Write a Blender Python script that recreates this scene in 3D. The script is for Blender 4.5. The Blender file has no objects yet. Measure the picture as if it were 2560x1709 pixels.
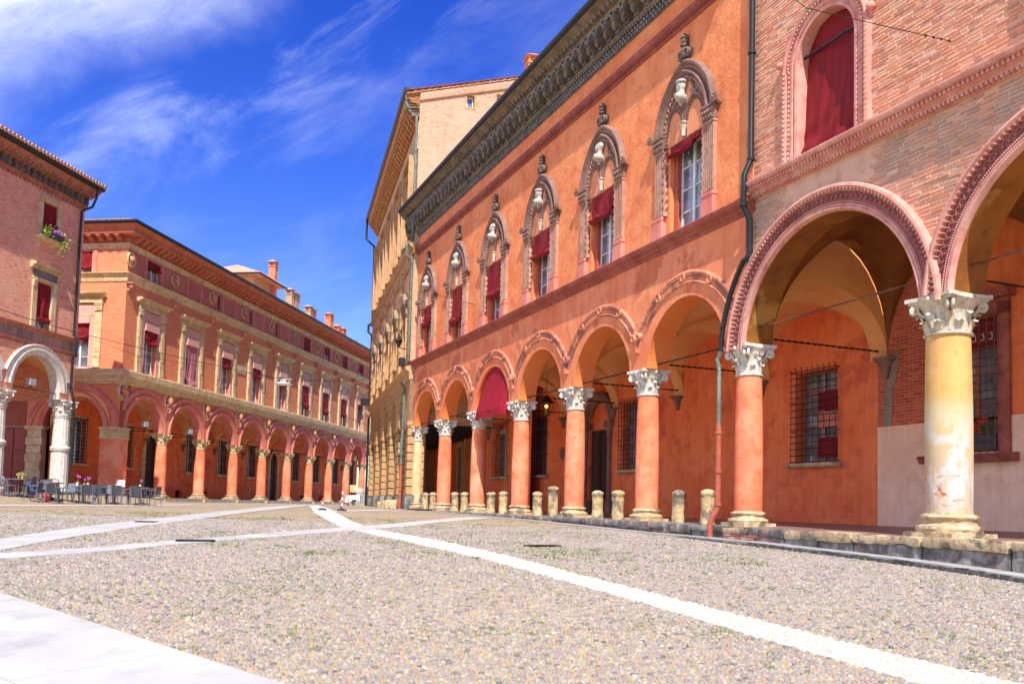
import bpy, math, random
import numpy as np
from mathutils import Matrix, Vector, noise as mnoise
R = math.radians
random.seed(7); np.random.seed(7)
SC = bpy.context.scene
COL = SC.collection

# ------------------------------------------------------------------ camera
# origin = the eye; x to the right, y away, z up (metres)
cam_d = bpy.data.cameras.new('camera')
cam = bpy.data.objects.new('camera', cam_d); COL.objects.link(cam); SC.camera = cam
FPX = 2260.74
cam_d.sensor_fit = 'HORIZONTAL'; cam_d.sensor_width = 36.0
cam_d.lens = FPX/2560*36.0
cam_d.shift_x = 0.0; cam_d.shift_y = (1109.72-854.5)/2560
cam_d.clip_start = 0.05; cam_d.clip_end = 3000
p_, r_ = R(3.8661), R(1.5311)
fw = Vector((0, math.cos(p_), math.sin(p_))); up0 = Vector((0, -math.sin(p_), math.cos(p_))); ex = Vector((1, 0, 0))
rt = ex*math.cos(r_)+up0*math.sin(r_); up = -ex*math.sin(r_)+up0*math.cos(r_)
cam.matrix_world = Matrix(((rt.x, up.x, -fw.x, 0), (rt.y, up.y, -fw.y, 0), (rt.z, up.z, -fw.z, 0), (0, 0, 0, 1)))

# ------------------------------------------------------------------ light
SUN = Vector((0.07, -0.80, 1.0)).normalized()
w = bpy.data.worlds.new('World'); SC.world = w; w.use_nodes = True
nt = w.node_tree; nt.nodes.clear()
wo = nt.nodes.new('ShaderNodeOutputWorld'); bg = nt.nodes.new('ShaderNodeBackground')
sky = nt.nodes.new('ShaderNodeTexSky'); sky.sky_type = 'NISHITA'; sky.sun_disc = False
sky.sun_elevation = math.asin(SUN.z); sky.sun_rotation = R(180)
sky.altitude = 50; sky.air_density = 1.0; sky.dust_density = 0.3; sky.ozone_density = 3.0
hs = nt.nodes.new('ShaderNodeHueSaturation'); hs.inputs['Saturation'].default_value = 1.40; hs.inputs['Hue'].default_value = 0.534
hs.inputs['Value'].default_value = 1.02
nt.links.new(sky.outputs[0], hs.inputs['Color'])
# high thin cirrus, over the whole sky dome
tc = nt.nodes.new('ShaderNodeTexCoord')
sep = nt.nodes.new('ShaderNodeSeparateXYZ'); nt.links.new(tc.outputs['Generated'], sep.inputs[0])
def wmath(op, a, b=None, c=None):
    n = nt.nodes.new('ShaderNodeMath'); n.operation = op
    for i, v in enumerate((a, b, c)):
        if v is None: continue
        if isinstance(v, (int, float)): n.inputs[i].default_value = v
        else: nt.links.new(v, n.inputs[i])
    return n.outputs[0]
cb = nt.nodes.new('ShaderNodeCombineXYZ'); nt.links.new(sep.outputs[0], cb.inputs[0]); nt.links.new(sep.outputs[2], cb.inputs[1]); nt.links.new(sep.outputs[1], cb.inputs[2])
m1 = nt.nodes.new('ShaderNodeMapping'); m1.inputs['Rotation'].default_value = (0, 0, R(-27)); nt.links.new(cb.outputs[0], m1.inputs[0])
def wnoise(scale3, sc, detail, rough, dist, loc=(0, 0, 0)):
    m2 = nt.nodes.new('ShaderNodeMapping'); m2.inputs['Scale'].default_value = scale3; m2.inputs['Location'].default_value = loc; nt.links.new(m1.outputs[0], m2.inputs[0])
    n = nt.nodes.new('ShaderNodeTexNoise'); n.inputs['Scale'].default_value = sc; n.inputs['Detail'].default_value = detail; n.inputs['Roughness'].default_value = rough; n.inputs['Distortion'].default_value = dist
    nt.links.new(m2.outputs[0], n.inputs['Vector']); return n.outputs['Fac']
def wramp(v, lo, hi):
    r = nt.nodes.new('ShaderNodeMapRange'); r.interpolation_type = 'SMOOTHSTEP'; r.inputs[1].default_value = lo; r.inputs[2].default_value = hi; nt.links.new(v, r.inputs[0]); return r.outputs[0]
nA = wnoise((1.6, 5.0, 2), 2.6, 10, 0.62, 0.6, (0.4, 0.2, 0)); nB = wnoise((1, 1.6, 1), 3.2, 6, 0.6, 0.3, (1.7, 0.3, 0)); nC = wnoise((3, 9, 3), 5.0, 8, 0.7, 0.9)
L = wmath('ADD', wmath('MULTIPLY_ADD', sep.outputs[0], -0.60, -0.655), sep.outputs[2])
L = wmath('ADD', L, wmath('MULTIPLY_ADD', nB, 0.16, -0.08))
bankm = wmath('MULTIPLY', wramp(L, -0.055, 0.06), wramp(sep.outputs[2], 0.80, 0.60))
wisp = wmath('MULTIPLY', wramp(L, -0.20, -0.02), wramp(sep.outputs[2], 0.85, 0.55))
wis2 = wmath('MULTIPLY', wramp(nA, 0.46, 0.78), wmath('MULTIPLY_ADD', wisp, 0.50, 0.10))
wis2 = wmath('MULTIPLY', wis2, wmath('MULTIPLY_ADD', nC, 0.75, 0.28))
b2 = wmath('MULTIPLY', bankm, wmath('MULTIPLY_ADD', nC, 0.62, 0.16))
amt = wmath('MINIMUM', wmath('ADD', b2, wis2), 0.85)
amt = wmath('MULTIPLY', amt, wramp(sep.outputs[2], 0.02, 0.12))
mx = nt.nodes.new('ShaderNodeMix'); mx.data_type = 'RGBA'
nt.links.new(amt, mx.inputs[0]); nt.links.new(hs.outputs[0], mx.inputs[6]); mx.inputs[7].default_value = (8.2, 8.6, 9.2, 1)
nt.links.new(mx.outputs[2], bg.inputs[0]); bg.inputs[1].default_value = 0.15
nt.links.new(bg.outputs[0], wo.inputs[0])
sd = bpy.data.lights.new('sun', 'SUN'); sd.energy = 5.0; sd.angle = R(0.53); sd.color = (1.0, 0.955, 0.88)
so = bpy.data.objects.new('sun', sd); COL.objects.link(so)
so.rotation_euler = (-SUN).to_track_quat('-Z', 'Y').to_euler(); so.location = (0, -30, 60)
vs = SC.view_settings; vs.view_transform = 'Standard'; vs.look = 'None'; vs.gamma = 1; vs.use_curve_mapping = False
vs.exposure = 0.52

# ------------------------------------------------------------------ helpers
def tag(o, label=None, cat=None, group=None, kind=None):
    if label: o['label'] = label
    if cat: o['category'] = cat
    if group: o['group'] = group
    if kind: o['kind'] = kind
    return o
def empty(name, loc=(0, 0, 0), rz=0.0, label=None, cat=None, group=None):
    o = bpy.data.objects.new(name, None); COL.objects.link(o); o.empty_display_size = 0.3
    o.location = loc; o.rotation_euler = (0, 0, rz)
    return tag(o, label, cat, group)
class MB:
    def __init__(s): s.v = []; s.f = []; s.m = []; s.cm = 0
    def add(s, vs, fs):
        b = len(s.v); s.v.extend(vs)
        for f in fs: s.f.append(tuple(i+b for i in f)); s.m.append(s.cm)
    def quad(s, a, b, c, d): s.add([a, b, c, d], [(0, 1, 2, 3)])
    def box(s, x0, x1, y0, y1, z0, z1):
        s.add([(x0, y0, z0), (x1, y0, z0), (x1, y1, z0), (x0, y1, z0), (x0, y0, z1), (x1, y0, z1), (x1, y1, z1), (x0, y1, z1)],
              [(0, 3, 2, 1), (4, 5, 6, 7), (0, 1, 5, 4), (1, 2, 6, 5), (2, 3, 7, 6), (3, 0, 4, 7)])
    def prism(s, poly, y0, y1):                    # polygon in x,z pushed along y (counter-clockwise seen from -y)
        n = len(poly)
        s.add([(x, y0, z) for x, z in poly]+[(x, y1, z) for x, z in poly],
              [tuple(range(n)), tuple(range(2*n-1, n-1, -1))]+[(i, i+n, (i+1) % n+n, (i+1) % n) for i in range(n)])
    def extx(s, prof, x0, x1, m0=0.0, m1=0.0):     # profile in y,z run along x ; m0/m1 = mitre factors on y
        n = len(prof)
        s.add([(x0+m0*y, y, z) for y, z in prof]+[(x1+m1*y, y, z) for y, z in prof],
              [tuple(range(n)), tuple(range(2*n-1, n-1, -1))]+[(i, i+n, (i+1) % n+n, (i+1) % n) for i in range(n)])
    def exty(s, prof, y0, y1, m0=0.0, m1=0.0):     # profile in x,z run along y
        n = len(prof)
        s.add([(x, y0+m0*x, z) for x, z in prof]+[(x, y1+m1*x, z) for x, z in prof],
              [tuple(range(n)), tuple(range(2*n-1, n-1, -1))]+[(i, i+n, (i+1) % n+n, (i+1) % n) for i in range(n)])
    def lathe(s, prof, cx=0, cy=0, n=20, cz=0, jit=0.0, cap=True):
        vs = []
        for r, z in prof:
            for k in range(n):
                a = 2*math.pi*k/n; rr = r*(1+jit*(random.random()-.5)) if jit else r
                vs.append((cx+rr*math.cos(a), cy+rr*math.sin(a), cz+z))
        fs = []
        for i in range(len(prof)-1):
            for k in range(n):
                k2 = (k+1) % n; fs.append((i*n+k, i*n+k2, (i+1)*n+k2, (i+1)*n+k))
        if cap:
            fs.append(tuple(range(n-1, -1, -1))); fs.append(tuple((len(prof)-1)*n+k for k in range(n)))
        s.add(vs, fs)
    def tube(s, pts, r, n=8, cap=True):
        P = [Vector(p) for p in pts]; rs = r if isinstance(r, (list, tuple)) else [r]*len(P)
        vs = []; prev = None
        for i, p in enumerate(P):
            t = (P[min(i+1, len(P)-1)]-P[max(i-1, 0)]).normalized()
            if prev is None:
                a = Vector((0, 0, 1)) if abs(t.z) < .9 else Vector((1, 0, 0)); u = t.cross(a).normalized()
            else: u = (prev-t*prev.dot(t)).normalized()
            prev = u; v = t.cross(u)
            for k in range(n):
                a = 2*math.pi*k/n; q = p+(u*math.cos(a)+v*math.sin(a))*rs[i]; vs.append(tuple(q))
        fs = []
        for i in range(len(P)-1):
            for k in range(n):
                k2 = (k+1) % n; fs.append((i*n+k, (i+1)*n+k, (i+1)*n+k2, i*n+k2))
        if cap: fs.append(tuple(range(n))); fs.append(tuple((len(P)-1)*n+k for k in range(n-1, -1, -1)))
        s.add(vs, fs)
    def arc(s, prof, cx, cz, a0, a1, n=24, closed=True):   # profile (radius, y) swept round (cx,cz) in the x-z plane
        m = len(prof); vs = []
        for i in range(n+1):
            a = a0+(a1-a0)*i/n; c, d = math.cos(a), math.sin(a)
            for r, y in prof: vs.append((cx+r*c, y, cz+r*d))
        fs = []
        for i in range(n):
            for k in range(m):
                k2 = (k+1) % m; fs.append((i*m+k, i*m+k2, (i+1)*m+k2, (i+1)*m+k))
        fs.append(tuple(range(m-1, -1, -1))); fs.append(tuple(n*m+k for k in range(m)))
        s.add(vs, fs)
    def ball(s, c, r, nu=12, nv=8, sc=(1, 1, 1), disp=None):
        vs = []; 
        for j in range(nv+1):
            t = math.pi*j/nv
            for i in range(nu):
                a = 2*math.pi*i/nu; d = Vector((math.sin(t)*math.cos(a), math.sin(t)*math.sin(a), math.cos(t)))
                k = r*(disp(d) if disp else 1)
                vs.append((c[0]+d.x*k*sc[0], c[1]+d.y*k*sc[1], c[2]+d.z*k*sc[2]))
        fs = []
        for j in range(nv):
            for i in range(nu):
                i2 = (i+1) % nu
                if j == 0: fs.append((i, nu+i, nu+i2))
                elif j == nv-1: fs.append((j*nu+i, (j+1)*nu+i, j*nu+i2))
                else: fs.append((j*nu+i, (j+1)*nu+i, (j+1)*nu+i2, j*nu+i2))
        s.add(vs, fs)
    def wall(s, x0, x1, z0, z1, holes, yf, yb, cut=0.0, back=False):  # wall in the x-z plane with rectangular openings
        xs = sorted({x0, x1}|{h[0] for h in holes}|{h[1] for h in holes}); zs = sorted({z0, z1}|{h[2] for h in holes}|{h[3] for h in holes})
        for i in range(len(xs)-1):
            for j in range(len(zs)-1):
                cx, cz = (xs[i]+xs[i+1])/2, (zs[j]+zs[j+1])/2
                if cx < x0 or cx > x1 or cz < z0 or cz > z1: continue
                if any(h[0] < cx < h[1] and h[2] < cz < h[3] for h in holes): continue
                a, b, c, d = xs[i], xs[i+1], zs[j], zs[j+1]
                s.quad((a, yf, c), (b, yf, c), (b, yf, d), (a, yf, d))
                if back: s.quad((a, yb, d), (b, yb, d), (b, yb, c), (a, yb, c))
        for h in holes:
            a, b, c, d = h[:4]
            s.quad((a, yf, c), (a, yf, d), (a, yb, d), (a, yb, c)); s.quad((b, yf, d), (b, yf, c), (b, yb, c), (b, yb, d))
            s.quad((a, yf, d), (b, yf, d), (b, yb, d), (a, yb, d)); s.quad((a, yf, c), (a, yb, c), (b, yb, c), (b, yf, c))
    def mesh(s, name, mats, smooth=40, cols=None):
        me = bpy.data.meshes.new(name); me.from_pydata([tuple(v) for v in s.v], [], s.f)
        mats = mats if isinstance(mats, (list, tuple)) else [mats]
        for m in mats: me.materials.append(m)
        if len(mats) > 1: me.polygons.foreach_set('material_index', s.m)
        if smooth:
            me.polygons.foreach_set('use_smooth', [True]*len(me.polygons)); me.set_sharp_from_angle(angle=R(smooth))
        if cols is not None:
            at = me.color_attributes.new('tint', 'FLOAT_COLOR', 'POINT'); at.data.foreach_set('color', np.asarray(cols, dtype=np.float32).ravel())
        me.update(); return me
def obj(name, me, parent=None, loc=(0, 0, 0), rz=0.0, sc=None, **k):
    o = bpy.data.objects.new(name, me); COL.objects.link(o); o.location = loc; o.rotation_euler = (0, 0, rz) if not isinstance(rz, tuple) else rz
    if sc: o.scale = sc
    if parent: o.parent = parent
    return tag(o, **k)
def ob(name, mb, mats, parent=None, smooth=40, **k): return obj(name, mb.mesh(name, mats, smooth), parent, **k)
def kids(o): return [c for c in ALLOBJ() if c.parent == o]
def ALLOBJ(): return list(COL.objects)
def copy_tree(o, ch_map, parent=None):
    c = o.copy(); COL.objects.link(c); c.parent = parent
    for ch in ch_map.get(o.name, []): copy_tree(ch, ch_map, c)
    return c
def tree_map():
    m = {}
    for o in COL.objects:
        if o.parent: m.setdefault(o.parent.name, []).append(o)
    return m

# ------------------------------------------------------------------ materials
def N(nt, t, **k):
    n = nt.nodes.new(t)
    for a, b in k.items():
        if a in n.inputs.keys(): n.inputs[a].default_value = b
        else: setattr(n, a, b)
    return n
def base_mat(name, rough=0.8, spec=0.3):
    m = bpy.data.materials.new(name); m.use_nodes = True; nt = m.node_tree; b = nt.nodes['Principled BSDF']
    b.inputs['Roughness'].default_value = rough
    b.inputs['Specular IOR Level'].default_value = spec
    return m, nt, b
def rgb(c): return (c[0], c[1], c[2], 1)
def mixc(nt, fac, a, b, mode='MIX'):
    n = nt.nodes.new('ShaderNodeMix'); n.data_type = 'RGBA'; n.blend_type = mode
    for i, v in ((0, fac), (6, a), (7, b)):
        if isinstance(v, (int, float)): n.inputs[i].default_value = v
        elif isinstance(v, tuple): n.inputs[i].default_value = rgb(v)
        else: nt.links.new(v, n.inputs[i])
    return n.outputs[2]
def noise_fac(nt, vec, scale, detail=5, lo=0.4, hi=0.6, rough=0.55, dist=0.0):
    n = N(nt, 'ShaderNodeTexNoise'); n.inputs['Scale'].default_value = scale; n.inputs['Detail'].default_value = detail
    n.inputs['Roughness'].default_value = rough; n.inputs['Distortion'].default_value = dist
    nt.links.new(vec, n.inputs['Vector'])
    r = N(nt, 'ShaderNodeMapRange'); r.inputs[1].default_value = lo; r.inputs[2].default_value = hi
    nt.links.new(n.outputs['Fac'], r.inputs[0]); return r.outputs[0], n.outputs['Fac']
def objvec(nt, sc=(1, 1, 1), world=False):
    t = N(nt, 'ShaderNodeTexCoord'); mp = N(nt, 'ShaderNodeMapping'); mp.inputs['Scale'].default_value = sc
    if world:
        g = N(nt, 'ShaderNodeNewGeometry'); nt.links.new(g.outputs['Position'], mp.inputs[0])
    else: nt.links.new(t.outputs['Object'], mp.inputs[0])
    return mp.outputs[0]
def stucco(name, c1, c2, c3=None, s=0.8, bump=0.25, bs=18, rough=0.85, streak=0.35, sc=(0.45, 0.4, 0.3), stain=None, world=True, bd=0.02):
    m, nt, b = base_mat(name, rough)
    v = objvec(nt, world=world)
    f, _ = noise_fac(nt, v, s, 6, 0.38, 0.62, 0.6, 0.4)
    col = mixc(nt, f, c1, c2)
    if c3:
        f3, _ = noise_fac(nt, v, s*3.1, 6, 0.5, 0.7, 0.6)
        f3m = N(nt, 'ShaderNodeMath', operation='MULTIPLY'); nt.links.new(f3, f3m.inputs[0]); f3m.inputs[1].default_value = 0.7
        col = mixc(nt, f3m.outputs[0], col, c3)
    if streak:
        vs_ = objvec(nt, (5, 5, 0.35), world=world)
        fs, _ = noise_fac(nt, vs_, 1.0, 4, 0.45, 0.75)
        fm = N(nt, 'ShaderNodeMath', operation='MULTIPLY'); nt.links.new(fs, fm.inputs[0]); fm.inputs[1].default_value = streak
        col = mixc(nt, fm.outputs[0], col, tuple(x*0.72 for x in c1))
    if stain:
        fs, _ = noise_fac(nt, v, 0.55 if s < 1.5 else s*0.9, 8, stain[1]-0.02, stain[1]+0.03, 0.6, 0.3)
        fm = N(nt, 'ShaderNodeMath', operation='MULTIPLY'); nt.links.new(fs, fm.inputs[0]); fm.inputs[1].default_value = stain[2]
        col = mixc(nt, fm.outputs[0], col, stain[0])
    nt.links.new(col, b.inputs['Base Color'])
    _, n = noise_fac(nt, v, bs, 6, 0, 1, 0.65)
    _, n_2 = noise_fac(nt, v, bs*0.18, 3, 0, 1, 0.5)
    ad = N(nt, 'ShaderNodeMath', operation='MULTIPLY_ADD'); nt.links.new(n_2, ad.inputs[0]); ad.inputs[1].default_value = 1.5; nt.links.new(n, ad.inputs[2])
    bp = N(nt, 'ShaderNodeBump'); bp.inputs['Strength'].default_value = bump; bp.inputs['Distance'].default_value = bd
    nt.links.new(ad.outputs[0], bp.inputs['Height']); nt.links.new(bp.outputs[0], b.inputs['Normal'])
    return m
def brick(name, c1, c2, mortar, w=0.27, h=0.075, mort=0.009, bump=0.5, dirt=None, dark=0.25, s=0.9):
    m, nt, b = base_mat(name, 0.9)
    t = N(nt, 'ShaderNodeTexCoord'); sp = N(nt, 'ShaderNodeSeparateXYZ'); nt.links.new(t.outputs['Object'], sp.inputs[0])
    a = N(nt, 'ShaderNodeMath', operation='ADD'); nt.links.new(sp.outputs[0], a.inputs[0]); nt.links.new(sp.outputs[1], a.inputs[1])
    cbn = N(nt, 'ShaderNodeCombineXYZ'); nt.links.new(a.outputs[0], cbn.inputs[0]); nt.links.new(sp.outputs[2], cbn.inputs[1])
    wob = N(nt, 'ShaderNodeTexNoise'); wob.inputs['Scale'].default_value = 1.3; nt.links.new(cbn.outputs[0], wob.inputs['Vector'])
    vm = N(nt, 'ShaderNodeVectorMath', operation='MULTIPLY_ADD'); nt.links.new(wob.outputs['Color'], vm.inputs[0]); vm.inputs[1].default_value = (0.03, 0.03, 0); nt.links.new(cbn.outputs[0], vm.inputs[2])
    bt = N(nt, 'ShaderNodeTexBrick'); bt.inputs['Scale'].default_value = 1.0; bt.inputs['Brick Width'].default_value = w; bt.inputs['Row Height'].default_value = h
    bt.inputs['Mortar Size'].default_value = mort; bt.inputs['Mortar Smooth'].default_value = 0.3; bt.inputs['Bias'].default_value = 0.0
    bt.inputs['Color1'].default_value = rgb(c1); bt.inputs['Color2'].default_value = rgb(c2); bt.inputs['Mortar'].default_value = rgb(mortar)
    nt.links.new(vm.outputs[0], bt.inputs['Vector'])
    v = objvec(nt)
    f, _ = noise_fac(nt, v, s, 7, 0.42, 0.68, 0.62)
    col = mixc(nt, f, bt.outputs['Color'], tuple(0.5*(x+y) for x, y in zip(c2, mortar)))
    vs_ = objvec(nt, (3.2, 3.2, 18)); fs, _ = noise_fac(nt, vs_, 1.0, 3, 0.56, 0.72)
    fm = N(nt, 'ShaderNodeMath', operation='MULTIPLY'); nt.links.new(fs, fm.inputs[0]); fm.inputs[1].default_value = dark
    col = mixc(nt, fm.outputs[0], col, tuple(x*0.35 for x in c1))
    if dirt:
        vs2 = objvec(nt, (2.4, 2.4, 0.25)); fd, _ = noise_fac(nt, vs2, 1.0, 5, 0.45, 0.62)
        z = N(nt, 'ShaderNodeMapRange'); z.inputs[1].default_value = dirt[1]; z.inputs[2].default_value = dirt[2]; nt.links.new(sp.outputs[2], z.inputs[0])
        mm = N(nt, 'ShaderNodeMath', operation='MULTIPLY'); nt.links.new(fd, mm.inputs[0]); nt.links.new(z.outputs[0], mm.inputs[1])
        m3 = N(nt, 'ShaderNodeMath', operation='MULTIPLY'); nt.links.new(mm.outputs[0], m3.inputs[0]); m3.inputs[1].default_value = dirt[3]
        col = mixc(nt, m3.outputs[0], col, dirt[0])
    nt.links.new(col, b.inputs['Base Color'])
    bp = N(nt, 'ShaderNodeBump'); bp.inputs['Strength'].default_value = bump; bp.inputs['Distance'].default_value = 0.012
    inv = N(nt, 'ShaderNodeMath', operation='SUBTRACT'); inv.inputs[0].default_value = 1.0; nt.links.new(bt.outputs['Fac'], inv.inputs[1])
    _, nf = noise_fac(nt, v, 30, 4, 0, 1); ad = N(nt, 'ShaderNodeMath', operation='MULTIPLY_ADD'); nt.links.new(nf, ad.inputs[0]); ad.inputs[1].default_value = 0.8; nt.links.new(inv.outputs[0], ad.inputs[2])
    nt.links.new(ad.outputs[0], bp.inputs['Height']); nt.links.new(bp.outputs[0], b.inputs['Normal'])
    return m
def plain(name, c, rough=0.6, metal=0.0, spec=0.4, var=0.15, s=6, bump=0.0):
    m, nt, b = base_mat(name, rough, spec); b.inputs['Metallic'].default_value = metal
    v = objvec(nt); f, n = noise_fac(nt, v, s, 5, 0.35, 0.65)
    nt.links.new(mixc(nt, f, tuple(x*(1-var) for x in c), tuple(min(1, x*(1+var)) for x in c)), b.inputs['Base Color'])
    if bump:
        bp = N(nt, 'ShaderNodeBump'); bp.inputs['Strength'].default_value = bump; bp.inputs['Distance'].default_value = 0.01
        nt.links.new(n, bp.inputs['Height']); nt.links.new(bp.outputs[0], b.inputs['Normal'])
    return m
def tinted(name, rough=0.8, bump=0.3, bs=40, dirtc=(0.25, 0.2, 0.15), dirt=0.35, spec=0.3):
    m, nt, b = base_mat(name, rough, spec)
    a = N(nt, 'ShaderNodeVertexColor'); a.layer_name = 'tint'
    v = objvec(nt, world=True); f, n = noise_fac(nt, v, bs, 4, 0.45, 0.75)
    fm = N(nt, 'ShaderNodeMath', operation='MULTIPLY'); nt.links.new(f, fm.inputs[0]); fm.inputs[1].default_value = dirt
    nt.links.new(mixc(nt, fm.outputs[0], a.outputs['Color'], dirtc), b.inputs['Base Color'])
    bp = N(nt, 'ShaderNodeBump'); bp.inputs['Strength'].default_value = bump; bp.inputs['Distance'].default_value = 0.008
    nt.links.new(n, bp.inputs['Height']); nt.links.new(bp.outputs[0], b.inputs['Normal'])
    return m

M = {}
M['pal_up'] = stucco('palazzo_orange_plaster', (0.76, 0.215, 0.078), (0.86, 0.31, 0.125), (0.62, 0.145, 0.052), s=0.9, bump=0.9, bs=8, streak=0.3, bd=0.022)
M['pal_low'] = stucco('palazzo_salmon_plaster', (0.76, 0.21, 0.09), (0.86, 0.34, 0.165), (0.60, 0.135, 0.052), s=0.55, bump=0.22, bs=14, streak=0.35, stain=((0.50, 0.10, 0.04), 0.56, 0.7), bd=0.01)
M['pal_col'] = stucco('coral_column_plaster', (0.80, 0.19, 0.085), (0.86, 0.30, 0.16), (0.74, 0.12, 0.04), s=1.2, bump=0.2, bs=12, streak=0.15, stain=((0.88, 0.40, 0.22), 0.57, 0.6), bd=0.008)
M['in_wall'] = stucco('portico_red_plaster', (0.80, 0.17, 0.055), (0.86, 0.24, 0.085), (0.60, 0.10, 0.045), s=0.7, bump=0.2, bs=8, streak=0.45, bd=0.01, stain=((0.46, 0.07, 0.045), 0.60, 0.5))
M['vault'] = stucco('ochre_vault_plaster', (0.80, 0.36, 0.125), (0.84, 0.43, 0.17), None, s=0.7, bump=0.12, streak=0.15, bd=0.006)
M['pal_soffit'] = stucco('orange_soffit_plaster', (0.80, 0.22, 0.05), (0.82, 0.27, 0.08), None, s=0.7, bump=0.1, streak=0.1, bd=0.006)
M['terracotta'] = stucco('dark_red_terracotta', (0.30, 0.075, 0.05), (0.40, 0.12, 0.08), (0.18, 0.055, 0.045), s=1.4, bump=0.3, bs=25, streak=0.3, bd=0.01)
M['brownstone'] = stucco('weathered_brown_stone', (0.19, 0.105, 0.08), (0.30, 0.175, 0.13), (0.09, 0.065, 0.06), s=1.6, bump=0.4, bs=25, streak=0.4, bd=0.01)
M['brown_light'] = stucco('pale_carved_terracotta', (0.42, 0.22, 0.155), (0.52, 0.30, 0.215), (0.24, 0.13, 0.10), s=2.2, bump=0.35, bs=25, streak=0.3, bd=0.01)
M['cornice_dark'] = stucco('blackened_carved_stone', (0.15, 0.115, 0.075), (0.27, 0.205, 0.135), (0.05, 0.045, 0.04), s=1.8, bump=0.5, bs=22, streak=0.5, bd=0.012)
M['cornice_grey'] = stucco('grey_carved_stone', (0.15, 0.155, 0.165), (0.27, 0.255, 0.235), (0.10, 0.09, 0.09), s=2.2, bump=0.5, bs=22, streak=0.4, bd=0.012)
M['pinkstone'] = stucco('pink_painted_stone', (0.62, 0.17, 0.13), (0.72, 0.27, 0.20), None, s=1.5, bump=0.15, streak=0.25, bd=0.006)
M['church_terra'] = stucco('pink_carved_terracotta', (0.62, 0.27, 0.21), (0.72, 0.38, 0.30), (0.45, 0.15, 0.12), s=1.6, bump=0.25, bs=22, streak=0.25, bd=0.008)
M['church_terra_d'] = stucco('plum_carved_terracotta', (0.30, 0.10, 0.09), (0.40, 0.15, 0.13), (0.20, 0.09, 0.09), s=1.6, bump=0.3, bs=22, streak=0.25, bd=0.008)
M['marble'] = stucco('white_marble', (0.62, 0.57, 0.47), (0.76, 0.72, 0.63), (0.30, 0.26, 0.20), s=4.0, bump=0.3, bs=30, streak=0.2, rough=0.6, bd=0.006)
M['sandstone'] = stucco('yellow_worn_sandstone', (0.48, 0.34, 0.18), (0.62, 0.49, 0.31), (0.17, 0.125, 0.085), s=2.4, bump=1.0, bs=9, streak=0.45, bd=0.04, stain=((0.10, 0.085, 0.07), 0.57, 0.75))
M['ochre_stone'] = stucco('ochre_trim_stone', (0.58, 0.415, 0.20), (0.74, 0.585, 0.34), (0.34, 0.22, 0.095), s=1.6, bump=0.2, streak=0.4, bd=0.01)
M['yb'] = stucco('yellow_block_stone', (0.46, 0.265, 0.11), (0.54, 0.33, 0.15), (0.36, 0.19, 0.075), s=0.8, bump=0.2, streak=0.25, bd=0.008)
M['yb_light'] = stucco('yellow_plaster', (0.50, 0.285, 0.13), (0.58, 0.355, 0.175), (0.36, 0.19, 0.08), s=0.9, bump=0.2, streak=0.3, bd=0.008)
M['yb_pink'] = stucco('pink_panel_plaster', (0.74, 0.30, 0.15), (0.80, 0.38, 0.2), None, s=1, bump=0.1, streak=0.2, bd=0.006)
M['b_brick'] = brick('orange_brickwork', (0.74, 0.205, 0.085), (0.88, 0.32, 0.15), (0.52, 0.19, 0.10), bump=0.5, dark=0.4, mort=0.010)
M['b_attic'] = stucco('shaded_red_plaster', (0.50, 0.16, 0.10), (0.58, 0.21, 0.13), (0.42, 0.12, 0.08), s=1.0, bump=0.2, streak=0.2, bd=0.006)  # dusky tone: the shade under the eaves is put into the colour
M['b_red'] = stucco('rose_red_plaster', (0.56, 0.13, 0.085), (0.64, 0.18, 0.12), None, s=1, bump=0.12, streak=0.2, bd=0.006)
M['b_arch'] = stucco('rose_archivolt_plaster', (0.62, 0.19, 0.14), (0.70, 0.26, 0.19), (0.50, 0.13, 0.09), s=1, bump=0.1, streak=0.2, bd=0.006)
M['b_cornice'] = stucco('red_brick_cornice', (0.50, 0.15, 0.08), (0.60, 0.21, 0.11), (0.38, 0.10, 0.06), s=1.5, bump=0.3, streak=0.15, bd=0.01)
M['b_pinkframe'] = stucco('dusty_pink_frame', (0.66, 0.33, 0.25), (0.72, 0.40, 0.32), None, s=1, bump=0.08, streak=0.2, bd=0.005)
M['l_brick'] = brick('pink_old_brickwork', (0.78, 0.25, 0.12), (0.92, 0.43, 0.25), (0.74, 0.44, 0.29), bump=0.7, dark=0.75, mort=0.014)
M['l_brick_d'] = brick('soot_stained_brickwork', (0.42, 0.22, 0.15), (0.55, 0.30, 0.20), (0.38, 0.28, 0.20), bump=0.5, dark=0.5, mort=0.012, dirt=((0.14, 0.12, 0.10), 5.6, 7.2, 0.8))
M['side_brick'] = brick('cream_washed_brickwork', (0.46, 0.25, 0.14), (0.56, 0.38, 0.23), (0.58, 0.44, 0.30), bump=0.8, dark=0.5, mort=0.012, s=0.5)
M['mortar'] = stucco('old_lime_mortar', (0.60, 0.36, 0.24), (0.70, 0.46, 0.32), (0.42, 0.25, 0.17), s=1.3, bump=0.6, bs=24, streak=0.3, bd=0.015)
M['brick_piece'] = tinted('hand_made_brick', 0.9, 0.5, 22, (0.50, 0.34, 0.26), 0.4)
M['cobble'] = tinted('river_cobble', 0.75, 0.2, 30, (0.5, 0.42, 0.32), 0.3, spec=0.35)
M['plinth'] = stucco('grey_mossy_plinth', (0.13, 0.12, 0.105), (0.36, 0.33, 0.29), (0.03, 0.03, 0.03), s=2.6, bump=1.0, bs=7, streak=0.9, stain=((0.40, 0.15, 0.11), 0.60, 0.7), bd=0.02)
M['slab'] = stucco('pale_granite_slab', (0.43, 0.415, 0.38), (0.51, 0.50, 0.465), (0.32, 0.305, 0.275), s=0.5, bump=0.25, bs=30, streak=0.0, rough=0.7, bd=0.005)
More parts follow.
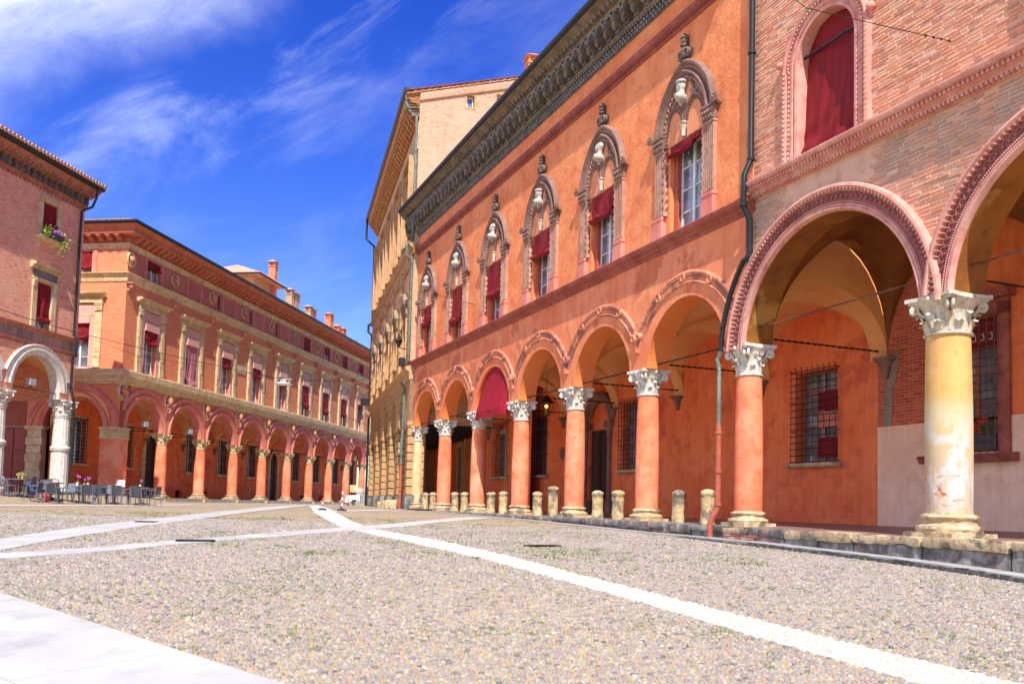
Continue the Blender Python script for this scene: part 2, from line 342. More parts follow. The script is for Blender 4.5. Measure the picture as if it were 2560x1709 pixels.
M['kerb'] = stucco('grey_kerb_granite', (0.33, 0.31, 0.29), (0.42, 0.40, 0.38), (0.18, 0.17, 0.16), s=1.5, bump=0.4, bs=20, streak=0.0, bd=0.01)
M['floor_in'] = stucco('dark_portico_floor', (0.22, 0.13, 0.11), (0.28, 0.17, 0.14), None, s=1.0, bump=0.1, streak=0.0, rough=0.45, bd=0.004)
M['iron'] = plain('dark_wrought_iron', (0.045, 0.035, 0.03), 0.55, 0.6, var=0.3)
M['rust'] = plain('rusty_iron', (0.16, 0.07, 0.04), 0.75, 0.3, var=0.3)
M['gutter'] = plain('black_gutter_metal', (0.03, 0.035, 0.035), 0.4, 0.5)
M['copper'] = stucco('verdigris_copper', (0.10, 0.125, 0.105), (0.20, 0.25, 0.20), (0.10, 0.09, 0.08), s=5, bump=0.1, streak=0.5, rough=0.5, bd=0.004)
M['redpipe'] = stucco('red_painted_pipe', (0.40, 0.09, 0.05), (0.50, 0.14, 0.08), (0.25, 0.08, 0.05), s=6, bump=0.1, streak=0.4, rough=0.5, bd=0.004)
M['glass'] = plain('window_glass', (0.20, 0.225, 0.26), 0.04, 0.35, spec=0.9, var=0.4, s=1)
M['whiteframe'] = plain('white_window_paint', (0.72, 0.72, 0.72), 0.5)
M['redframe'] = plain('red_brown_frame_paint', (0.40, 0.09, 0.05), 0.55)
M['dark'] = plain('dark_room', (0.02, 0.014, 0.012), 0.9)
M['door'] = plain('dark_wooden_door', (0.035, 0.015, 0.01), 0.7, s=3)
M['reddoor'] = plain('dark_red_wooden_gate', (0.30, 0.05, 0.03), 0.6, s=2)
M['leaf'] = plain('green_leaves', (0.10, 0.22, 0.02), 0.6, s=20, var=0.5)
M['moss'] = plain('grass_tuft', (0.16, 0.22, 0.04), 0.7, s=10, var=0.5)
M['flower_red'] = plain('red_petals', (0.75, 0.03, 0.04), 0.5)
M['flower_pink'] = plain('magenta_petals', (0.45, 0.12, 0.42), 0.5)
M['bluegrey'] = plain('blue_grey_resin', (0.12, 0.135, 0.165), 0.5, var=0.08)
M['greyresin'] = plain('charcoal_resin', (0.055, 0.058, 0.065), 0.5, var=0.08)
M['pale_resin'] = plain('pale_taupe_resin', (0.40, 0.36, 0.33), 0.5, var=0.08)
M['white'] = plain('white_cloth', (0.8, 0.8, 0.8), 0.7, var=0.05)
M['red'] = plain('signal_red', (0.70, 0.03, 0.03), 0.5)
M['blue'] = plain('blue_cloth', (0.03, 0.10, 0.45), 0.7)
def cloth(name, c):
    m, nt, b = base_mat(name, 0.75, 0.25); v = objvec(nt, (6, 6, 0.6)); f, n = noise_fac(nt, v, 1.5, 4, 0.35, 0.7)
    nt.links.new(mixc(nt, f, c, tuple(min(1, x*1.6) for x in c)), b.inputs['Base Color']); return m
M['blind'] = cloth('crimson_awning_cloth', (0.17, 0.007, 0.010)); M['blind_faded'] = cloth('faded_plum_cloth', (0.34, 0.12, 0.13))
M['awning'] = cloth('red_awning_canvas', (0.24, 0.006, 0.016))
def tile_mat():
    m, nt, b = base_mat('terracotta_roof_tile', 0.85); v = objvec(nt); f, n = noise_fac(nt, v, 4, 5, 0.35, 0.65)
    nt.links.new(mixc(nt, f, (0.48, 0.22, 0.13), (0.66, 0.40, 0.27)), b.inputs['Base Color']); return m
M['tile'] = tile_mat()
m, nt_, b_ = base_mat('lamp_glow', 0.5); b_.inputs['Emission Color'].default_value = (1, 0.55, 0.12, 1); b_.inputs['Emission Strength'].default_value = 3.0; b_.inputs['Base Color'].default_value = (1, .6, .2, 1); M['glow'] = m
# ------------------------------------------------------------------ frames of the facades (x to the right, y into the building)
class Fr:
    def __init__(s, O, deg): s.O = np.array(O, float); s.a = R(deg); s.ux = np.array([math.cos(s.a), math.sin(s.a)]); s.uy = np.array([-math.sin(s.a), math.cos(s.a)])
    def w(s, x, y): return s.O+s.ux*x+s.uy*y
    def l(s, X, Y): d0 = X-s.O[0]; d1 = Y-s.O[1]; return d0*s.ux[0]+d1*s.ux[1], d0*s.uy[0]+d1*s.uy[1]
FA = Fr((5.46741826, 20.8378309), -67.73210127)
FB = Fr((-21.15603973, 54.54027915), 80.7894)
FL = Fr((-28.2, 0.0), 80.7894)
FY = Fr((-5.575, 46.908), -76.0)
# ------------------------------------------------------------------ ground relief: a shallow bowl, lowest near the viewer
_gy = np.arange(-40, 320, .25)
_gz = np.interp(_gy, [-40, 0, 5, 8, 11, 14, 16, 21, 30, 42, 60, 90, 320], [-1.62, -1.62, -1.5, -1.28, -1.04, -.85, -.78, -.66, -.5, -.37, -.33, -.33, -.33])
_k = np.exp(-np.linspace(-2, 2, 17)**2); _k /= _k.sum()
_gz = np.convolve(np.pad(_gz, 8, mode='edge'), _k, 'valid')
def G(X, Y):
    X = np.asarray(X, float); Y = np.asarray(Y, float)
    z = np.interp(Y, _gy, _gz)
    off = FL.l(X, Y)[1]; t = np.clip((off+3.3)/2.3, 0, 1); t = t*t*(3-2*t)
    u = np.clip((Y-20)/10, 0, 1)*np.clip((49.5-Y)/3, 0, 1)
    return z+0.30*t*u
def sheet(mb, xs, ys, dz=0.0):
    XX, YY = np.meshgrid(xs, ys); ZZ = G(XX, YY)+dz; nx = len(xs)
    vs = np.stack([XX.ravel(), YY.ravel(), ZZ.ravel()], 1)
    fs = [(j*nx+i, j*nx+i+1, (j+1)*nx+i+1, (j+1)*nx+i) for j in range(len(ys)-1) for i in range(nx-1)]
    mb.add([tuple(v) for v in vs], fs)
def ground_mat():
    m, nt, b = base_mat('cobbled_ground', 0.85)
    g = N(nt, 'ShaderNodeNewGeometry'); v = g.outputs['Position']
    mp = N(nt, 'ShaderNodeMapping'); nt.links.new(v, mp.inputs[0])
    vo = N(nt, 'ShaderNodeTexVoronoi'); vo.inputs['Scale'].default_value = 13.0; vo.inputs['Randomness'].default_value = 0.75; nt.links.new(mp.outputs[0], vo.inputs['Vector'])
    cr = N(nt, 'ShaderNodeValToRGB'); e = cr.color_ramp; e.interpolation = 'LINEAR'
    sepc = N(nt, 'ShaderNodeSeparateColor'); nt.links.new(vo.outputs['Color'], sepc.inputs[0]); nt.links.new(sepc.outputs[0], cr.inputs[0])
    cols = [(0, (0.14, 0.12, 0.12)), (0.2, (0.23, 0.19, 0.17)), (0.45, (0.29, 0.235, 0.20)), (0.65, (0.26, 0.215, 0.19)), (0.82, (0.32, 0.20, 0.15)), (0.93, (0.29, 0.26, 0.24)), (1, (0.45, 0.43, 0.40))]
    e.elements[0].position = 0; e.elements[0].color = rgb(cols[0][1]); e.elements[1].position = 1; e.elements[1].color = rgb(cols[-1][1])
    for p, c in cols[1:-1]: el = e.elements.new(p); el.color = rgb(c)
    sand = (0.52, 0.40, 0.22)
    fs_, _ = noise_fac(nt, v, 1.1, 5, 0.40, 0.62); sandc = mixc(nt, fs_, (0.47, 0.355, 0.165), (0.40, 0.30, 0.16))
    fg, _ = noise_fac(nt, v, 0.35, 6, 0.54, 0.66); fg2, _ = noise_fac(nt, v, 9, 3, 0.50, 0.62)
    gm = N(nt, 'ShaderNodeMath', operation='MULTIPLY'); nt.links.new(fg, gm.inputs[0]); nt.links.new(fg2, gm.inputs[1])
    sandc = mixc(nt, gm.outputs[0], sandc, (0.26, 0.28, 0.06))
    gap = N(nt, 'ShaderNodeMapRange'); gap.inputs[1].default_value = 0.46; gap.inputs[2].default_value = 0.62; nt.links.new(vo.outputs['Distance'], gap.inputs[0])
    far = mixc(nt, gap.outputs[0], cr.outputs[0], sandc)
    far = mixc(nt, gm.outputs[0], far, (0.31, 0.29, 0.10))
    sp = N(nt, 'ShaderNodeSeparateXYZ'); nt.links.new(v, sp.inputs[0])
    ny = N(nt, 'ShaderNodeMapRange'); ny.inputs[1].default_value = 24.6; ny.inputs[2].default_value = 24.9; nt.links.new(sp.outputs[1], ny.inputs[0])
    nt.links.new(mixc(nt, ny.outputs[0], sandc, far), b.inputs['Base Color'])
    hgt = N(nt, 'ShaderNodeMath', operation='MULTIPLY'); nt.links.new(vo.outputs['Distance'], hgt.inputs[0]); nt.links.new(ny.outputs[0], hgt.inputs[1])
    _, nf = noise_fac(nt, v, 60, 4, 0, 1); sb = N(nt, 'ShaderNodeMath', operation='SUBTRACT'); nt.links.new(nf, sb.inputs[0]); nt.links.new(hgt.outputs[0], sb.inputs[1])
    bp = N(nt, 'ShaderNodeBump'); bp.inputs['Strength'].default_value = 0.6; bp.inputs['Distance'].default_value = 0.02
    nt.links.new(sb.outputs[0], bp.inputs['Height']); nt.links.new(bp.outputs[0], b.inputs['Normal'])
    return m
mb = MB()
xs = np.concatenate([np.linspace(-400, -60, 8), np.linspace(-50, 40, 91), np.linspace(60, 400, 8)])
ys = np.concatenate([np.linspace(-300, -20, 8), np.linspace(-15, 4, 12), np.arange(5, 32, .5), np.arange(32, 62, 1.0), np.linspace(65, 120, 12), np.linspace(150, 900, 8)])
sheet(mb, xs, ys)
ground = ob('ground', mb, ground_mat(), smooth=60, kind='structure')

# ------------------------------------------------------------------ pale stripes and paths set in the cobbles (left edge, right edge as X at each Y)
def strip(Ys, L, Rr): return (np.array(Ys, float), np.array(L, float), np.array(Rr, float))
_Y = [5.0, 7.4, 8.9, 10.7, 12.6, 14.2, 16.2, 18.4, 21.5, 26, 33, 45, 57.3]
STR = strip(_Y, [4.55, 3.24, 2.40, 1.44, .40, -.41, -1.45, -2.5, -3.95, -5.25, -7.13, -9.9, -12.79], [5.75, 4.12, 3.14, 2.05, .98, .24, -.66, -1.66, -3.3, -4.56, -6.28, -9.15, -12.1])
P1 = strip([6, 13.6, 16.15, 19.7, 25.7, 33, 40, 48, 56], [-8.2, -8.42, -8.66, -9.05, -9.42, -10.05, -10.95, -12.0, -13.3], [-7.3, -7.55, -7.72, -8.04, -8.40, -9.1, -9.75, -10.9, -12.2])
P2 = strip([12.2, 13.2, 14.2, 16, 18.96, 22.5, 26.4, 30.25, 32.5], [-8.3, -7.32, -6.54, -5.78, -4.88, -3.71, -2.77, -1.95, -1.5], [-7.5, -6.5, -5.88, -5.12, -4.02, -2.80, -2.05, -1.0, -.6])
T1 = strip([26, 31.3, 38.3, 47, 56], [-19.8, -18.4, -15.75, -14.6, -14.0], [-18.9, -17.5, -15.0, -14.0, -13.4])
T2 = strip([35.5, 39, 42, 44.5], [-7.6, -6.75, -6.05, -5.4], [-7.2, -6.1, -5.4, -4.7])
SLAB_A = np.array([-5.58, 10.04]); SLAB_D = (np.array([-1.68, 6.82])-SLAB_A); SLAB_D /= np.linalg.norm(SLAB_D); SLAB_N = np.array([SLAB_D[1], -SLAB_D[0]])
if SLAB_N[0] > 0: SLAB_N = -SLAB_N          # towards the lower left
def inside(st, X, Y, m=0.0):
    Ys, L, Rr = st; return (Y >= Ys[0]) & (Y <= Ys[-1]) & (X > np.interp(Y, Ys, L)-m) & (X < np.interp(Y, Ys, Rr)+m)
def slab_d(X, Y): return (X-SLAB_A[0])*SLAB_N[0]+(Y-SLAB_A[1])*SLAB_N[1]
def slab_path(name, st, step, dz=0.006, mat='slab', gap=0.012):
    """a path of separate stone slabs; each slab is a part"""
    Ys, L, Rr = st; e = obj(name, None, kind='structure'); y = Ys[0]; k = 0
    while y < Ys[-1]-0.3:
        y2 = min(Ys[-1], y+step*(0.8+0.4*random.random())*(1 if y < 30 else 2.2))
        mb = MB(); n = max(1, int((y2-y)/0.5)); a = np.linspace(y+gap/2, y2-gap/2, n+1)
        for q in range(n):
            l0, l1, r0, r1 = [float(np.interp(t, Ys, A)) for A in (L, Rr) for t in (a[q], a[q+1])][0:1]+[float(np.interp(a[q+1], Ys, L)), float(np.interp(a[q], Ys, Rr)), float(np.interp(a[q+1], Ys, Rr))]
            P = [(l0, a[q]), (r0, a[q]), (r1, a[q+1]), (l1, a[q+1])]
            tz = [float(G(*p))+dz+0.012+0.002*(k % 3) for p in P]; bz = [float(G(*p))-0.05 for p in P]
            mb.add([(p[0], p[1], z) for p, z in zip(P, tz)]+[(p[0], p[1], z) for p, z in zip(P, bz)], [(0, 1, 2, 3), (4, 5, 1, 0), (5, 6, 2, 1), (6, 7, 3, 2), (7, 4, 0, 3)])
        ob('slab', mb, M[mat], e, smooth=30); y = y2; k += 1
    return e
slab_path('upper_stone_path', P1, 1.3); slab_path('lower_stone_path', P2, 1.3)
# the wide slab pavement at lower left: three rows of big slabs
e = obj('slab_pavement', None, kind='structure'); k = 0
for row in range(4):
    s = -4.0+0.7*(row % 2)
    while s < 11:
        s2 = s+2.0+0.8*random.random(); d0, d1 = row*1.35, (row+1)*1.35; mb = MB(); g_ = 0.004
        ns = 5
        for q in range(ns):
            ta, tb = s+g_+(s2-s-2*g_)*q/ns, s+g_+(s2-s-2*g_)*(q+1)/ns
            P = [SLAB_A+SLAB_D*ta+SLAB_N*(d1-g_), SLAB_A+SLAB_D*tb+SLAB_N*(d1-g_), SLAB_A+SLAB_D*tb+SLAB_N*(d0+g_), SLAB_A+SLAB_D*ta+SLAB_N*(d0+g_)]
            tz = [float(G(*p))+0.016 for p in P]
            mb.add([(p[0], p[1], z) for p, z in zip(P, tz)]+[(p[0], p[1], z-.08) for p, z in zip(P, tz)], [(0, 1, 2, 3), (4, 5, 1, 0), (5, 6, 2, 1), (6, 7, 3, 2), (7, 4, 0, 3)])
        ob('slab', mb, M['slab'], e, smooth=30); s = s2; k += 1

# ------------------------------------------------------------------ cobbles, stone by stone
def lattice(y0, y1, step, half):
    ys = np.arange(y0, y1, step*0.86); out = []
    for j, y in enumerate(ys):
        hw = half(y); xs = np.arange(-hw, hw, step)+(j % 2)*step/2; out.append(np.stack([xs, np.full_like(xs, y)], 1))
    return np.concatenate(out)
near = lattice(6.2, 17.0, 0.064, lambda y: y*0.62+2.2); mid = lattice(17.0, 24.8, 0.085, lambda y: y*0.62+2.2)
P = np.concatenate([near, mid]); S = np.concatenate([np.full(len(near), 0.064), np.full(len(mid), 0.085)])
P = P+np.random.uniform(-.26, .26, P.shape)*S[:, None]
in_st = np.zeros(len(P), bool)
for st in (STR, T1, T2): in_st |= inside(st, P[:, 0], P[:, 1])
ok = ~(inside(P1, P[:, 0], P[:, 1], .01) | inside(P2, P[:, 0], P[:, 1], .01))
sd_ = slab_d(P[:, 0], P[:, 1]); ok &= ~((sd_ > -0.02) & (sd_ < 5.5))
la = FA.l(P[:, 0], P[:, 1]); ok &= la[1] < np.where(la[0] > -1.5, -1.32, -1.22)
rr = np.random.rand(len(P)); ok &= (rr > 0.05) | in_st
P, S, in_st = P[ok], S[ok], in_st[ok]
pal = np.array([(0.20, 0.19, 0.21), (0.34, 0.30, 0.30), (0.42, 0.36, 0.34), (0.38, 0.33, 0.33), (0.46, 0.40, 0.38), (0.47, 0.31, 0.26), (0.40, 0.28, 0.26), (0.30, 0.28, 0.31), (0.48, 0.44, 0.38), (0.36, 0.31, 0.32), (0.60, 0.58, 0.54), (0.13, 0.13, 0.15)])
prob = np.array([.05, .15, .17, .15, .14, .045, .04, .07, .11, .07, .008, .010]); prob /= prob.sum()
tint = pal[np.random.choice(len(pal), len(P), p=prob)]*np.array([.72, .70, .60])*np.random.uniform(.85, 1.15, (len(P), 1))
tint[in_st] = np.array([0.66, 0.65, 0.62])*np.random.uniform(.72, 1.12, (int(in_st.sum()), 1))
def cobble_arrays(P, S, tint, in_st):
    n = len(P); K = 6
    a = np.arange(K)*2*np.pi/K; rot = np.random.rand(n)*2*np.pi; asp = np.random.uniform(.72, 1.12, n); ang = rot[:, None]+a[None]
    rad = S[:, None]*0.46*np.random.uniform(.85, 1.12, (n, K))*np.where(in_st, 1.0, 1.0)[:, None]
    h = S*np.random.uniform(.20, .38, n)*np.where(in_st, .8, 1)
    ring = lambda k: np.stack([P[:, 0:1]+rad*k*np.cos(ang), P[:, 1:2]+rad*k*np.sin(ang)*asp[:, None]], -1)
    g = G(P[:, 0], P[:, 1])
    r0 = ring(1.0); r1 = ring(0.72)
    z0 = np.broadcast_to((g-0.004)[:, None], (n, K)); z1 = np.broadcast_to((g+h*0.75)[:, None], (n, K))
    top = np.stack([P[:, 0], P[:, 1], g+h], -1)[:, None, :]
    V = np.concatenate([np.dstack([r0, z0]), np.dstack([r1, z1]), top], 1)      # n,13,3
    quads = [(k, (k+1) % K, K+(k+1) % K, K+k) for k in range(K)]; tris = [(K+k, K+(k+1) % K, 2*K) for k in range(K)]
    C = np.ones((n, 13, 4), np.float32); C[:, :, :3] = tint[:, None, :]
    return V, quads, tris, C
def mass_mesh(name, V, quads, tris, C, mat):
    n, m, _ = V.shape; base = (np.arange(n)*m)[:, None, None]
    q = (np.array(quads)[None]+base).reshape(-1); t = (np.array(tris)[None]+base).reshape(-1)
    nq, ntr = n*len(quads), n*len(tris)
    me = bpy.data.meshes.new(name); me.vertices.add(n*m); me.vertices.foreach_set('co', V.astype(np.float32).ravel())
    me.loops.add(len(q)+len(t)); me.loops.foreach_set('vertex_index', np.concatenate([q, t]).astype(np.int32))
    me.polygons.add(nq+ntr); ls = np.concatenate([np.arange(nq)*4, nq*4+np.arange(ntr)*3]).astype(np.int32); me.polygons.foreach_set('loop_start', ls)
    me.polygons.foreach_set('use_smooth', np.ones(nq+ntr, bool))
    at = me.color_attributes.new('tint', 'FLOAT_COLOR', 'POINT'); at.data.foreach_set('color', C.astype(np.float32).ravel())
    me.materials.append(mat); me.update(); me.validate(); return me
V, Q_, T_, C_ = cobble_arrays(P, S, tint, in_st)
# the 300 that show largest are objects of their own
vis = (np.abs(P[:, 0]) < P[:, 1]*0.55) & (P[:, 1] > 7.0)
idx = np.where(vis & ~in_st)[0]; idx = idx[np.argsort(P[idx, 1]-0.02*np.abs(P[idx, 0]))][:270]
idw = np.where(vis & in_st)[0]; idw = idw[np.argsort(P[idw, 1])][:30]
sel = np.concatenate([idx, idw]); keep = np.ones(len(P), bool); keep[sel] = False
mass = obj('cobbles', mass_mesh('cobbles', V[keep & ~in_st], Q_, T_, C_[keep & ~in_st], M['cobble']), ground, kind='stuff')
stripe = obj('white_cobble_stripe', None, kind='structure')
obj('cobbles', mass_mesh('white_cobbles', V[keep & in_st], Q_, T_, C_[keep & in_st], M['cobble']), stripe, kind='stuff')
for i in sel:
    c = V[i, 12].copy(); c[2] = V[i, 0, 2]
    me = mass_mesh('cobble', V[i:i+1]-c, Q_, T_, C_[i:i+1], M['cobble'])
    obj('cobble', me, stripe if in_st[i] else ground, loc=tuple(c))
def band(st, name, parent, dz, mat, y0=None, mat2=None):
    Ys, L, Rr = st; ys = np.arange(Ys[0] if y0 is None else y0, Ys[-1], .4); mb = MB(); n = 6
    for q in range(len(ys)-1):
        for k in range(n):
            def pt(y, t): l, r = np.interp(y, Ys, L), np.interp(y, Ys, Rr); x = l+(r-l)*t; return (float(x), float(y), float(G(x, y))+dz)
            mb.quad(pt(ys[q], k/n), pt(ys[q], (k+1)/n), pt(ys[q+1], (k+1)/n), pt(ys[q+1], k/n))
    return ob(name, mb, mat, parent, smooth=60)
M['white_stone'] = stucco('white_stripe_stones', (0.58, 0.565, 0.53), (0.68, 0.67, 0.64), (0.46, 0.42, 0.36), s=8, bump=0.6, bs=14, streak=0, rough=0.8, bd=0.02)
M['stripe_mortar'] = stucco('stripe_sand_mortar', (0.44, 0.37, 0.26), (0.52, 0.45, 0.33), None, s=6, bump=0.4, bs=30, streak=0, bd=0.006)
band(STR, 'mortar_bed', stripe, 0.004, M['stripe_mortar'])
band((STR[0], STR[1], STR[2]), 'far_stones', stripe, 0.012, M['white_stone'], y0=24.4)
t1 = obj('far_white_stripe', None, kind='structure'); band(T1, 'stones', t1, 0.010, M['white_stone'])
t2 = obj('side_white_stripe', None, kind='structure'); band(T2, 'stones', t2, 0.010, M['white_stone'])
# grass tufts in the joints
def tufts(n, region, name, parent):
    vs, fs = [], []
    for _ in range(n):
        X, Y = region()
        if inside(P1, X, Y) or inside(P2, X, Y) or (0 < slab_d(X, Y) < 5.5) or inside(STR, X, Y): continue
        if FA.l(X, Y)[1] > -1.15: continue
        g = float(G(X, Y)); m = random.randint(5, 11); sz = random.uniform(.015, .04)*(1 if Y < 14 else 1.6)
        for _ in range(m):
            a = random.random()*6.28; x0 = X+random.gauss(0, .022)*(1 if Y < 14 else 2.2); y0 = Y+random.gauss(0, .02)*(1 if Y < 14 else 2.2); t = random.uniform(.2, .9)
            dx, dy = math.cos(a), math.sin(a); ww = sz*.16; b = len(vs)
            vs += [(x0-dy*ww, y0+dx*ww, g), (x0+dy*ww, y0-dx*ww, g), (x0+dx*sz*t, y0+dy*sz*t, g+sz*.9)]; fs.append((b, b+1, b+2))
    me = bpy.data.meshes.new(name); me.from_pydata(vs, [], fs); me.materials.append(M['moss']); return obj(name, me, parent, kind='stuff')
def reg_a():
    Y = 6.5+random.random()**1.3*22; X = random.uniform(-.58, .58)*Y
    for _ in range(12):
        if mnoise.noise(Vector((X*.5, Y*.5, 3.1)))+0.5*mnoise.noise(Vector((X*2, Y*2, 7)))+random.gauss(0, .12) > 0.16: break
        Y = 6.5+random.random()**1.3*22; X = random.uniform(-.58, .58)*Y
    return X, Y
gr = tufts(5200, reg_a, 'grass_tufts', None); gr['kind'] = 'stuff'; gr['category'] = 'grass'; gr['label'] = 'small yellow green grass tufts growing between the cobbles'
# ------------------------------------------------------------------ shared architectural pieces
def extz(mb, poly, z0, z1):
    n = len(poly); mb.add([(x, y, z0) for x, y in poly]+[(x, y, z1) for x, y in poly],
        [tuple(range(n-1, -1, -1)), tuple(range(n, 2*n))]+[(i, (i+1) % n, (i+1) % n+n, i+n) for i in range(n)])
MB.extz = extz
def capital_mesh(h, r, aw, mat, name='capital', vol=True):
    mb = MB()
    mb.lathe([(r*1.02, 0), (r*1.12, .02*h), (r*1.14, .05*h), (r*1.02, .08*h), (r*.98, .12*h), (r*1.02, .45*h), (r*1.15, .68*h), (r*1.5, .86*h)], n=20)
    def leaf(ang, r0, z0, L, wd, curl):
        c, s = math.cos(ang), math.sin(ang); pts = []
        for i in range(6):
            t = i/5; rad = r0+.02*r+curl*(t**3)+.06*r*math.sin(t*3.1); z = z0+L*(t if t < .85 else .85-(t-.85)*.9); wv = wd*(1-.25*t)*(1 if t < .9 else .6)
            for k in (-1, -.5, 0, .5, 1):
                off = k*wv; rr = rad-abs(k)*.05*r+(.035*r if k == 0 else 0); pts.append((rr*c-off*s, rr*s+off*c, z-(abs(k)*.04*h if i == 5 else 0)))
        fs = [(i*5+k, i*5+k+1, (i+1)*5+k+1, (i+1)*5+k) for i in range(5) for k in range(4)]; mb.add(pts, fs)
    for k in range(8): leaf(k*math.pi/4+.39, r*1.0, .08*h, .36*h, r*.30, r*.36)
    for k in range(8): leaf(k*math.pi/4, r*1.0, .10*h, .58*h, r*.26, r*.42)
    if vol:
        for k in range(4):
            a = math.pi/4+k*math.pi/2; c, s = math.cos(a), math.sin(a); R1 = aw*1.14
            for off in (-.045, .045):
                P = [(r*1.05, .50*h), (r*1.35, .66*h), (R1*.86, .80*h)]
                cx, cz = R1*.93, .70*h; rv = .115*h
                for i in range(15):
                    t = i/14; aa = math.pi*.55-t*math.pi*3.1; q = rv*(1-.78*t); P.append((cx+q*math.cos(aa), cz+q*math.sin(aa)))
                mb.tube([(x*c-off*s, x*s+off*c, z) for x, z in P], [.026*h*1.6]*3+[.03*h*1.5]*15, n=5)
            for q in (.55,): mb.ball((R1*.93*c, R1*.93*s, .70*h), .045*h, 6, 4)
            b = a+math.pi/4; bc, bs = math.cos(b), math.sin(b)
            for sg in (-1, 1):                     # inner volutes under the flower
                P = []
                for i in range(9):
                    t = i/8; aa = math.pi*.5-t*math.pi*2.4; q = .085*h*(1-.7*t); P.append((aw*.80, sg*(.11*h-q*math.cos(aa)), .72*h+q*math.sin(aa)))
                mb.tube([(x*bc-y*bs, x*bs+y*bc, z) for x, y, z in P], .022*h, n=4)
            mb.ball((aw*.92*bc, aw*.92*bs, .90*h), .07*h, 8, 5, (1, 1, 1.1))
    for z0, z1, k in ((.84*h, .90*h, .93), (.90*h, 1.0*h, 1.02)):
        poly = []
        for q in range(4):
            a = q*math.pi/2; c, s = math.cos(a), math.sin(a)
            for x, y in ((1.0, -.86), (.90, -.45), (.86, 0), (.90, .45), (1.0, .86)):
                X, Y = x*aw*k, y*aw*k*1.1; poly.append((X*c-Y*s, X*s+Y*c))
        mb.extz(poly, z0, z1)
    return mb.mesh(name, mat, 45)
def base_mesh(h, r, mat, name='column_base', jit=.05, sq=True):
    mb = MB(); R2 = r*1.42
    if sq: mb.box(-R2*.98, R2*.98, -R2*.98, R2*.98, 0, .26*h)
    prof = [(R2*.99, .24*h), (R2*1.0, .30*h), (R2*1.02, .40*h), (R2*.98, .50*h), (r*1.24, .54*h), (r*1.14, .62*h), (r*1.14, .72*h), (r*1.22, .76*h), (r*1.26, .84*h), (r*1.2, .92*h), (r*1.05, .96*h), (r*1.02, 1.0*h)]
    mb.lathe(prof, n=28, jit=jit); return mb.mesh(name, mat, 40)
def shaft_mesh(z0, z1, rb, rtp, mat, name='column', n=28, ent=.015, flute=0):
    mb = MB(); pr = []
    for i in range(9):
        t = i/8; pr.append((rb+(rtp-rb)*t**1.6+ent*math.sin(math.pi*t), z0+(z1-z0)*t))
    mb.lathe(pr, n=n); return mb.mesh(name, mat, 50)
def arcade(mb, x0, x1, bays, zs, ztop, yf, yb, nseg=28, ms=1):
    """wall resting on columns, pierced by round arches; bays = (cx, r, zc)"""
    def P(x, z, y): return (x, y, z)
    edges = [x0]+[(bays[i][0]+bays[i][1]+bays[i+1][0]-bays[i+1][1])/2 for i in range(len(bays)-1)]+[x1]
    for i, (cx, r, zc) in enumerate(bays):
        a0 = math.asin(max(-1, min(1, (zs-zc)/r))) if zs > zc else 0.0
        pts = [] if zs >= zc else [(cx+r, zs)]
        pts += [(cx+r*math.cos(a0+(math.pi-2*a0)*k/nseg), zc+r*math.sin(a0+(math.pi-2*a0)*k/nseg)) for k in range(nseg+1)]
        if zs < zc: pts.append((cx-r, zs))
        L, Rr = edges[i], edges[i+1]
        mb.cm = 0
        for y, fl in ((yf, 0), (yb, 1)):
            for k in range(len(pts)-1):
                a, b = pts[k+1], pts[k]
                if abs(a[0]-b[0]) < 1e-6: continue
                q = [P(a[0], a[1], y), P(b[0], b[1], y), P(b[0], ztop, y), P(a[0], ztop, y)]
                mb.quad(*(q if not fl else q[::-1]))
            for xa, xb in ((L, pts[-1][0]), (pts[0][0], Rr)):
                q = [P(xa, zs, y), P(xb, zs, y), P(xb, ztop, y), P(xa, ztop, y)]; mb.quad(*(q if not fl else q[::-1]))
        mb.cm = ms
        for k in range(len(pts)-1):
            a, b = pts[k], pts[k+1]; mb.quad(P(a[0], a[1], yf), P(b[0], b[1], yf), P(b[0], b[1], yb), P(a[0], a[1], yb))
        for xa, xb in ((L, pts[-1][0]), (pts[0][0], Rr)): mb.quad(P(xa, zs, yf), P(xa, zs, yb), P(xb, zs, yb), P(xb, zs, yf))
        mb.cm = 0
    mb.quad(P(x0, zs, yb), P(x0, zs, yf), P(x0, ztop, yf), P(x0, ztop, yb)); mb.quad(P(x1, zs, yf), P(x1, zs, yb), P(x1, ztop, yb), P(x1, ztop, yf))
def vault_mesh(a, y0, y1, zs, H, mat, n=18, H2=None):
    mb = MB(); yc, b = (y0+y1)/2, (y1-y0)/2; H2 = H2 or H; vs = []
    T = [math.cos(math.pi*(1-i/n)) for i in range(n+1)]
    for j in range(n+1):
        for i in range(n+1):
            x, y = T[i]*a, T[j]*b; z = max(H*math.sqrt(max(0, 1-(x/a)**2)), H2*math.sqrt(max(0, 1-(y/b)**2))); vs.append((x, yc+y, zs+z))
    fs = [(j*(n+1)+i, (j+1)*(n+1)+i, (j+1)*(n+1)+i+1, j*(n+1)+i+1) for j in range(n) for i in range(n)]
    mb.add(vs, fs); return mb.mesh('vault', mat, 50)
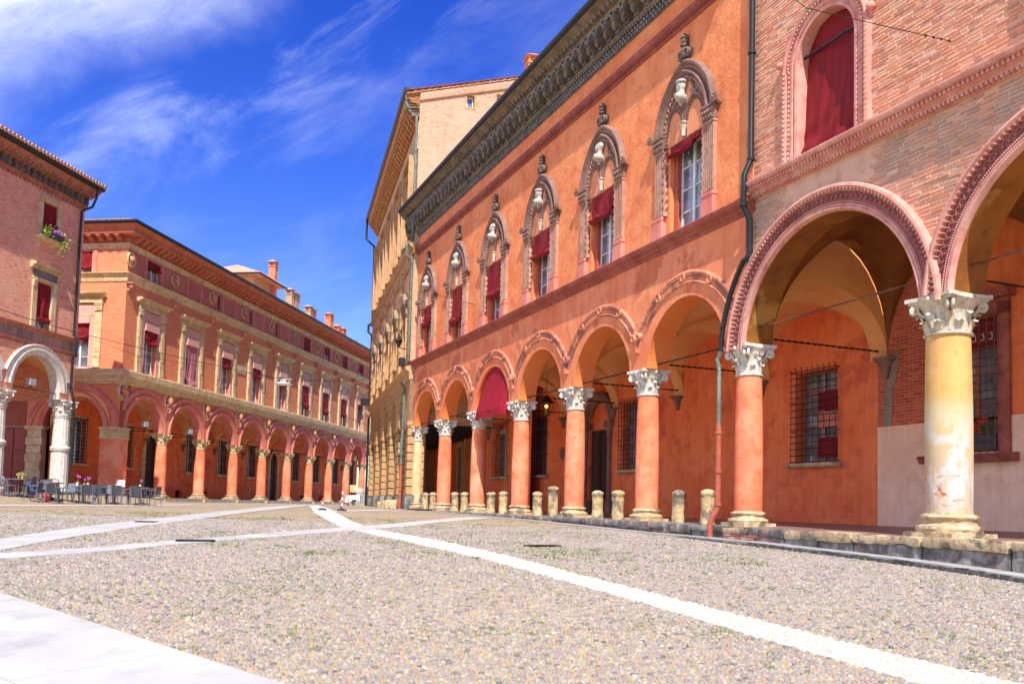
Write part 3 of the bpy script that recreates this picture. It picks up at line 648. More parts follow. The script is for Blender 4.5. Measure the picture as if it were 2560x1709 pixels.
def rib_mesh(hw, y0, y1, zs, H, mat, th=.3, n=24):
    mb = MB(); yc, b = (y0+y1)/2, (y1-y0)/2
    lo = [(yc-b*math.cos(math.pi*i/n), zs+H*math.sin(math.pi*i/n)) for i in range(n+1)]
    for i in range(n):
        (ya, za), (yb_, zb) = lo[i], lo[i+1]
        mb.quad((-hw, ya, za), (-hw, yb_, zb), (hw, yb_, zb), (hw, ya, za))
        mb.quad((-hw, ya, za), (-hw, ya, za+th), (-hw, yb_, zb+th), (-hw, yb_, zb)); mb.quad((hw, ya, za), (hw, yb_, zb), (hw, yb_, zb+th), (hw, ya, za+th))
    return mb.mesh('transverse_rib', mat, 50)
def blind_mesh(wd, h, seed, bunch=.18, sag=.06, name='blind', mat='blind', y=0.0):
    rnd = random.Random(seed); n, m = 18, 30; mb = MB(); vs = []; ph = [rnd.random()*6 for _ in range(6)]; tilt = rnd.uniform(-.06, .06)
    for j in range(m+1):
        t = j/m
        for i in range(n+1):
            u = i/n; x = (u-.5)*wd; sg = sag*math.sin(math.pi*u)*t+tilt*(u-.5)*t
            z = -h*t-sg
            yy = (.020*math.sin(u*21+ph[0]+t*2+1.5*math.sin(t*4+ph[4]))+.034*math.sin(u*8+ph[1]+4*t))*min(1, t*1.6)
            if t > 1-bunch:
                q = (t-(1-bunch))/bunch; yy -= .09*math.sin(q*math.pi)+.05*abs(math.sin(q*8+u*4+ph[2])); z += .035*math.sin(q*11+u*6+ph[3]); x *= 1+.05*math.sin(q*3.1)
            vs.append((x, yy, z))
    fs = [(j*(n+1)+i, (j+1)*(n+1)+i, (j+1)*(n+1)+i+1, j*(n+1)+i+1) for j in range(m) for i in range(n)]
    mb.add(vs, fs); return mb.mesh(name, M[mat], 60)
def casement_mesh(wd, h, rows, mat, fr=.055, bar=.028, leafs=2):
    mb = MB(); hw = wd/2
    mb.box(-hw, hw, 0, .05, 0, fr); mb.box(-hw, hw, 0, .05, h-fr, h); mb.box(-hw, -hw+fr, .0, .05, fr, h-fr); mb.box(hw-fr, hw, .0, .05, fr, h-fr)
    if leafs == 2: mb.box(-fr*.9, fr*.9, -.015, .05, fr, h-fr)
    for k in range(1, rows): z = h*k/rows; mb.box(-hw+fr, hw-fr, .008, .04, z-bar/2, z+bar/2)
    return mb.mesh('window', mat, 30)
_pane_cache = {}
def pane_mesh(wd, h, mat='glass'):
    k = (round(wd, 3), round(h, 3), mat)
    if k not in _pane_cache: mb = MB(); mb.box(-wd/2, wd/2, 0, .008, -h/2, h/2); _pane_cache[k] = mb.mesh('pane', M[mat], 30)
    return _pane_cache[k]
_cas = {}
def window(parent, cx, y, z0, z1, wd, rows=4, frame='whiteframe', blind=None, bm='blind', seed=1, single=False, glass='glass', tilt=0.0):
    """two-leaf window > panes, blind ; blind = height of the cloth from the top"""
    key = (round(wd, 3), round(z1-z0, 3), rows, frame)
    if key not in _cas: _cas[key] = casement_mesh(wd, z1-z0, rows, M[frame])
    wn = obj('window', _cas[key], parent, (cx, y, z0)); h = z1-z0
    if single:
        for sx in (-1, 1):
            obj('pane', pane_mesh(wd/2-.05, h-.06, glass), wn, (sx*wd/4, .028, h/2))
    else:
        for sx in (-1, 1):
            for k in range(rows): obj('pane', pane_mesh(wd/2-.06, h/rows-.01, glass), wn, (sx*wd/4, .026, h*(k+.5)/rows), rz=(random.uniform(-.012, .012), 0, random.uniform(-.02, .02)))
    if blind: obj('blind', blind_mesh(wd+.06, blind, seed, mat=bm), wn, (0, -.14, h-.02))
    return wn
def grille_mesh(wd, h, nx, nz, r=.014, mat='iron', d=.0, spikes=True):
    mb = MB()
    for i in range(nx):
        x = -wd/2+wd*i/(nx-1); mb.tube([(x, 0, -.05), (x, 0, h+.03), (x, -.06, h+.06)] if spikes else [(x, 0, 0), (x, 0, h)], r, 4)
    for k in range(nz):
        z = .04+(h-.08)*k/(nz-1); mb.tube([(-wd/2-.05, .0, z), (wd/2+.05, .0, z)], r, 4)
    if d:
        for x in (-wd/2, wd/2):
            for z in np.linspace(.05, h-.05, 4): mb.tube([(x, 0, z), (x, d, z)], r, 4)
    return mb.mesh('grille', M[mat], 40)
def twist_rod(p0, p1, r=.022, turns=30, mat='iron', name='tie_rod'):
    mb = MB(); A, B = Vector(p0), Vector(p1); L = (B-A).length; t = (B-A)/L; u = t.cross(Vector((0, 0, 1))).normalized(); v = t.cross(u); n = turns*4; vs = []
    for i in range(n+1):
        s = i/n; a = s*turns*math.pi; c = A+(B-A)*s
        for k in range(4):
            an = a+k*math.pi/2; rr = r*(1.25 if k % 2 == 0 else .7); q = c+u*rr*math.cos(an)+v*rr*math.sin(an); vs.append(tuple(q))
    fs = [(i*4+k, i*4+(k+1) % 4, (i+1)*4+(k+1) % 4, (i+1)*4+k) for i in range(n) for k in range(4)]
    mb.add(vs, fs); return mb, mat
def rough_block(x0, x1, y0, y1, z0, z1, jit=.015, n=(4, 2, 2), seed=0):
    mb = MB(); nx, ny, nz = n; idx = {}; vs = []; fs = []
    def vid(i, j, k):
        if (i, j, k) not in idx:
            p = Vector((x0+(x1-x0)*i/nx, y0+(y1-y0)*j/ny, z0+(z1-z0)*k/nz)); q = p*3.1+Vector((seed, seed*.7, 0))
            e = sum((i in (0, nx), j in (0, ny), k in (0, nz)))
            c = Vector(((x0+x1)/2, (y0+y1)/2, (z0+z1)/2)); d = (p-c); 
            idx[(i, j, k)] = len(vs); o_ = mnoise.noise_vector(q)*jit; pull = d.normalized()*(-jit*.6*(e-1) if e > 1 else 0)
            vs.append(tuple(p+o_+pull))
        return idx[(i, j, k)]
    for i in range(nx):
        for j in range(ny): fs += [(vid(i, j, 0), vid(i, j+1, 0), vid(i+1, j+1, 0), vid(i+1, j, 0)), (vid(i, j, nz), vid(i+1, j, nz), vid(i+1, j+1, nz), vid(i, j+1, nz))]
    for i in range(nx):
        for k in range(nz): fs += [(vid(i, 0, k), vid(i+1, 0, k), vid(i+1, 0, k+1), vid(i, 0, k+1)), (vid(i, ny, k), vid(i, ny, k+1), vid(i+1, ny, k+1), vid(i+1, ny, k))]
    for j in range(ny):
        for k in range(nz): fs += [(vid(0, j, k), vid(0, j, k+1), vid(0, j+1, k+1), vid(0, j+1, k)), (vid(nx, j, k), vid(nx, j+1, k), vid(nx, j+1, k+1), vid(nx, j, k+1))]
    mb.add(vs, fs); return mb
def bust_mesh(name, mat, kind=0, s=1.0):
    """head and shoulders facing -y, base at z=0, about 0.62 tall"""
    def head(d):
        f = max(0, -d.y); k = 1+.05*f
        g = lambda x, z, w_: math.exp(-((d.x-x)**2+(d.z-z)**2)/w_)*(1 if d.y < 0 else 0)
        k += .30*g(0, -.12, .012)+.10*g(0, .12, .03)-.09*g(-.28, .10, .012)-.09*g(.28, .10, .012)+.10*g(0, -.52, .03)-.05*g(0, -.33, .01)
        if kind == 1: k += .34*math.exp(-((d.z+.75)**2)/.12)*f        # beard
        return k
    mb = MB(); mb.ball((0, -.01, .47), .115, 18, 14, (.86, 1.02, 1.22), head)
    mb.lathe([(.11, .22), (.075, .28), (.066, .33), (.072, .40)], cy=.01, n=12)
    def chest(d): return 1+.12*abs(d.x)
    mb.ball((0, .01, .16), .15, 16, 10, (1.55, .85, .85), chest); mb.lathe([(.03, -.02), (.06, .0), (.05, .05), (.09, .10)], n=12)
    for sx in (-1, 1): mb.ball((sx*.108, .0, .47), .03, 6, 5, (.5, 1, 1.3))
    if kind == 1: mb.lathe([(.10, .53), (.135, .55), (.14, .59), (.10, .62)], n=14)
    elif kind == 2: mb.lathe([(.10, .50), (.12, .52), (.125, .56), (.06, .64), (.02, .66)], cy=.02, n=14)
    else: mb.ball((0, .03, .52), .118, 12, 8, (.9, 1, .9), lambda d: 1+.06*math.sin(d.x*20)*math.sin(d.z*16+1))
    return mb.mesh(name, mat, 60)
def head_mesh(name, mat): # terracotta head leaning out of the wall, facing -y
    mb = MB()
    def head(d):
        f = max(0, -d.y); g = lambda x, z, w_: math.exp(-((d.x-x)**2+(d.z-z)**2)/w_)*(1 if d.y < 0 else 0)
        return 1+.05*f+.3*g(0, -.1, .014)-.08*g(-.28, .12, .012)-.08*g(.28, .12, .012)+.1*g(0, -.5, .03)
    mb.ball((0, -.16, .02), .16, 14, 10, (.85, 1, 1.15), head); mb.ball((0, -.10, .08), .165, 10, 7, (1, 1, 1)); mb.ball((0, .0, -.2), .17, 10, 7, (1.1, .7, .7))
    return mb.mesh(name, mat, 60)
def column(parent, x, y, z0, z1, hb, hc, rb, rtp, ms, mc, mbs, cw, cache={}):
    k = (round(z1-z0, 3), hb, hc, rb, ms.name, mc.name)
    if k not in cache: cache[k] = (shaft_mesh(hb, z1-z0-hc, rb, rtp, ms), capital_mesh(hc, rtp, cw, mc), base_mesh(hb, rb, mbs))
    s_, c_, b_ = cache[k]
    co = obj('column', s_, parent, (x, y, z0)); obj('capital', c_, co, (0, 0, z1-z0-hc)); obj('column_base', b_, co, (0, 0, 0), rz=random.choice((0, math.pi/2, math.pi)))
    return co
def drain(parent, name, pts, r, mat, clips=()):
    mb = MB(); mb.tube(pts, r, 10)
    for i in clips: p = pts[i]; mb.tube([(p[0], p[1], p[2]-.03), (p[0], p[1], p[2]+.03)], r*1.35, 10)
    return ob(name, mb, M[mat], parent, 50)
M['brick_red_in'] = brick('flaking_red_brickwork', (0.34, 0.045, 0.018), (0.56, 0.12, 0.045), (0.60, 0.22, 0.14), bump=0.9, dark=0.5, mort=0.012)
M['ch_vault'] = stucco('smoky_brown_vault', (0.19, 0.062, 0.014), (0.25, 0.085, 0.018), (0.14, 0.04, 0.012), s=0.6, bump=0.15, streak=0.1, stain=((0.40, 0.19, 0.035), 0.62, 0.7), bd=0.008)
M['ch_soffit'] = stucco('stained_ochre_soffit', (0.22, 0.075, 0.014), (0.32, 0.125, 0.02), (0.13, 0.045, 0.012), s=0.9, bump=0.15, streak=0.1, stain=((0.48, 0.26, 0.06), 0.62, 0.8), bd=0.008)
M['ch_col_plain'] = stucco('peeling_ochre_column', (0.70, 0.40, 0.10), (0.76, 0.50, 0.20), (0.74, 0.36, 0.18), s=1.1, bump=0.3, bs=9, streak=0.3, stain=((0.80, 0.74, 0.64), 0.56, 0.85), bd=0.012)
def peeling_column():
    m = stucco('peeling_lime_column', (0.60, 0.33, 0.085), (0.68, 0.44, 0.16), (0.62, 0.28, 0.14), s=1.3, bump=0.35, bs=9, streak=0.35, bd=0.012)
    nt = m.node_tree; b = nt.nodes['Principled BSDF']; src = b.inputs['Base Color'].links[0].from_socket
    t = N(nt, 'ShaderNodeTexCoord'); sp = N(nt, 'ShaderNodeSeparateXYZ'); nt.links.new(t.outputs['Object'], sp.inputs[0]); v = objvec(nt)
    def zmask(z0, z1, z2, z3):
        c = N(nt, 'ShaderNodeMapRange'); c.inputs[1].default_value = z0; c.inputs[2].default_value = z1; nt.links.new(sp.outputs[2], c.inputs[0])
        d = N(nt, 'ShaderNodeMapRange'); d.inputs[1].default_value = z3; d.inputs[2].default_value = z2; nt.links.new(sp.outputs[2], d.inputs[0])
        m_ = N(nt, 'ShaderNodeMath', operation='MULTIPLY'); nt.links.new(c.outputs[0], m_.inputs[0]); nt.links.new(d.outputs[0], m_.inputs[1]); return m_.outputs[0]
    def patch(col, c, mask, scale, lo, hi, sc=(1, 1, 1), k=1.0):
        f, _ = noise_fac(nt, objvec(nt, sc), scale, 7, lo, hi, 0.6, 0.3); m_ = N(nt, 'ShaderNodeMath', operation='MULTIPLY'); nt.links.new(f, m_.inputs[0]); nt.links.new(mask, m_.inputs[1])
        q = N(nt, 'ShaderNodeMath', operation='MULTIPLY'); nt.links.new(m_.outputs[0], q.inputs[0]); q.inputs[1].default_value = k; return mixc(nt, q.outputs[0], col, c)
    col = patch(src, (0.60, 0.48, 0.22), zmask(1.2, 1.9, 2.3, 2.6), 1.1, .2, .35, k=.7)
    col = patch(col, (0.52, 0.42, 0.30), zmask(-.3, 0, 1.2, 2.0), 1.2, .34, .44, k=.9)
    col = patch(col, (0.58, 0.545, 0.49), zmask(.3, .8, 1.6, 2.4), 1.5, .44, .50, (1, 1, .6))
    col = patch(col, (0.62, 0.42, 0.18), zmask(.2, .6, 2.0, 2.6), 2.6, .56, .60, (1, 1, .7), .8)
    col = patch(col, (0.40, 0.10, 0.05), zmask(.4, .7, .9, 1.2), 4.5, .58, .62, (1, 1, 2))
    col = patch(col, (0.20, 0.17, 0.13), zmask(-.3, -.1, .5, 4.0), 3.0, .60, .75, (3, 3, .4), .5)
    nt.links.new(col, b.inputs['Base Color']); return m
M['ch_col'] = peeling_column()
M['sand_cap'] = stucco('stained_cream_capital', (0.56, 0.47, 0.33), (0.70, 0.63, 0.50), (0.22, 0.18, 0.14), s=5, bump=0.4, bs=25, streak=0.5, bd=0.01)
M['mortar_grey'] = stucco('brown_cement_patch', (0.24, 0.17, 0.11), (0.32, 0.24, 0.16), None, s=2, bump=0.3, bd=0.01)
M['dado'] = stucco('pale_pink_dado', (0.86, 0.52, 0.34), (0.92, 0.62, 0.44), (0.70, 0.42, 0.29), s=0.8, bump=0.12, streak=0.3, bd=0.006)
M["ochre_col"] = stucco("yellow_stone_column", (0.62,0.46,0.22),(0.72,0.58,0.34),(0.44,0.30,0.14), s=1.5, bump=0.25, streak=0.3, bd=0.01)

# ================================================================== PALAZZO (orange, with pointed windows)
PAL = empty('palazzo', (FA.O[0], FA.O[1], 0), FA.a, 'orange plastered palazzo with six pointed windows over a red columned arcade', 'building')
BA = 4.517; CX = [-BA*(6-i) for i in range(7)]
ZS = 3.83; YF, YB, YW = -.34, .34, 3.9
mb = MB(); bays = [(CX[i]+BA/2, 1.81, 3.62) for i in range(6)]
arcade(mb, -28.5, -.22, bays, ZS, 6.90, YF, YB)
_c = [(2.81+3.02*math.cos(t), 3.51+3.02*math.sin(t)) for t in np.linspace(math.acos((.55-2.81)/3.02), math.acos((-.205-2.81)/3.02), 12)]
mb.prism([(-.22, 6.90), (-.22, 3.84)]+_c[::-1]+[(.55, 6.90)], YF, YF+.25)
ob('arcade_wall', mb, [M['pal_low'], M['pal_soffit']], PAL, 30)
wc = [CX[i]+BA/2 for i in range(6)]
holes = [(c-.74, c+.80, 7.12, 9.62) for c in wc]
mb = MB(); mb.wall(-28.5, .55, 6.90, 14.95, holes, YF, YF+.42)
mb.quad((-28.5, YF, 6.9), (-28.5, YF, 14.95), (-28.5, 4.5, 14.95), (-28.5, 4.5, 6.9)); ob('upper_wall', mb, M['pal_up'], PAL, 30)
mb = MB(); mb.box(.30, .56, YF-.035, YF+.1, 6.9, 13.9); ob('corner_strip', mb, M['pal_low'], PAL, 30)
# room behind windows
mb = MB(); mb.box(-28.4, .4, .5, .6, 6.95, 14); ob('dark_room', mb, M['dark'], PAL, 0)
# archivolts
def palazzo_archivolt():
    mb = MB(); a = math.acos((BA/2-.005)/2.66); 
    mb.arc([(2.66, YF), (2.66, YF-.04), (2.63, YF-.065), (2.59, YF-.065), (2.565, YF-.04), (2.52, YF-.05), (2.52, YF)], 0, 3.41, a, math.pi-a, 40)
    a1 = math.acos((BA/2-.005)/2.52); mb.arc([(2.52, YF), (2.52, YF-.03), (2.455, YF-.03), (2.455, YF)], 0, 3.38, a1, math.pi-a1, 40)
    a2 = math.acos((BA/2-.005)/2.45); mb.arc([(2.44, YF), (2.44, YF-.045), (2.41, YF-.06), (2.385, YF-.045), (2.36, YF-.02), (2.36, YF)], 0, 3.36, a2, math.pi-a2, 40)
    for an in (62, 90, 118):   # medallion knots on the band
        t = R(an); x, z = 2.52*math.cos(t), 3.40+2.52*math.sin(t)
        mb.arc([(.115, YF-.02), (.115, YF-.065), (.095, YF-.08), (.07, YF-.065), (.07, YF-.02)], x, z, 0, 2*math.pi, 14)
        mb.ball((x, YF-.035, z), .05, 8, 5, (1, .7, 1))
    return mb.mesh('archivolt', M['pal_arch'], 40)
M['pal_arch'] = stucco('painted_archivolt', (0.66, 0.23, 0.12), (0.74, 0.33, 0.19), (0.34, 0.11, 0.08), s=1.6, bump=0.25, bs=20, streak=0.35, stain=((0.26, 0.10, 0.08), 0.52, 0.7), bd=0.008)
am = palazzo_archivolt()
for c in wc: obj('archivolt', am, PAL, (c, 0, 0))
# corbel knots where two archivolts meet
mb = MB()
for sx in (-1, 1): mb.arc([(.13, YF-.0), (.13, YF-.10), (.08, YF-.14), (.03, YF-.1), (.03, YF)], sx*.13, 0, 0, 2*math.pi, 12)
mb.box(-.05, .05, YF-.10, YF, -.42, -.08)
km = mb.mesh('knot', M['pal_arch'], 40)
for x in CX[1:6]: obj('knot', km, PAL, (x, 0, 4.72))
# string course between floors
mb = MB(); mb.extx([(YF, 6.80), (YF-.03, 6.80), (YF-.05, 6.87), (YF-.10, 6.90), (YF-.12, 6.96), (YF-.20, 6.99), (YF-.24, 7.03), (YF-.26, 7.12), (YF-.24, 7.15), (YF, 7.17)], -28.6, .62)
ob('string_course', mb, M['terracotta'], PAL, 30)
# moulding under the eaves
mb = MB(); mb.extx([(YF, 12.62), (YF-.03, 12.62), (YF-.04, 12.72), (YF-.08, 12.75), (YF-.07, 12.84), (YF-.11, 12.88), (YF-.12, 12.96), (YF-.08, 13.03), (YF, 13.04)], -28.55, .56)
x = -28.5
while x < .5: mb.tube([(x, YF-.09, 12.70), (x+.06, YF-.11, 12.79)], .02, 4, cap=False); x += .11
ob('upper_moulding', mb, M['terracotta'], PAL, 40)
# great carved cornice
mb = MB(); mb.extx([(YF, 13.86), (YF-.12, 13.86), (YF-.14, 13.90), (YF-.20, 13.93), (YF-.20, 13.98), (YF-.05, 14.0), (YF, 14.0)], -28.4, .9)
mb.extx([(YF, 13.60), (YF-.02, 13.60), (YF-.03, 13.86), (YF, 13.86)], -28.4, .8); ob('cornice_lower_band', mb, M['cornice_dark'], PAL, 40)
mb = MB(); x = -28.4
while x < .8: mb.box(x, x+.085, YF-.11, YF-.02, 13.62, 13.71); mb.box(x+.075, x+.16, YF-.13, YF-.02, 13.73, 13.81); x += .17
o = ob('dentils', mb, M['cornice_grey'], PAL, 30, kind='stuff')
mb = MB(); x = -28.4
while x < .85: mb.ball((x, YF-.15, 13.88), .055, 6, 4, (1, 1, 1.3)); x += .15
ob('egg_and_dart', mb, M['cornice_dark'], PAL, 60, kind='stuff')
def corbel_mesh():
    mb = MB(); mb.cm = 0
    mb.prism([(-.09, 14.02), (.09, 14.02), (.10, 14.36), (-.10, 14.36)], YF-.22, YF)
    mb.prism([(-.08, 14.16), (.08, 14.16), (.10, 14.36), (-.10, 14.36)], YF-.36, YF-.2)
    mb.ball((0, YF-.30, 14.17), .085, 8, 6, (.9, 1, 1.2)); mb.box(-.12, .12, YF-.40, YF, 14.36, 14.40)
    mb.cm = 1
    mb.arc([(.275, YF-.02), (.275, YF-.42), (.235, YF-.44), (.20, YF-.42), (.20, YF-.02)], .275, 14.40, 0, math.pi, 10)
    return mb.mesh('corbel', [M['cornice_dark'], M['cornice_grey']], 40)
cm_ = corbel_mesh(); x = -28.25
while x < .75: obj('corbel', cm_, PAL, (x, 0, 0)); x += .55
mb = MB(); mb.extx([(YF, 14.0), (YF-.06, 14.0), (YF-.06, 14.62), (YF-.40, 14.66), (YF-.42, 14.74), (YF-.40, 14.78), (YF-.50, 14.88), (YF-.62, 14.98), (YF-.74, 15.02), (YF-.74, 15.06), (YF, 15.06)], -28.3, 1.0)
x = -28.2
while x < .9: mb.box(x, x+.16, YF-.56, YF-.44, 14.79, 14.9); x += .27
x = -28.2
while x < .9: mb.box(x, x+.235, YF-.41, YF-.06, 14.56, 14.68); x += .55
ob('cornice_crown', mb, M['cornice_dark'], PAL, 40)
mb = MB(); mb.extx([(YF-.5, 15.07), (YF-.78, 15.07), (YF-.84, 15.12), (YF-.86, 15.24), (YF-.80, 15.26), (YF-.5, 15.22)], -28.15, 1.05); ob('gutter', mb, M['gutter'], PAL, 50)
# roof slope behind the gutter
mb = MB(); mb.quad((-28.1, YF-.8, 15.22), (1.0, YF-.8, 15.22), (1.0, 8, 18.6), (-28.1, 8, 18.6)); ob('roof', mb, M['tile'], PAL, 0)
mb = MB(); mb.box(-28.4, .5, 4.45, 8.0, -.3, 15.0); ob('rear_mass', mb, M['dark'], PAL, 0)
# portico: floor, back wall, vaults, ribs
mb = MB(); mb.quad((-29.2, -.6, -.345), (0.0, -.6, -.345), (0.0, YW+.2, -.25), (-29.2, YW+.2, -.25)); ob('portico_floor', mb, M['floor_in'], PAL, 0)
door_x = (-15.64, -14.0)
bw = [(-26.17, -24.35, 1.42, 4.12), (-21.49, -19.78, 1.40, 4.10), (-15.64, -13.98, -.25, 4.55), (-12.9, -11.3, 1.44, 3.98), (-3.05, -1.42, 1.36, 3.88)]
mb = MB(); mb.wall(-29.2, 0.0, -.30, 6.4, bw, YW, YW+.35); ob('portico_back_wall', mb, M['in_wall'], PAL, 0)
vm_ = vault_mesh(BA/2, YB, YW, ZS, 1.76, M['vault']); rm_ = rib_mesh(.27, YB, YW, ZS, 1.60, M['vault'])
for c in wc: obj('vault', vm_, PAL, (c, 0, 0))
for x in CX[:7]: obj('transverse_rib', rm_, PAL, (x, 0, 0))
mb = MB(); mb.lathe([(.02, -.42), (.06, -.34), (.09, -.22), (.12, -.10), (.20, -.04), (.26, .0), (.27, .05)], n=12); cb_m = mb.mesh('wall_corbel', M['brownstone'], 40)
for x in CX[:6]: obj('wall_corbel', cb_m, PAL, (x, YW-.05, 3.80))
for i in range(6):
    mb, mt = twist_rod((CX[i]+.42, 0, 3.96), (CX[i+1]-.42, 0, 3.96), .024, 22); ob('tie_rod', mb, M[mt], PAL, 60)
for x in CX[1:7]:
    mb, mt = twist_rod((x, .45, 4.06), (x, YW, 4.06), .026, 18); ob('tie_rod', mb, M[mt], PAL, 60)
# end wall of the portico (arch into the next building)
mb = MB(); mb.box(-29.3, -29.0, .5, 1.0, -.3, 6.2); ob('end_pier', mb, M['yb_light'], PAL, 0)
# columns
for i, x in enumerate(CX):
    column(PAL, x, 0, -.345, ZS, .36, .72, .315, .285, M['pal_col'] if i else M['ochre_col'] if 'ochre_col' in M else M['sandstone'], M['marble'], M['sandstone'], .44)
# back windows with iron grilles
for a, b, z0, z1 in (bw[0], bw[1], bw[3], bw[4]):
    c = (a+b)/2; wn = window(PAL, c, YW+.22, z0+.02, z1-.02, b-a-.1, rows=5, frame='redframe')
    g = obj('grille', grille_mesh(b-a+.12, z1-z0+.06, 9, 15, .012, d=.2), wn, (0, -.36, -.03))
    if a > -4:
        for zz, hh, mm in ((.12, .55, 'blind'), (.95, .42, 'pinkstone'), (1.42, .5, 'blind')): mb = MB(); mb.box(-.12, .62, -.05, -.03, zz, zz+hh); ob('poster', mb, M[mm], wn, 0)
        mb = MB(); mb.box(.02, .10, -.03, -.01, .05, 2.45); ob('mullion', mb, M['slab'], wn, 0)
    mb = MB(); mb.extx([(-.12, -.14), (-.16, -.10), (-.16, -.02), (.2, -.02), (.2, -.14)], -(b-a)/2-.2, (b-a)/2+.2); ob('sill', mb, M['sandstone'], wn, 30, ).location = (0, -.25, 0)
# great door with stone surround
dc = sum(door_x)/2; D = obj('door', None, PAL, (dc, YW, 0)); mb = MB(); mb.box(-.83, .83, .12, .2, -.25, 3.1); mb.box(-.02, .02, .09, .12, -.2, 3.05)
for sx in (-1, 1):
    for z0 in (.0, 1.0, 2.05): mb.box(sx*.44-.3, sx*.44+.3, .09, .12, z0, z0+.85)
ob('door_leaf', mb, M['door'], D, 30)
mb = MB(); mb.box(-.83, .83, .16, .24, 3.1, 4.55); ob('tympanum', mb, M['in_wall'], D, 0)
for sx in (-1, 1):
    mb = MB(); mb.box(-.2, .2, -.12, .1, -.25, .25); mb.lathe([(.11, .25), (.13, .3), (.1, .34), (.095, 1.4), (.09, 2.7), (.12, 2.75), (.16, 3.1), (.2, 3.15)], n=12, cy=-.05); mb.box(-.24, .24, -.2, .1, 3.15, 3.4); ob('jamb', mb, M['brownstone'], D, 40).location = (sx*1.0, 0, 0)
mb = MB(); mb.arc([(1.22, .05), (1.22, -.12), (1.1, -.2), (1.0, -.12), (.9, -.05), (.82, .05)], 0, 3.4, 0, math.pi, 24); ob('arch_surround', mb, M['brownstone'], D, 40)
mb = MB(); mb.lathe([(.0, 0), (.25, 0), (.25, .03), (.22, .04), (0, .04)], n=20); pl = ob('oval_plaque', mb, M['brownstone'], PAL, 40); pl.rotation_euler = (math.pi/2, 0, 0); pl.scale = (1, 1.1, 1); pl.location = (-18.1, YW, 2.28)

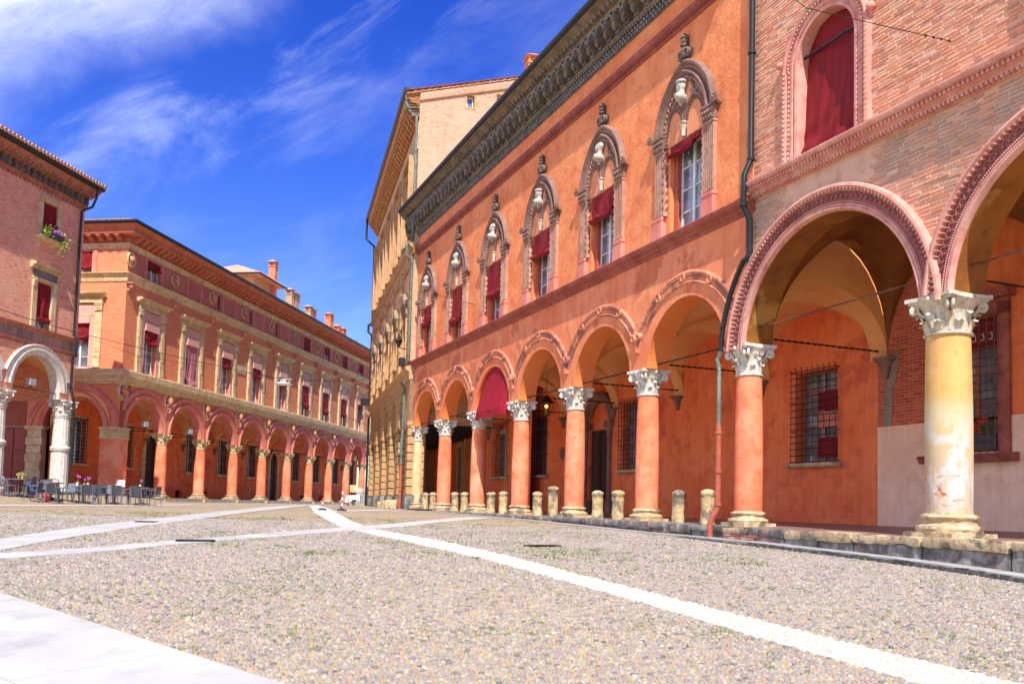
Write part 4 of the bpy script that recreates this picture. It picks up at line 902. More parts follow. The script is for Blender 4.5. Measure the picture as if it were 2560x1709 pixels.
# the pointed windows
HWO, ZSP = 1.40, 9.80
def pointed(mb, hw, ctr, r_, prof, zc=ZSP, n=22):
    """two arc halves; ctr = distance of each centre past the axis; prof = (dr,y) about radius r_"""
    aa = math.acos(ctr/r_)
    mb.arc([(r_+d, y) for d, y in prof], -ctr, zc, 0, aa, n); mb.arc([(r_+d, y) for d, y in prof], ctr, zc, math.pi-aa, math.pi, n)
def surround_meshes():
    ms = {}
    mb = MB(); y = YF
    pointed(mb, 1.4, .55, 1.95, [(0, y), (0, y-.10), (-.05, y-.17), (-.10, y-.17), (-.14, y-.12), (-.17, y-.10), (-.17, y)])
    mb.cm = 1; pointed(mb, 1.2, .55, 1.76, [(.02, y), (.02, y-.085), (-.08, y-.07), (-.08, y)])
    mb.cm = 0; pointed(mb, 1.2, .55, 1.66, [(.02, y), (.02, y-.13), (-.03, y-.16), (-.08, y-.12), (-.10, y-.05), (-.10, y)])
    for q in range(34):    # beads on the carved band
        for sg in (-1, 1):
            aa = math.acos(.55/1.72)*(q+.5)/34; x = sg*(1.72*math.cos(aa)-.55); z = ZSP+1.72*math.sin(aa); mb.ball((x, y-.09, z), .028, 5, 4)
    mb.cm = 2; 
    for sg in (-1, 1):     # rope moulding
        aa = math.acos(.55/1.53); pts = []
        for q in range(70):
            t = aa*q/69; ph = q*1.15; rr = 1.53+.022*math.cos(ph); pts.append((sg*(rr*math.cos(t)-.55), y-.06+.022*math.sin(ph), ZSP+rr*math.sin(t)))
        mb.tube(pts, .026, 5)
    ms['arch_moulding'] = mb.mesh('arch_moulding', [M['brownstone'], M['brown_light'], M['brown_light']], 45)
    mb = MB(); aa = math.acos(.55/1.49); poly = [(1.49*math.cos(aa*q/14)-.55, ZSP+1.49*math.sin(aa*q/14)) for q in range(15)]
    poly = [(p[0], p[1]) for p in poly]+[(-p[0], p[1]) for p in poly[::-1][1:]]
    poly = [(.94, 9.60)]+poly+[(-.94, 9.60)]; mb.prism(poly, y-.035, y+.02); mb.cm = 1
    mb.prism([(.345*math.cos(2*math.pi*q/24), 10.74+.345*math.sin(2*math.pi*q/24)) for q in range(24)], y-.042, y-.02)
    for sg in (-1, 1):
        a_ = math.acos(.13/.50); L_ = [(sg*.46+.50*math.cos(a_*q/8)-.13, 10.02+.50*math.sin(a_*q/8)) for q in range(9)]; R_ = [(2*sg*.46-p[0], p[1]) for p in L_[::-1][1:]]
        mb.prism([(sg*.46+.37, 9.60)]+L_+R_+[(sg*.46-.37, 9.60)], y-.042, y-.02)
    ms['tympanum'] = mb.mesh('tympanum', [M['brownstone'], M['tymp']], 30)
    mb = MB(); mb.arc([(.42, y-.03), (.42, y-.08), (.38, y-.11), (.34, y-.08), (.32, y-.03)], 0, 10.74, 0, 2*math.pi, 28)
    for sg in (-1, 1):
        cxx = sg*.46; aa = math.acos(.13/.56)
        pr = [(.56+d, yy) for d, yy in ((.03, y-.03), (.03, y-.08), (-.01, y-.11), (-.05, y-.08), (-.08, y-.03))]
        mb.arc(pr, cxx-.13, 10.02, 0, aa, 14); mb.arc(pr, cxx+.13, 10.02, math.pi-aa, math.pi, 14)
        for q in range(7):
            for s2 in (-1, 1):
                t = aa*(q+.4)/7; x = cxx+s2*(.455*math.cos(t)-.13); z = 10.02+.455*math.sin(t); mb.ball((x, y-.06, z), .032, 5, 4, (1, .7, 1))
        mb.box(sg*.91-.05, sg*.91+.05, y-.09, y-.03, 9.62, 10.05)
        for q in range(4): mb.ball((sg*.84, y-.06, 9.72+q*.1), .035, 5, 4, (1, .7, 1))
        mb.prism([(sg*.42-.12, 10.52), (sg*.42+.12, 10.52), (sg*.42+.02, 10.72), (sg*.42-.02, 10.72)], y-.07, y-.03)
        mb.arc([(.92, y-.03), (.92, y-.09), (.84, y-.09), (.84, y-.03)], 0, 9.9, R(52) if sg > 0 else R(108), R(72) if sg > 0 else R(128), 8)
    mb.box(-.055, .055, y-.09, y-.03, 9.98, 10.36); mb.prism([(-.05, 10.3), (.05, 10.3), (.2, 10.46), (-.2, 10.46)], y-.08, y-.03)
    ms['tracery'] = mb.mesh('tracery', M['brownstone'], 45)
    # fluted pilaster with rope shaft
    mb = MB(); z0, z1 = 7.17, 9.52
    mb.cm = 1; mb.box(-.25, .25, y-.16, y+.0, z0, 7.55); mb.box(-.22, .22, y-.14, y, 7.55, 7.68); mb.box(-.24, .24, y-.155, y, 7.68, 7.76); mb.cm = 0
    mb.box(-.19, .19, y-.08, y, 7.76, z1)
    for q in range(5): xx = -.165+q*.0825; mb.box(xx-.018, xx+.018, y-.105, y-.08, 7.82, z1-.03)
    mb.box(-.21, .21, y-.12, y, z1, z1+.06)
    ms['jamb_pilaster'] = mb.mesh('jamb_pilaster', [M['brown_light'], M['pinkstone']], 30)
    mb = MB(); n = 60; vs = []
    for q in range(n+1):
        z = 7.76+(9.52-7.76)*q/n
        for k in range(8):
            a = 2*math.pi*k/8; rr = .058*(1+.35*math.cos(2*(a-q*.42))); vs.append((rr*math.cos(a), y-.06+rr*math.sin(a), z))
    mb.add(vs, [(q*8+k, q*8+(k+1) % 8, (q+1)*8+(k+1) % 8, (q+1)*8+k) for q in range(n) for k in range(8)]); ms['rope_shaft'] = mb.mesh('rope_shaft', M['brown_light'], 60)
    mb = MB(); mb.prism([(-.22, 9.58), (.22, 9.58), (.27, 9.90), (-.27, 9.90)], y-.15, y)
    for q in range(5): mb.ball((-.2+q*.1, y-.16, 9.80), .055, 6, 5, (1, .8, 1.2))
    for q in range(4): mb.ball((-.15+q*.1, y-.15, 9.66), .05, 6, 5, (1, .8, 1.2))
    mb.box(-.28, .28, y-.19, y, 9.90, 9.96)
    ms['pilaster_capital'] = mb.mesh('pilaster_capital', M['brownstone'], 45)
    mb = MB(); mb.tube([(0, y-.02, 0), (0, y-.12, .06), (0, y-.2, .1)], .06, 8); 
    for q in range(7): a = q*2*math.pi/7; mb.ball((.085*math.cos(a), y-.2, .1+.085*math.sin(a)), .05, 6, 5, (1, .6, 1))
    mb.ball((0, y-.22, .1), .04, 6, 5); ms['rosette'] = mb.mesh('rosette', M['brownstone'], 50)
    mb = MB()
    for sg in (-1, 1): mb.arc([(.13, y), (.13, y-.14), (.09, y-.17), (.05, y-.12), (.03, y)], sg*.14, 11.80, 0, 2*math.pi, 12); mb.ball((sg*.14, y-.11, 11.80), .05, 6, 5)
    mb.lathe([(.07, 11.70), (.10, 11.9), (.06, 11.97), (.12, 12.02), (.07, 12.07), (.11, 12.13), (.08, 12.18), (.12, 12.24), (.09, 12.30), (.02, 12.36)], cy=y-.09, n=9, jit=.3)
    ms['finial'] = mb.mesh('finial', M['finial'], 45)
    mb = MB(); mb.lathe([(.05, 9.62), (.055, 9.70), (.05, 9.72), (.075, 9.80), (.10, 9.90), (.06, 9.93), (.11, 9.98)], cy=y-.09, n=10, jit=.15); mb.box(-.1, .1, y-.17, y-.02, 9.96, 10.0); ms['pendant_capital'] = mb.mesh('pendant_capital', M['sand_cap'] if 'sand_cap' in M else M['marble'], 45)
    mb = MB(); mb.box(-.80, .86, y-.03, y+.3, 9.575, 9.615); ms['lintel'] = mb.mesh('lintel', M['sandstone'], 30)
    mb = MB(); mb.box(-.74, -.56, y+.12, y+.34, 7.17, 9.58); mb.box(.62, .80, y+.12, y+.34, 7.17, 9.58); ms['side_frame'] = mb.mesh('side_frame', M['redframe'], 30)
    return ms
M['tymp'] = stucco('tympanum_plaster', (0.74, 0.26, 0.12), (0.80, 0.33, 0.17), None, s=1.0, bump=0.1, streak=0.2, bd=0.005)
M['finial'] = stucco('black_weathered_finial', (0.10, 0.08, 0.07), (0.20, 0.15, 0.12), None, s=3, bump=0.4, streak=0.2, bd=0.01)
SM = surround_meshes()
blind_h = [.95, 1.62, 1.38, .90, .82, .28]
M['bust'] = stucco('aged_marble_bust', (0.46, 0.43, 0.37), (0.58, 0.55, 0.49), (0.22, 0.19, 0.15), s=6, bump=0.2, streak=0.3, bd=0.006)
busts = [bust_mesh('bust', M['bust'], k) for k in (0, 0, 2, 1, 0, 1)]
for i, c in enumerate(wc):
    W_ = window(PAL, c+.04, YF+.24, 7.18, 9.56, 1.2, rows=4, blind=None, seed=i)
    if True:
        for k in ('arch_moulding', 'tympanum', 'tracery', 'finial', 'pendant_capital', 'lintel', 'side_frame'): obj(k, SM[k], W_, (-.04, -YF-.24, -7.18))
        for sx in (-1, 1):
            obj('jamb_pilaster', SM['jamb_pilaster'], W_, (sx*1.16-.04+.0, -YF-.24, -7.18)); obj('pilaster_capital', SM['pilaster_capital'], W_, (sx*1.16-.04, -YF-.24, -7.18))
            obj('rope_shaft', SM['rope_shaft'], W_, (sx*.90-.04, -YF-.24, -7.18)); obj('rosette', SM['rosette'], W_, (sx*1.50-.04, -YF-.24, 9.92-7.18))
        obj('bust', busts[i], W_, (-.04, -YF-.24+YF-.17, 10.43-7.18), sc=(1.08, 1.08, 1.06), rz=(0, 0, R(-62)))
        obj('blind', blind_mesh(1.50, blind_h[i], 31+i, bunch=.22 if i else .3, sag=.08), W_, (-.01, -.27, 2.40))
# downpipes
drain(PAL, 'downpipe', [(.60, YF-.12, 15.0), (.60, YF-.12, 13.0), (.60, YF-.12, 10.5), (.60, YF-.12, 8.0), (.60, YF-.30, 7.6), (.60, YF-.32, 6.9), (.60, YF-.14, 6.6), (.60, YF-.12, 5.62)], .07, 'gutter', (1, 2, 3, 5))
# ================================================================== CHURCH-SIDE BRICK BUILDING (right, two great arches in view)
CHU = empty('brick_building', (FA.O[0], FA.O[1], 0), FA.a, 'pink brick building at the right with wide terracotta arches and a red-curtained arched window', 'building')
CA = [(2.81, 2.54, 3.58), (8.35, 2.35, 3.70)]
mb = MB(); arcade(mb, .25, 12.0, CA, ZS, 7.3, YF, .40, 44)
mb.v = [tuple(v) for v in mb.v]
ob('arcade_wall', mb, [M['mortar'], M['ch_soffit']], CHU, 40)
CW = [(2.90, .84, 9.52), (8.72, .84, 9.52)]
mb = MB(); arcade(mb, .57, 12.0, CW, 7.3, 15.5, YF, YF+.30, 30); ob('upper_wall', mb, [M['mortar'], M['church_terra']], CHU, 40)
mb = MB(); mb.box(.6, 12, 4.2, 8, 0, 15.5); mb.box(.6, 12, .5, .6, 7.4, 15.4); ob('dark_room', mb, M['dark'], CHU, 0)
# bricks, one by one
rnd = random.Random(5); BR = []
def brick_ok(x, z, hw):
    for cx, r, zc, ro in ((2.81, 2.54, 3.51, 3.02), (8.35, 2.35, 3.66, 2.84)):
        if z > zc and math.hypot(max(0, abs(x-cx)-hw*.8), z-zc) < ro: return False
        if z <= zc and abs(x-cx) < ro: return False
    for cx, r, zc in CW:
        if z < zc and abs(x-cx) < 1.22+hw*.6: return False
        if z >= zc and math.hypot(max(0, abs(x-cx)-hw*.6), z-zc) < 1.22: return False
    return not (7.06 < z < 7.40)
pal_b = [(0.72, 0.30, 0.17), (0.76, 0.36, 0.21), (0.72, 0.29, 0.16), (0.78, 0.42, 0.27), (0.75, 0.38, 0.24), (0.74, 0.33, 0.19), (0.76, 0.31, 0.17), (0.66, 0.25, 0.14), (0.52, 0.22, 0.14)]
z = 3.92; row = 0
while z < 11.7:
    x = .60+.13*(row % 2)*rnd.uniform(.7, 1.3)
    while x < 7.6:
        L = rnd.choice((.27, .28, .26, .13)); 
        if brick_ok(x+L/2, z+.03, L/2) and rnd.random() > .015: BR.append((x, z+rnd.uniform(-.003, .003), L-.014, .056+rnd.uniform(-.004, .004), rnd.uniform(.002, .016), rnd.random()))
        x += L
    z += .0725; row += 1
BR.sort(key=lambda b: -(b[0]*1.0-0.12*abs(b[1]-6)))
def brick_geo(mb, cols, b, o=(0, 0, 0)):
    x, z, L, h, d, q = b; c = list(pal_b[min(8, int(q**.75*9))]); k = rnd.uniform(.92, 1.07)
    if z < 7.0:   # weathering plus the moulding's shadow, mixed into the colour of the courses below
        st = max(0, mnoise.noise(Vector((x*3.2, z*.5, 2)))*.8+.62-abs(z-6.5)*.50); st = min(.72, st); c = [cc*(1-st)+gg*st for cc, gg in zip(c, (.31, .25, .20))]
    e = .006; X0, X1, Z0, Z1, Y = x-o[0], x+L-o[0], z-o[2], z+h-o[2], YF-d-o[1]; j = [rnd.uniform(-.003, .003) for _ in range(8)]
    mb.add([(X0, Y+d+.01, Z0), (X1, Y+d+.01, Z0), (X1, Y+d+.01, Z1), (X0, Y+d+.01, Z1), (X0+e+j[0], Y+j[4], Z0+e), (X1-e+j[1], Y+j[5], Z0+e+j[0]), (X1-e+j[2], Y+j[6], Z1-e+j[3]), (X0+e+j[3], Y+j[7], Z1-e)],
           [(4, 5, 6, 7), (0, 1, 5, 4), (1, 2, 6, 5), (2, 3, 7, 6), (3, 0, 4, 7)])
    cols += [(c[0]*k, c[1]*k, c[2]*k, 1)]*8
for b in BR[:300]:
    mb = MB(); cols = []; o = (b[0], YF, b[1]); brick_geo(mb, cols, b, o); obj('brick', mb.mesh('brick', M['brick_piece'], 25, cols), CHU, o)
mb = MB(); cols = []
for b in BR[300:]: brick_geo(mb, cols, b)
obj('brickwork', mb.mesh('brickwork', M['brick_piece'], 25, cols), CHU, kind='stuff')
# archivolts of the great arches
def great_archivolt(cx, zc, ri, ro, a0, a1):
    y = YF; mb = MB(); w_ = ro-ri
    mb.cm = 0
    mb.arc([(ro, y), (ro, y-.13), (ro-.02, y-.17), (ro-.07, y-.18), (ro-.10, y-.15), (ro-.11, y-.07), (ro-.11, y)], cx, zc, a0, a1, 64)
    mb.arc([(ri+.135, y), (ri+.135, y-.06), (ri+.12, y-.085), (ri+.095, y-.085), (ri+.08, y-.065), (ri+.06, y-.095), (ri+.03, y-.095), (ri+.0, y-.06), (ri-.012, y), (ri+.02, y+.05)], cx, zc, a0, a1, 64)
    mb.cm = 1
    mb.arc([(ro-.11, y), (ro-.11, y-.06), (ri+.135, y-.03), (ri+.135, y)], cx, zc, a0, a1, 64)
    L = (a1-a0)*ro
    mb.cm = 0
    n = int(L/.105)
    for q in range(n):                                  # curling leaf edge under the hood
        t = a0+(a1-a0)*(q+.5)/n; r1, r2 = ro-.09, ro-.17; c, s = math.cos(t), math.sin(t); d = .024
        P = [(cx+r1*c-d*s*1.6, zc+r1*s+d*c*1.6), (cx+r1*c+d*s*1.6, zc+r1*s-d*c*1.6), (cx+r2*c+d*s*.3, zc+r2*s-d*c*.3)]
        mb.add([(p[0], y-.155, p[1]) for p in P]+[(p[0], y-.05, p[1]) for p in P], [(0, 1, 2), (0, 2, 5, 3), (1, 4, 5, 2), (0, 3, 4, 1)])
    n = int(L/.05)
    for q in range(n):                                  # bead row
        t = a0+(a1-a0)*(q+.5)/n; r1 = ri+.155; mb.ball((cx+r1*math.cos(t), y-.085, zc+r1*math.sin(t)), .017, 4, 3)
    mb.cm = 2; n = int(L/.15)
    for q in range(n):                                  # guilloche links
        t = a0+(a1-a0)*(q+.5)/n; r1 = ri+.27; x, z = cx+r1*math.cos(t), zc+r1*math.sin(t)
        mb.arc([(.075, y-.03), (.07, y-.085), (.05, y-.085), (.045, y-.03)], x, z, t-2.2, t+2.2, 8); mb.ball((x, y-.05, z), .022, 5, 4)
    return mb.mesh('archivolt', [M['church_terra'], M['church_terra_d'], M['church_terra_d']], 40)
obj('archivolt', great_archivolt(2.81, 3.54, 2.535, 3.055, R(3), R(177)), CHU)
obj('archivolt', great_archivolt(8.35, 3.68, 2.345, 2.865, R(3), R(177)), CHU)
# terracotta string course
mb = MB(); y = YF; mb.extx([(y, 7.06), (y-.04, 7.06), (y-.05, 7.12), (y-.11, 7.14), (y-.12, 7.19), (y-.17, 7.21), (y-.19, 7.29), (y-.27, 7.32), (y-.30, 7.37), (y-.30, 7.41), (y, 7.44)], .58, 12.0)
x = .6
while x < 8.2: mb.box(x, x+.05, y-.14, y-.05, 7.075, 7.13); mb.prism([(x, 7.22), (x+.07, 7.22), (x+.035, 7.30)], y-.235, y-.17); x += .095
ob('string_course', mb, M['church_terra'], CHU, 30)
# arched window surround + red cloth
def church_window(cx):
    wn = obj('window', None, CHU, (cx, YF, 0)); mb = MB()
    prof = [(.84, .0), (.84, -.05), (.90, -.06), (.92, -.03), (.965, -.03), (.975, -.06), (1.02, -.07), (1.06, -.05), (1.12, -.05), (1.14, -.10), (1.20, -.13), (1.25, -.10), (1.26, 0)]
    mb.arc(prof, 0, 9.52, 0, math.pi, 40)
    for sg in (-1, 1):
        poly = [(sg*r_, y_) for r_, y_ in prof]; mb.extz(poly if sg > 0 else poly[::-1], 7.40, 9.52)
    for sg in (-1, 1):
        for q in range(20):
            z = 7.46+q*.105; mb.tube([(sg*1.16, -.12, z), (sg*1.23, -.11, z+.09)], .022, 4); mb.prism([(sg*1.085-.03, z), (sg*1.085+.03, z), (sg*1.085, z+.07)], -.085, -.04)
    for q in range(38):
        t = math.pi*(q+.5)/38
        for rr, sz in ((1.19, .035), (1.085, .028)): mb.ball((rr*math.cos(t), -.09, 9.52+rr*math.sin(t)), sz, 5, 4)
    mb.ball((1.33, -.1, 9.75), .09, 8, 6); mb.ball((-1.33, -.1, 9.75), .09, 8, 6); mb.tube([(1.25, 0, 9.6), (1.3, -.1, 9.75)], .05, 6); mb.tube([(-1.25, 0, 9.6), (-1.3, -.1, 9.75)], .05, 6)
    ob('surround', mb, M['church_terra'], wn, 40)
    mb = MB(); n, m = 20, 40; vs = []
    for j in range(m+1):
        for i in range(n+1):
            u = -1+2*i/n; x = u*.84; top = 9.52+.84*math.sqrt(max(0, 1-u*u))-.03; bot = 7.36; t = j/m; z = top+(bot-top)*t
            yy = .21-.13*t**2.5+.025*math.sin(u*5+t*3)+.012*math.sin(u*17+t*9)+(.055*math.sin(t*30+u*3.5+1.2*math.sin(u*4))*max(0, t-.62)*2.6); vs.append((x, yy, z))
    mb.add(vs, [(j*(n+1)+i, (j+1)*(n+1)+i, (j+1)*(n+1)+i+1, j*(n+1)+i+1) for j in range(m) for i in range(n)]); ob('blind', mb, M['blind'], wn, 60)
    mb = MB(); mb.box(-.80, .80, .10, .14, 9.70, 9.75); ob('curtain_rod', mb, M['iron'], wn, 0)
    return wn
church_window(2.90); church_window(8.72)
# columns standing in front of the plinth edge, shared with the palazzo at its left end
CC = (5.5925, 11.1)
for x in CC: column(CHU, x, 0, -.39, ZS, .46, .70, .375, .36, M['ch_col'], M['sand_cap'] if 'sand_cap' in M else M['marble'], M['sandstone'], .50)
# portico interior
mb = MB(); mb.quad((0.0, -.7, -.345), (12.0, -.7, -.39), (12.0, YW+.2, -.29), (0.0, YW+.2, -.25)); ob('portico_floor', mb, M['floor_in'], CHU, 0)
bw2 = [(1.95, 3.42, 1.43, 4.35)]
mb = MB(); mb.wall(1.45, 12.0, 2.17, 6.9, [(1.95, 3.42, 2.17, 4.35)], YW, YW+.35); ob('portico_back_wall', mb, M['in_wall'], CHU, 0)
mb = MB(); mb.wall(-.03, 12.0, -.32, 2.17, [(1.95, 3.42, 1.43, 2.17)], YW-.012, YW+.35); ob('dado', mb, M['dado'], CHU, 0)
mb = MB(); mb.wall(-.03, 1.45, 2.17, 6.9, [], YW-.004, YW+.3); ob('bare_brick_panel', mb, M['brick_red_in'], CHU, 0)
mb = MB(); mb.prism([(.16, 2.18), (.42, 2.18), (.46, 2.9), (.62, 3.5), (.66, 3.95), (.50, 4.0), (.38, 3.4), (.22, 3.1)], YW-.02, YW-.004); ob('mortar_patch', mb, M['mortar_grey'] if 'mortar_grey' in M else M['mortar'], CHU, 0)
def vault2(x0, x1, H):
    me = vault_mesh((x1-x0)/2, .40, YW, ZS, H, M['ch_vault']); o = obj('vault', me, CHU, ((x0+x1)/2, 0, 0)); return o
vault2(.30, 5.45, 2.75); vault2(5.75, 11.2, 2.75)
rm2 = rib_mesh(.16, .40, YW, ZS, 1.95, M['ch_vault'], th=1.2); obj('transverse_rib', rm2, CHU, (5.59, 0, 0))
# transverse wall between the two porticoes, with its arch
mb = MB(); yc, b = 2.17, 1.74; n = 24; pts = [(yc-b*math.cos(math.pi*i/n), ZS+1.86*math.sin(math.pi*i/n)) for i in range(n+1)]
for i in range(n):
    (ya, za), (yb_, zb) = pts[i], pts[i+1]; mb.quad((.28, ya, za), (.28, yb_, zb), (.28, yb_, 6.9), (.28, ya, 6.9)); mb.quad((.28, ya, za), (-.1, ya, za), (-.1, yb_, zb), (.28, yb_, zb))
ob('transverse_wall', mb, M['vault'], CHU, 40)
mb, mt = twist_rod((.35, 0, 4.22), (5.15, 0, 4.27), .020, 2, 'rust'); ob('tie_rod', mb, M['rust'], CHU, 60)
mb, mt = twist_rod((6.0, 0, 4.30), (10.7, 0, 4.34), .024, 2, 'rust'); ob('tie_rod', mb, M['rust'], CHU, 60)
mb, mt = twist_rod((5.59, .4, 4.25), (5.59, YW, 4.25), .020, 2, 'iron'); ob('tie_rod', mb, M['iron'], CHU, 60)
for x in (5.59,): obj('wall_corbel', cb_m, CHU, (x, YW-.05, 3.80))
obj('wall_corbel', cb_m, CHU, (.28, YW-.05, 3.80), sc=(1.2, 1.2, 1.1))
# window with dark red surround, grille and white-trimmed valance
c = 2.685; wn = window(CHU, c, YW+.22, 1.46, 4.33, 1.30, rows=5, frame='redframe')
obj('grille', grille_mesh(1.52, 2.95, 9, 17, .014, d=.22, mat='rust'), wn, (0, -.40, -.03))
mb = MB()
for a, b_, z0, z1 in ((-1.02, -.74, 1.35, 4.62), (.74, 1.02, 1.35, 4.62), (-1.02, 1.02, 4.36, 4.70)): mb.box(a, b_, -.30, -.10, z0-1.46, z1-1.46)
mb.extx([(-.10, 3.24), (-.46, 3.24), (-.50, 3.32), (-.58, 3.40), (-.10, 3.42)], -1.15, 1.15); mb.extx([(-.10, -.26), (-.42, -.26), (-.46, -.18), (-.50, -.12), (-.46, -.08), (-.10, -.06)], -1.25, 1.2)
ob('surround', mb, M['terracotta'], wn, 30)
mb = MB(); mb.box(-.63, .63, -.17, -.15, 2.30, 2.86); o = ob('valance', mb, M['blind'], wn, 0)
mb = MB()
for q in range(6): x = -.55+q*.21; mb.tube([(x-.05, -.185, 2.42), (x+.03, -.185, 2.42), (x+.03, -.185, 2.52), (x+.0, -.185, 2.58), (x-.02, -.185, 2.52)], .012, 4)
ob('valance_trim', mb, M['white'], wn, 40, kind='stuff')
# flower trough on the sill
t = empty('flower_trough', tuple(list(FA.w(2.75, YW-.02))+[1.44]), FA.a, 'grey window trough with red geraniums behind the grille at the right edge', 'flower box')
mb = MB(); mb.box(-.60, .60, -.02, .17, 0, .36); ob('trough', mb, M['greyresin'], t, 20)
rf = random.Random(3); mb = MB(); mb2 = MB()
for q in range(70):
    a = Vector((rf.uniform(-.55, .55), rf.uniform(-.12, .1), .36+abs(rf.gauss(0, .12)))); d = Vector((rf.uniform(-.08, .08), rf.uniform(-.06, .04), rf.uniform(-.02, .08))); n_ = d.cross(Vector((0, 0, 1))).normalized()*.035
    mb.add([tuple(a), tuple(a+d*.6+n_), tuple(a+d*1.4), tuple(a+d*.6-n_)], [(0, 1, 2, 3)])
for q in range(16):
    c0 = Vector((rf.uniform(-.50, .5), rf.uniform(-.16, .0), .46+rf.uniform(0, .30)))
    for k in range(5): mb2.ball(tuple(c0+Vector((rf.gauss(0, .03), rf.gauss(0, .02), rf.gauss(0, .03)))), .026, 5, 4)
ob('foliage', mb, M['leaf'], t, 0, kind='stuff'); ob('blossom', mb2, M['flower_red'], t, 50)
# the drainpipe that follows the great arch down to the ground
pts = [(.58, YF-.20, 5.70)]
for k in range(0, 13): t = math.acos((.50-2.81)/3.16)+ (R(176)-math.acos((.50-2.81)/3.16))*k/12; pts.append((2.81+3.16*math.cos(t), YF-.22, 3.51+3.16*math.sin(t)))
mb = MB(); mb.tube(pts, .060, 10)
for p in pts[1:-1]:
    for w_ in (-.0,): mb.ball(p, .072, 8, 4, (1, 1, .35))
ob('flexible_elbow', mb, M['gutter'], PAL, 50)
drain(PAL, 'copper_pipe', [pts[-1], (-.36, YF-.22, 3.66), (-.42, YF-.26, 3.52), (-.30, YF-.30, 3.36), (-.22, YF-.34, 3.2), (-.22, YF-.34, 2.3), (-.22, YF-.34, 1.95)], .048, 'copper', (3,))
drain(PAL, 'red_pipe', [(-.22, YF-.34, 1.97), (-.22, YF-.34, 1.8), (-.22, YF-.34, .9), (-.22, YF-.34, .15), (-.24, YF-.36, .02), (-.30, YF-.42, -.14), (-.34, YF-.46, -.30), (-.34, YF-.46, -.66)], .066, 'redpipe', (1, 2, 3))
# ================================================================== plinth, kerb, bollards under the right-hand porticoes
PL = empty('portico_plinth', (FA.O[0], FA.O[1], 0), FA.a, 'low grey stone and brick plinth with worn yellow edge blocks below the right porticoes', 'wall')
rnd = random.Random(11); x = -29.3; k = 0
def gA(x, y): p = FA.w(x, y); return float(G(p[0], p[1]))
while x < 11.9:
    L = rnd.uniform(.8, 1.7); x1 = min(12, x+L); g = gA((x+x1)/2, -.75)-.12; yf = -.66 if x < -.6 else -.80
    top = -.345 if x < -.3 else -.365
    mat = 'plinth' if x < -.8 else ('sandstone' if rnd.random() < .85 else 'plinth'); hgt = rnd.uniform(.12, .17) if x > -.8 else rnd.uniform(.10, .2)
    o = ob('edge_stone', rough_block(x+.008, x1-.008, yf+rnd.uniform(-.02, .02), -.2, top-hgt, top+.002+rnd.uniform(0, .02), .032, (max(3, int(L/.13)), 3, 3), seed=k), M[mat], PL, 50)
    o = ob('base_stone', rough_block(x, x1, yf+.05, -.2, g, top-hgt+.03, .035, (max(3, int(L/.13)), 2, 4), seed=0), M['plinth'], PL, 50)
    x = x1; k += 1
mb = MB(); cols = []
for (xa, xb, za, zb) in ((.15, 1.15, -.66, -.51), (-6.9, -5.9, -.62, -.5), (-11.0, -9.5, -.55, -.45)):
    z = za
    while z < zb:
        x = xa
        while x < xb:
            L = rnd.uniform(.2, .26); yy = -.80+.05-.035 if xa > -.6 else -.66+.05-.03
            c = rnd.choice(((.42, .12, .09), (.50, .20, .15), (.55, .35, .30), (.3, .1, .08))); b0 = len(mb.v); mb.box(x, x+L-.02, yy, yy+.05, z, z+.045); cols += [(c[0], c[1], c[2], 1)]*8; x += L
        z += .056
obj('old_bricks', mb.mesh('old_bricks', M['brick_piece'], 25, cols), PL, kind='stuff')
# kerb slabs along the foot of the plinth
K = obj('kerb', None, kind='structure')
M['kerb_dark'] = stucco('black_dirty_kerb_edge', (0.05, 0.05, 0.05), (0.10, 0.10, 0.10), (0.22, 0.21, 0.2), s=5, bump=0.8, bs=20, streak=0, bd=0.02)
x = -29.0
while x < 12.0:
    x1 = x+rnd.uniform(1.3, 2.0); wd = .26 if x < -1 else .34; mb = MB(); ys = (-1.22+(.0 if x > -1 else .1), -.70)
    n = 4; vs = []
    for q in range(n+1):
        xx = x+.006+(x1-x-.012)*q/n
        for y_ in ys:
            p = FA.w(xx, y_); g = gA(xx, (ys[0]+ys[1])/2)+(.085 if xx > 1.5 else .03+.055*max(0, (xx+3)/4.5)); vs += [(p[0], p[1], g), (p[0], p[1], g-.25)]
    fs = []
    for q in range(n):
        a = q*4; fs += [(a, a+4, a+6, a+2), (a+1, a+5, a+4, a), (a+2, a+6, a+7, a+3)]
    fs += [(0, 2, 3, 1), (n*4+2, n*4, n*4+1, n*4+3)]
    mb.add(vs, fs); ob('kerb_stone', mb, M['kerb'], K, 25); x = x1
x = -1.0
rk = random.Random(77)
while x < 11.5:
    L = rk.uniform(.14, .3); p = FA.w(x, -1.235); g = gA(x, -1.24); o = ob('kerb_edge_stone', rough_block(0, L-.015, -.03, .03, -.06, (.045 if x < 1.5 else .075)+rk.uniform(-.01, .012), .012, (2, 1, 1), seed=int(x*10)), M['kerb_dark'], K, 40); o.location = (p[0], p[1], g); o.rotation_euler = (0, 0, FA.a); x += L
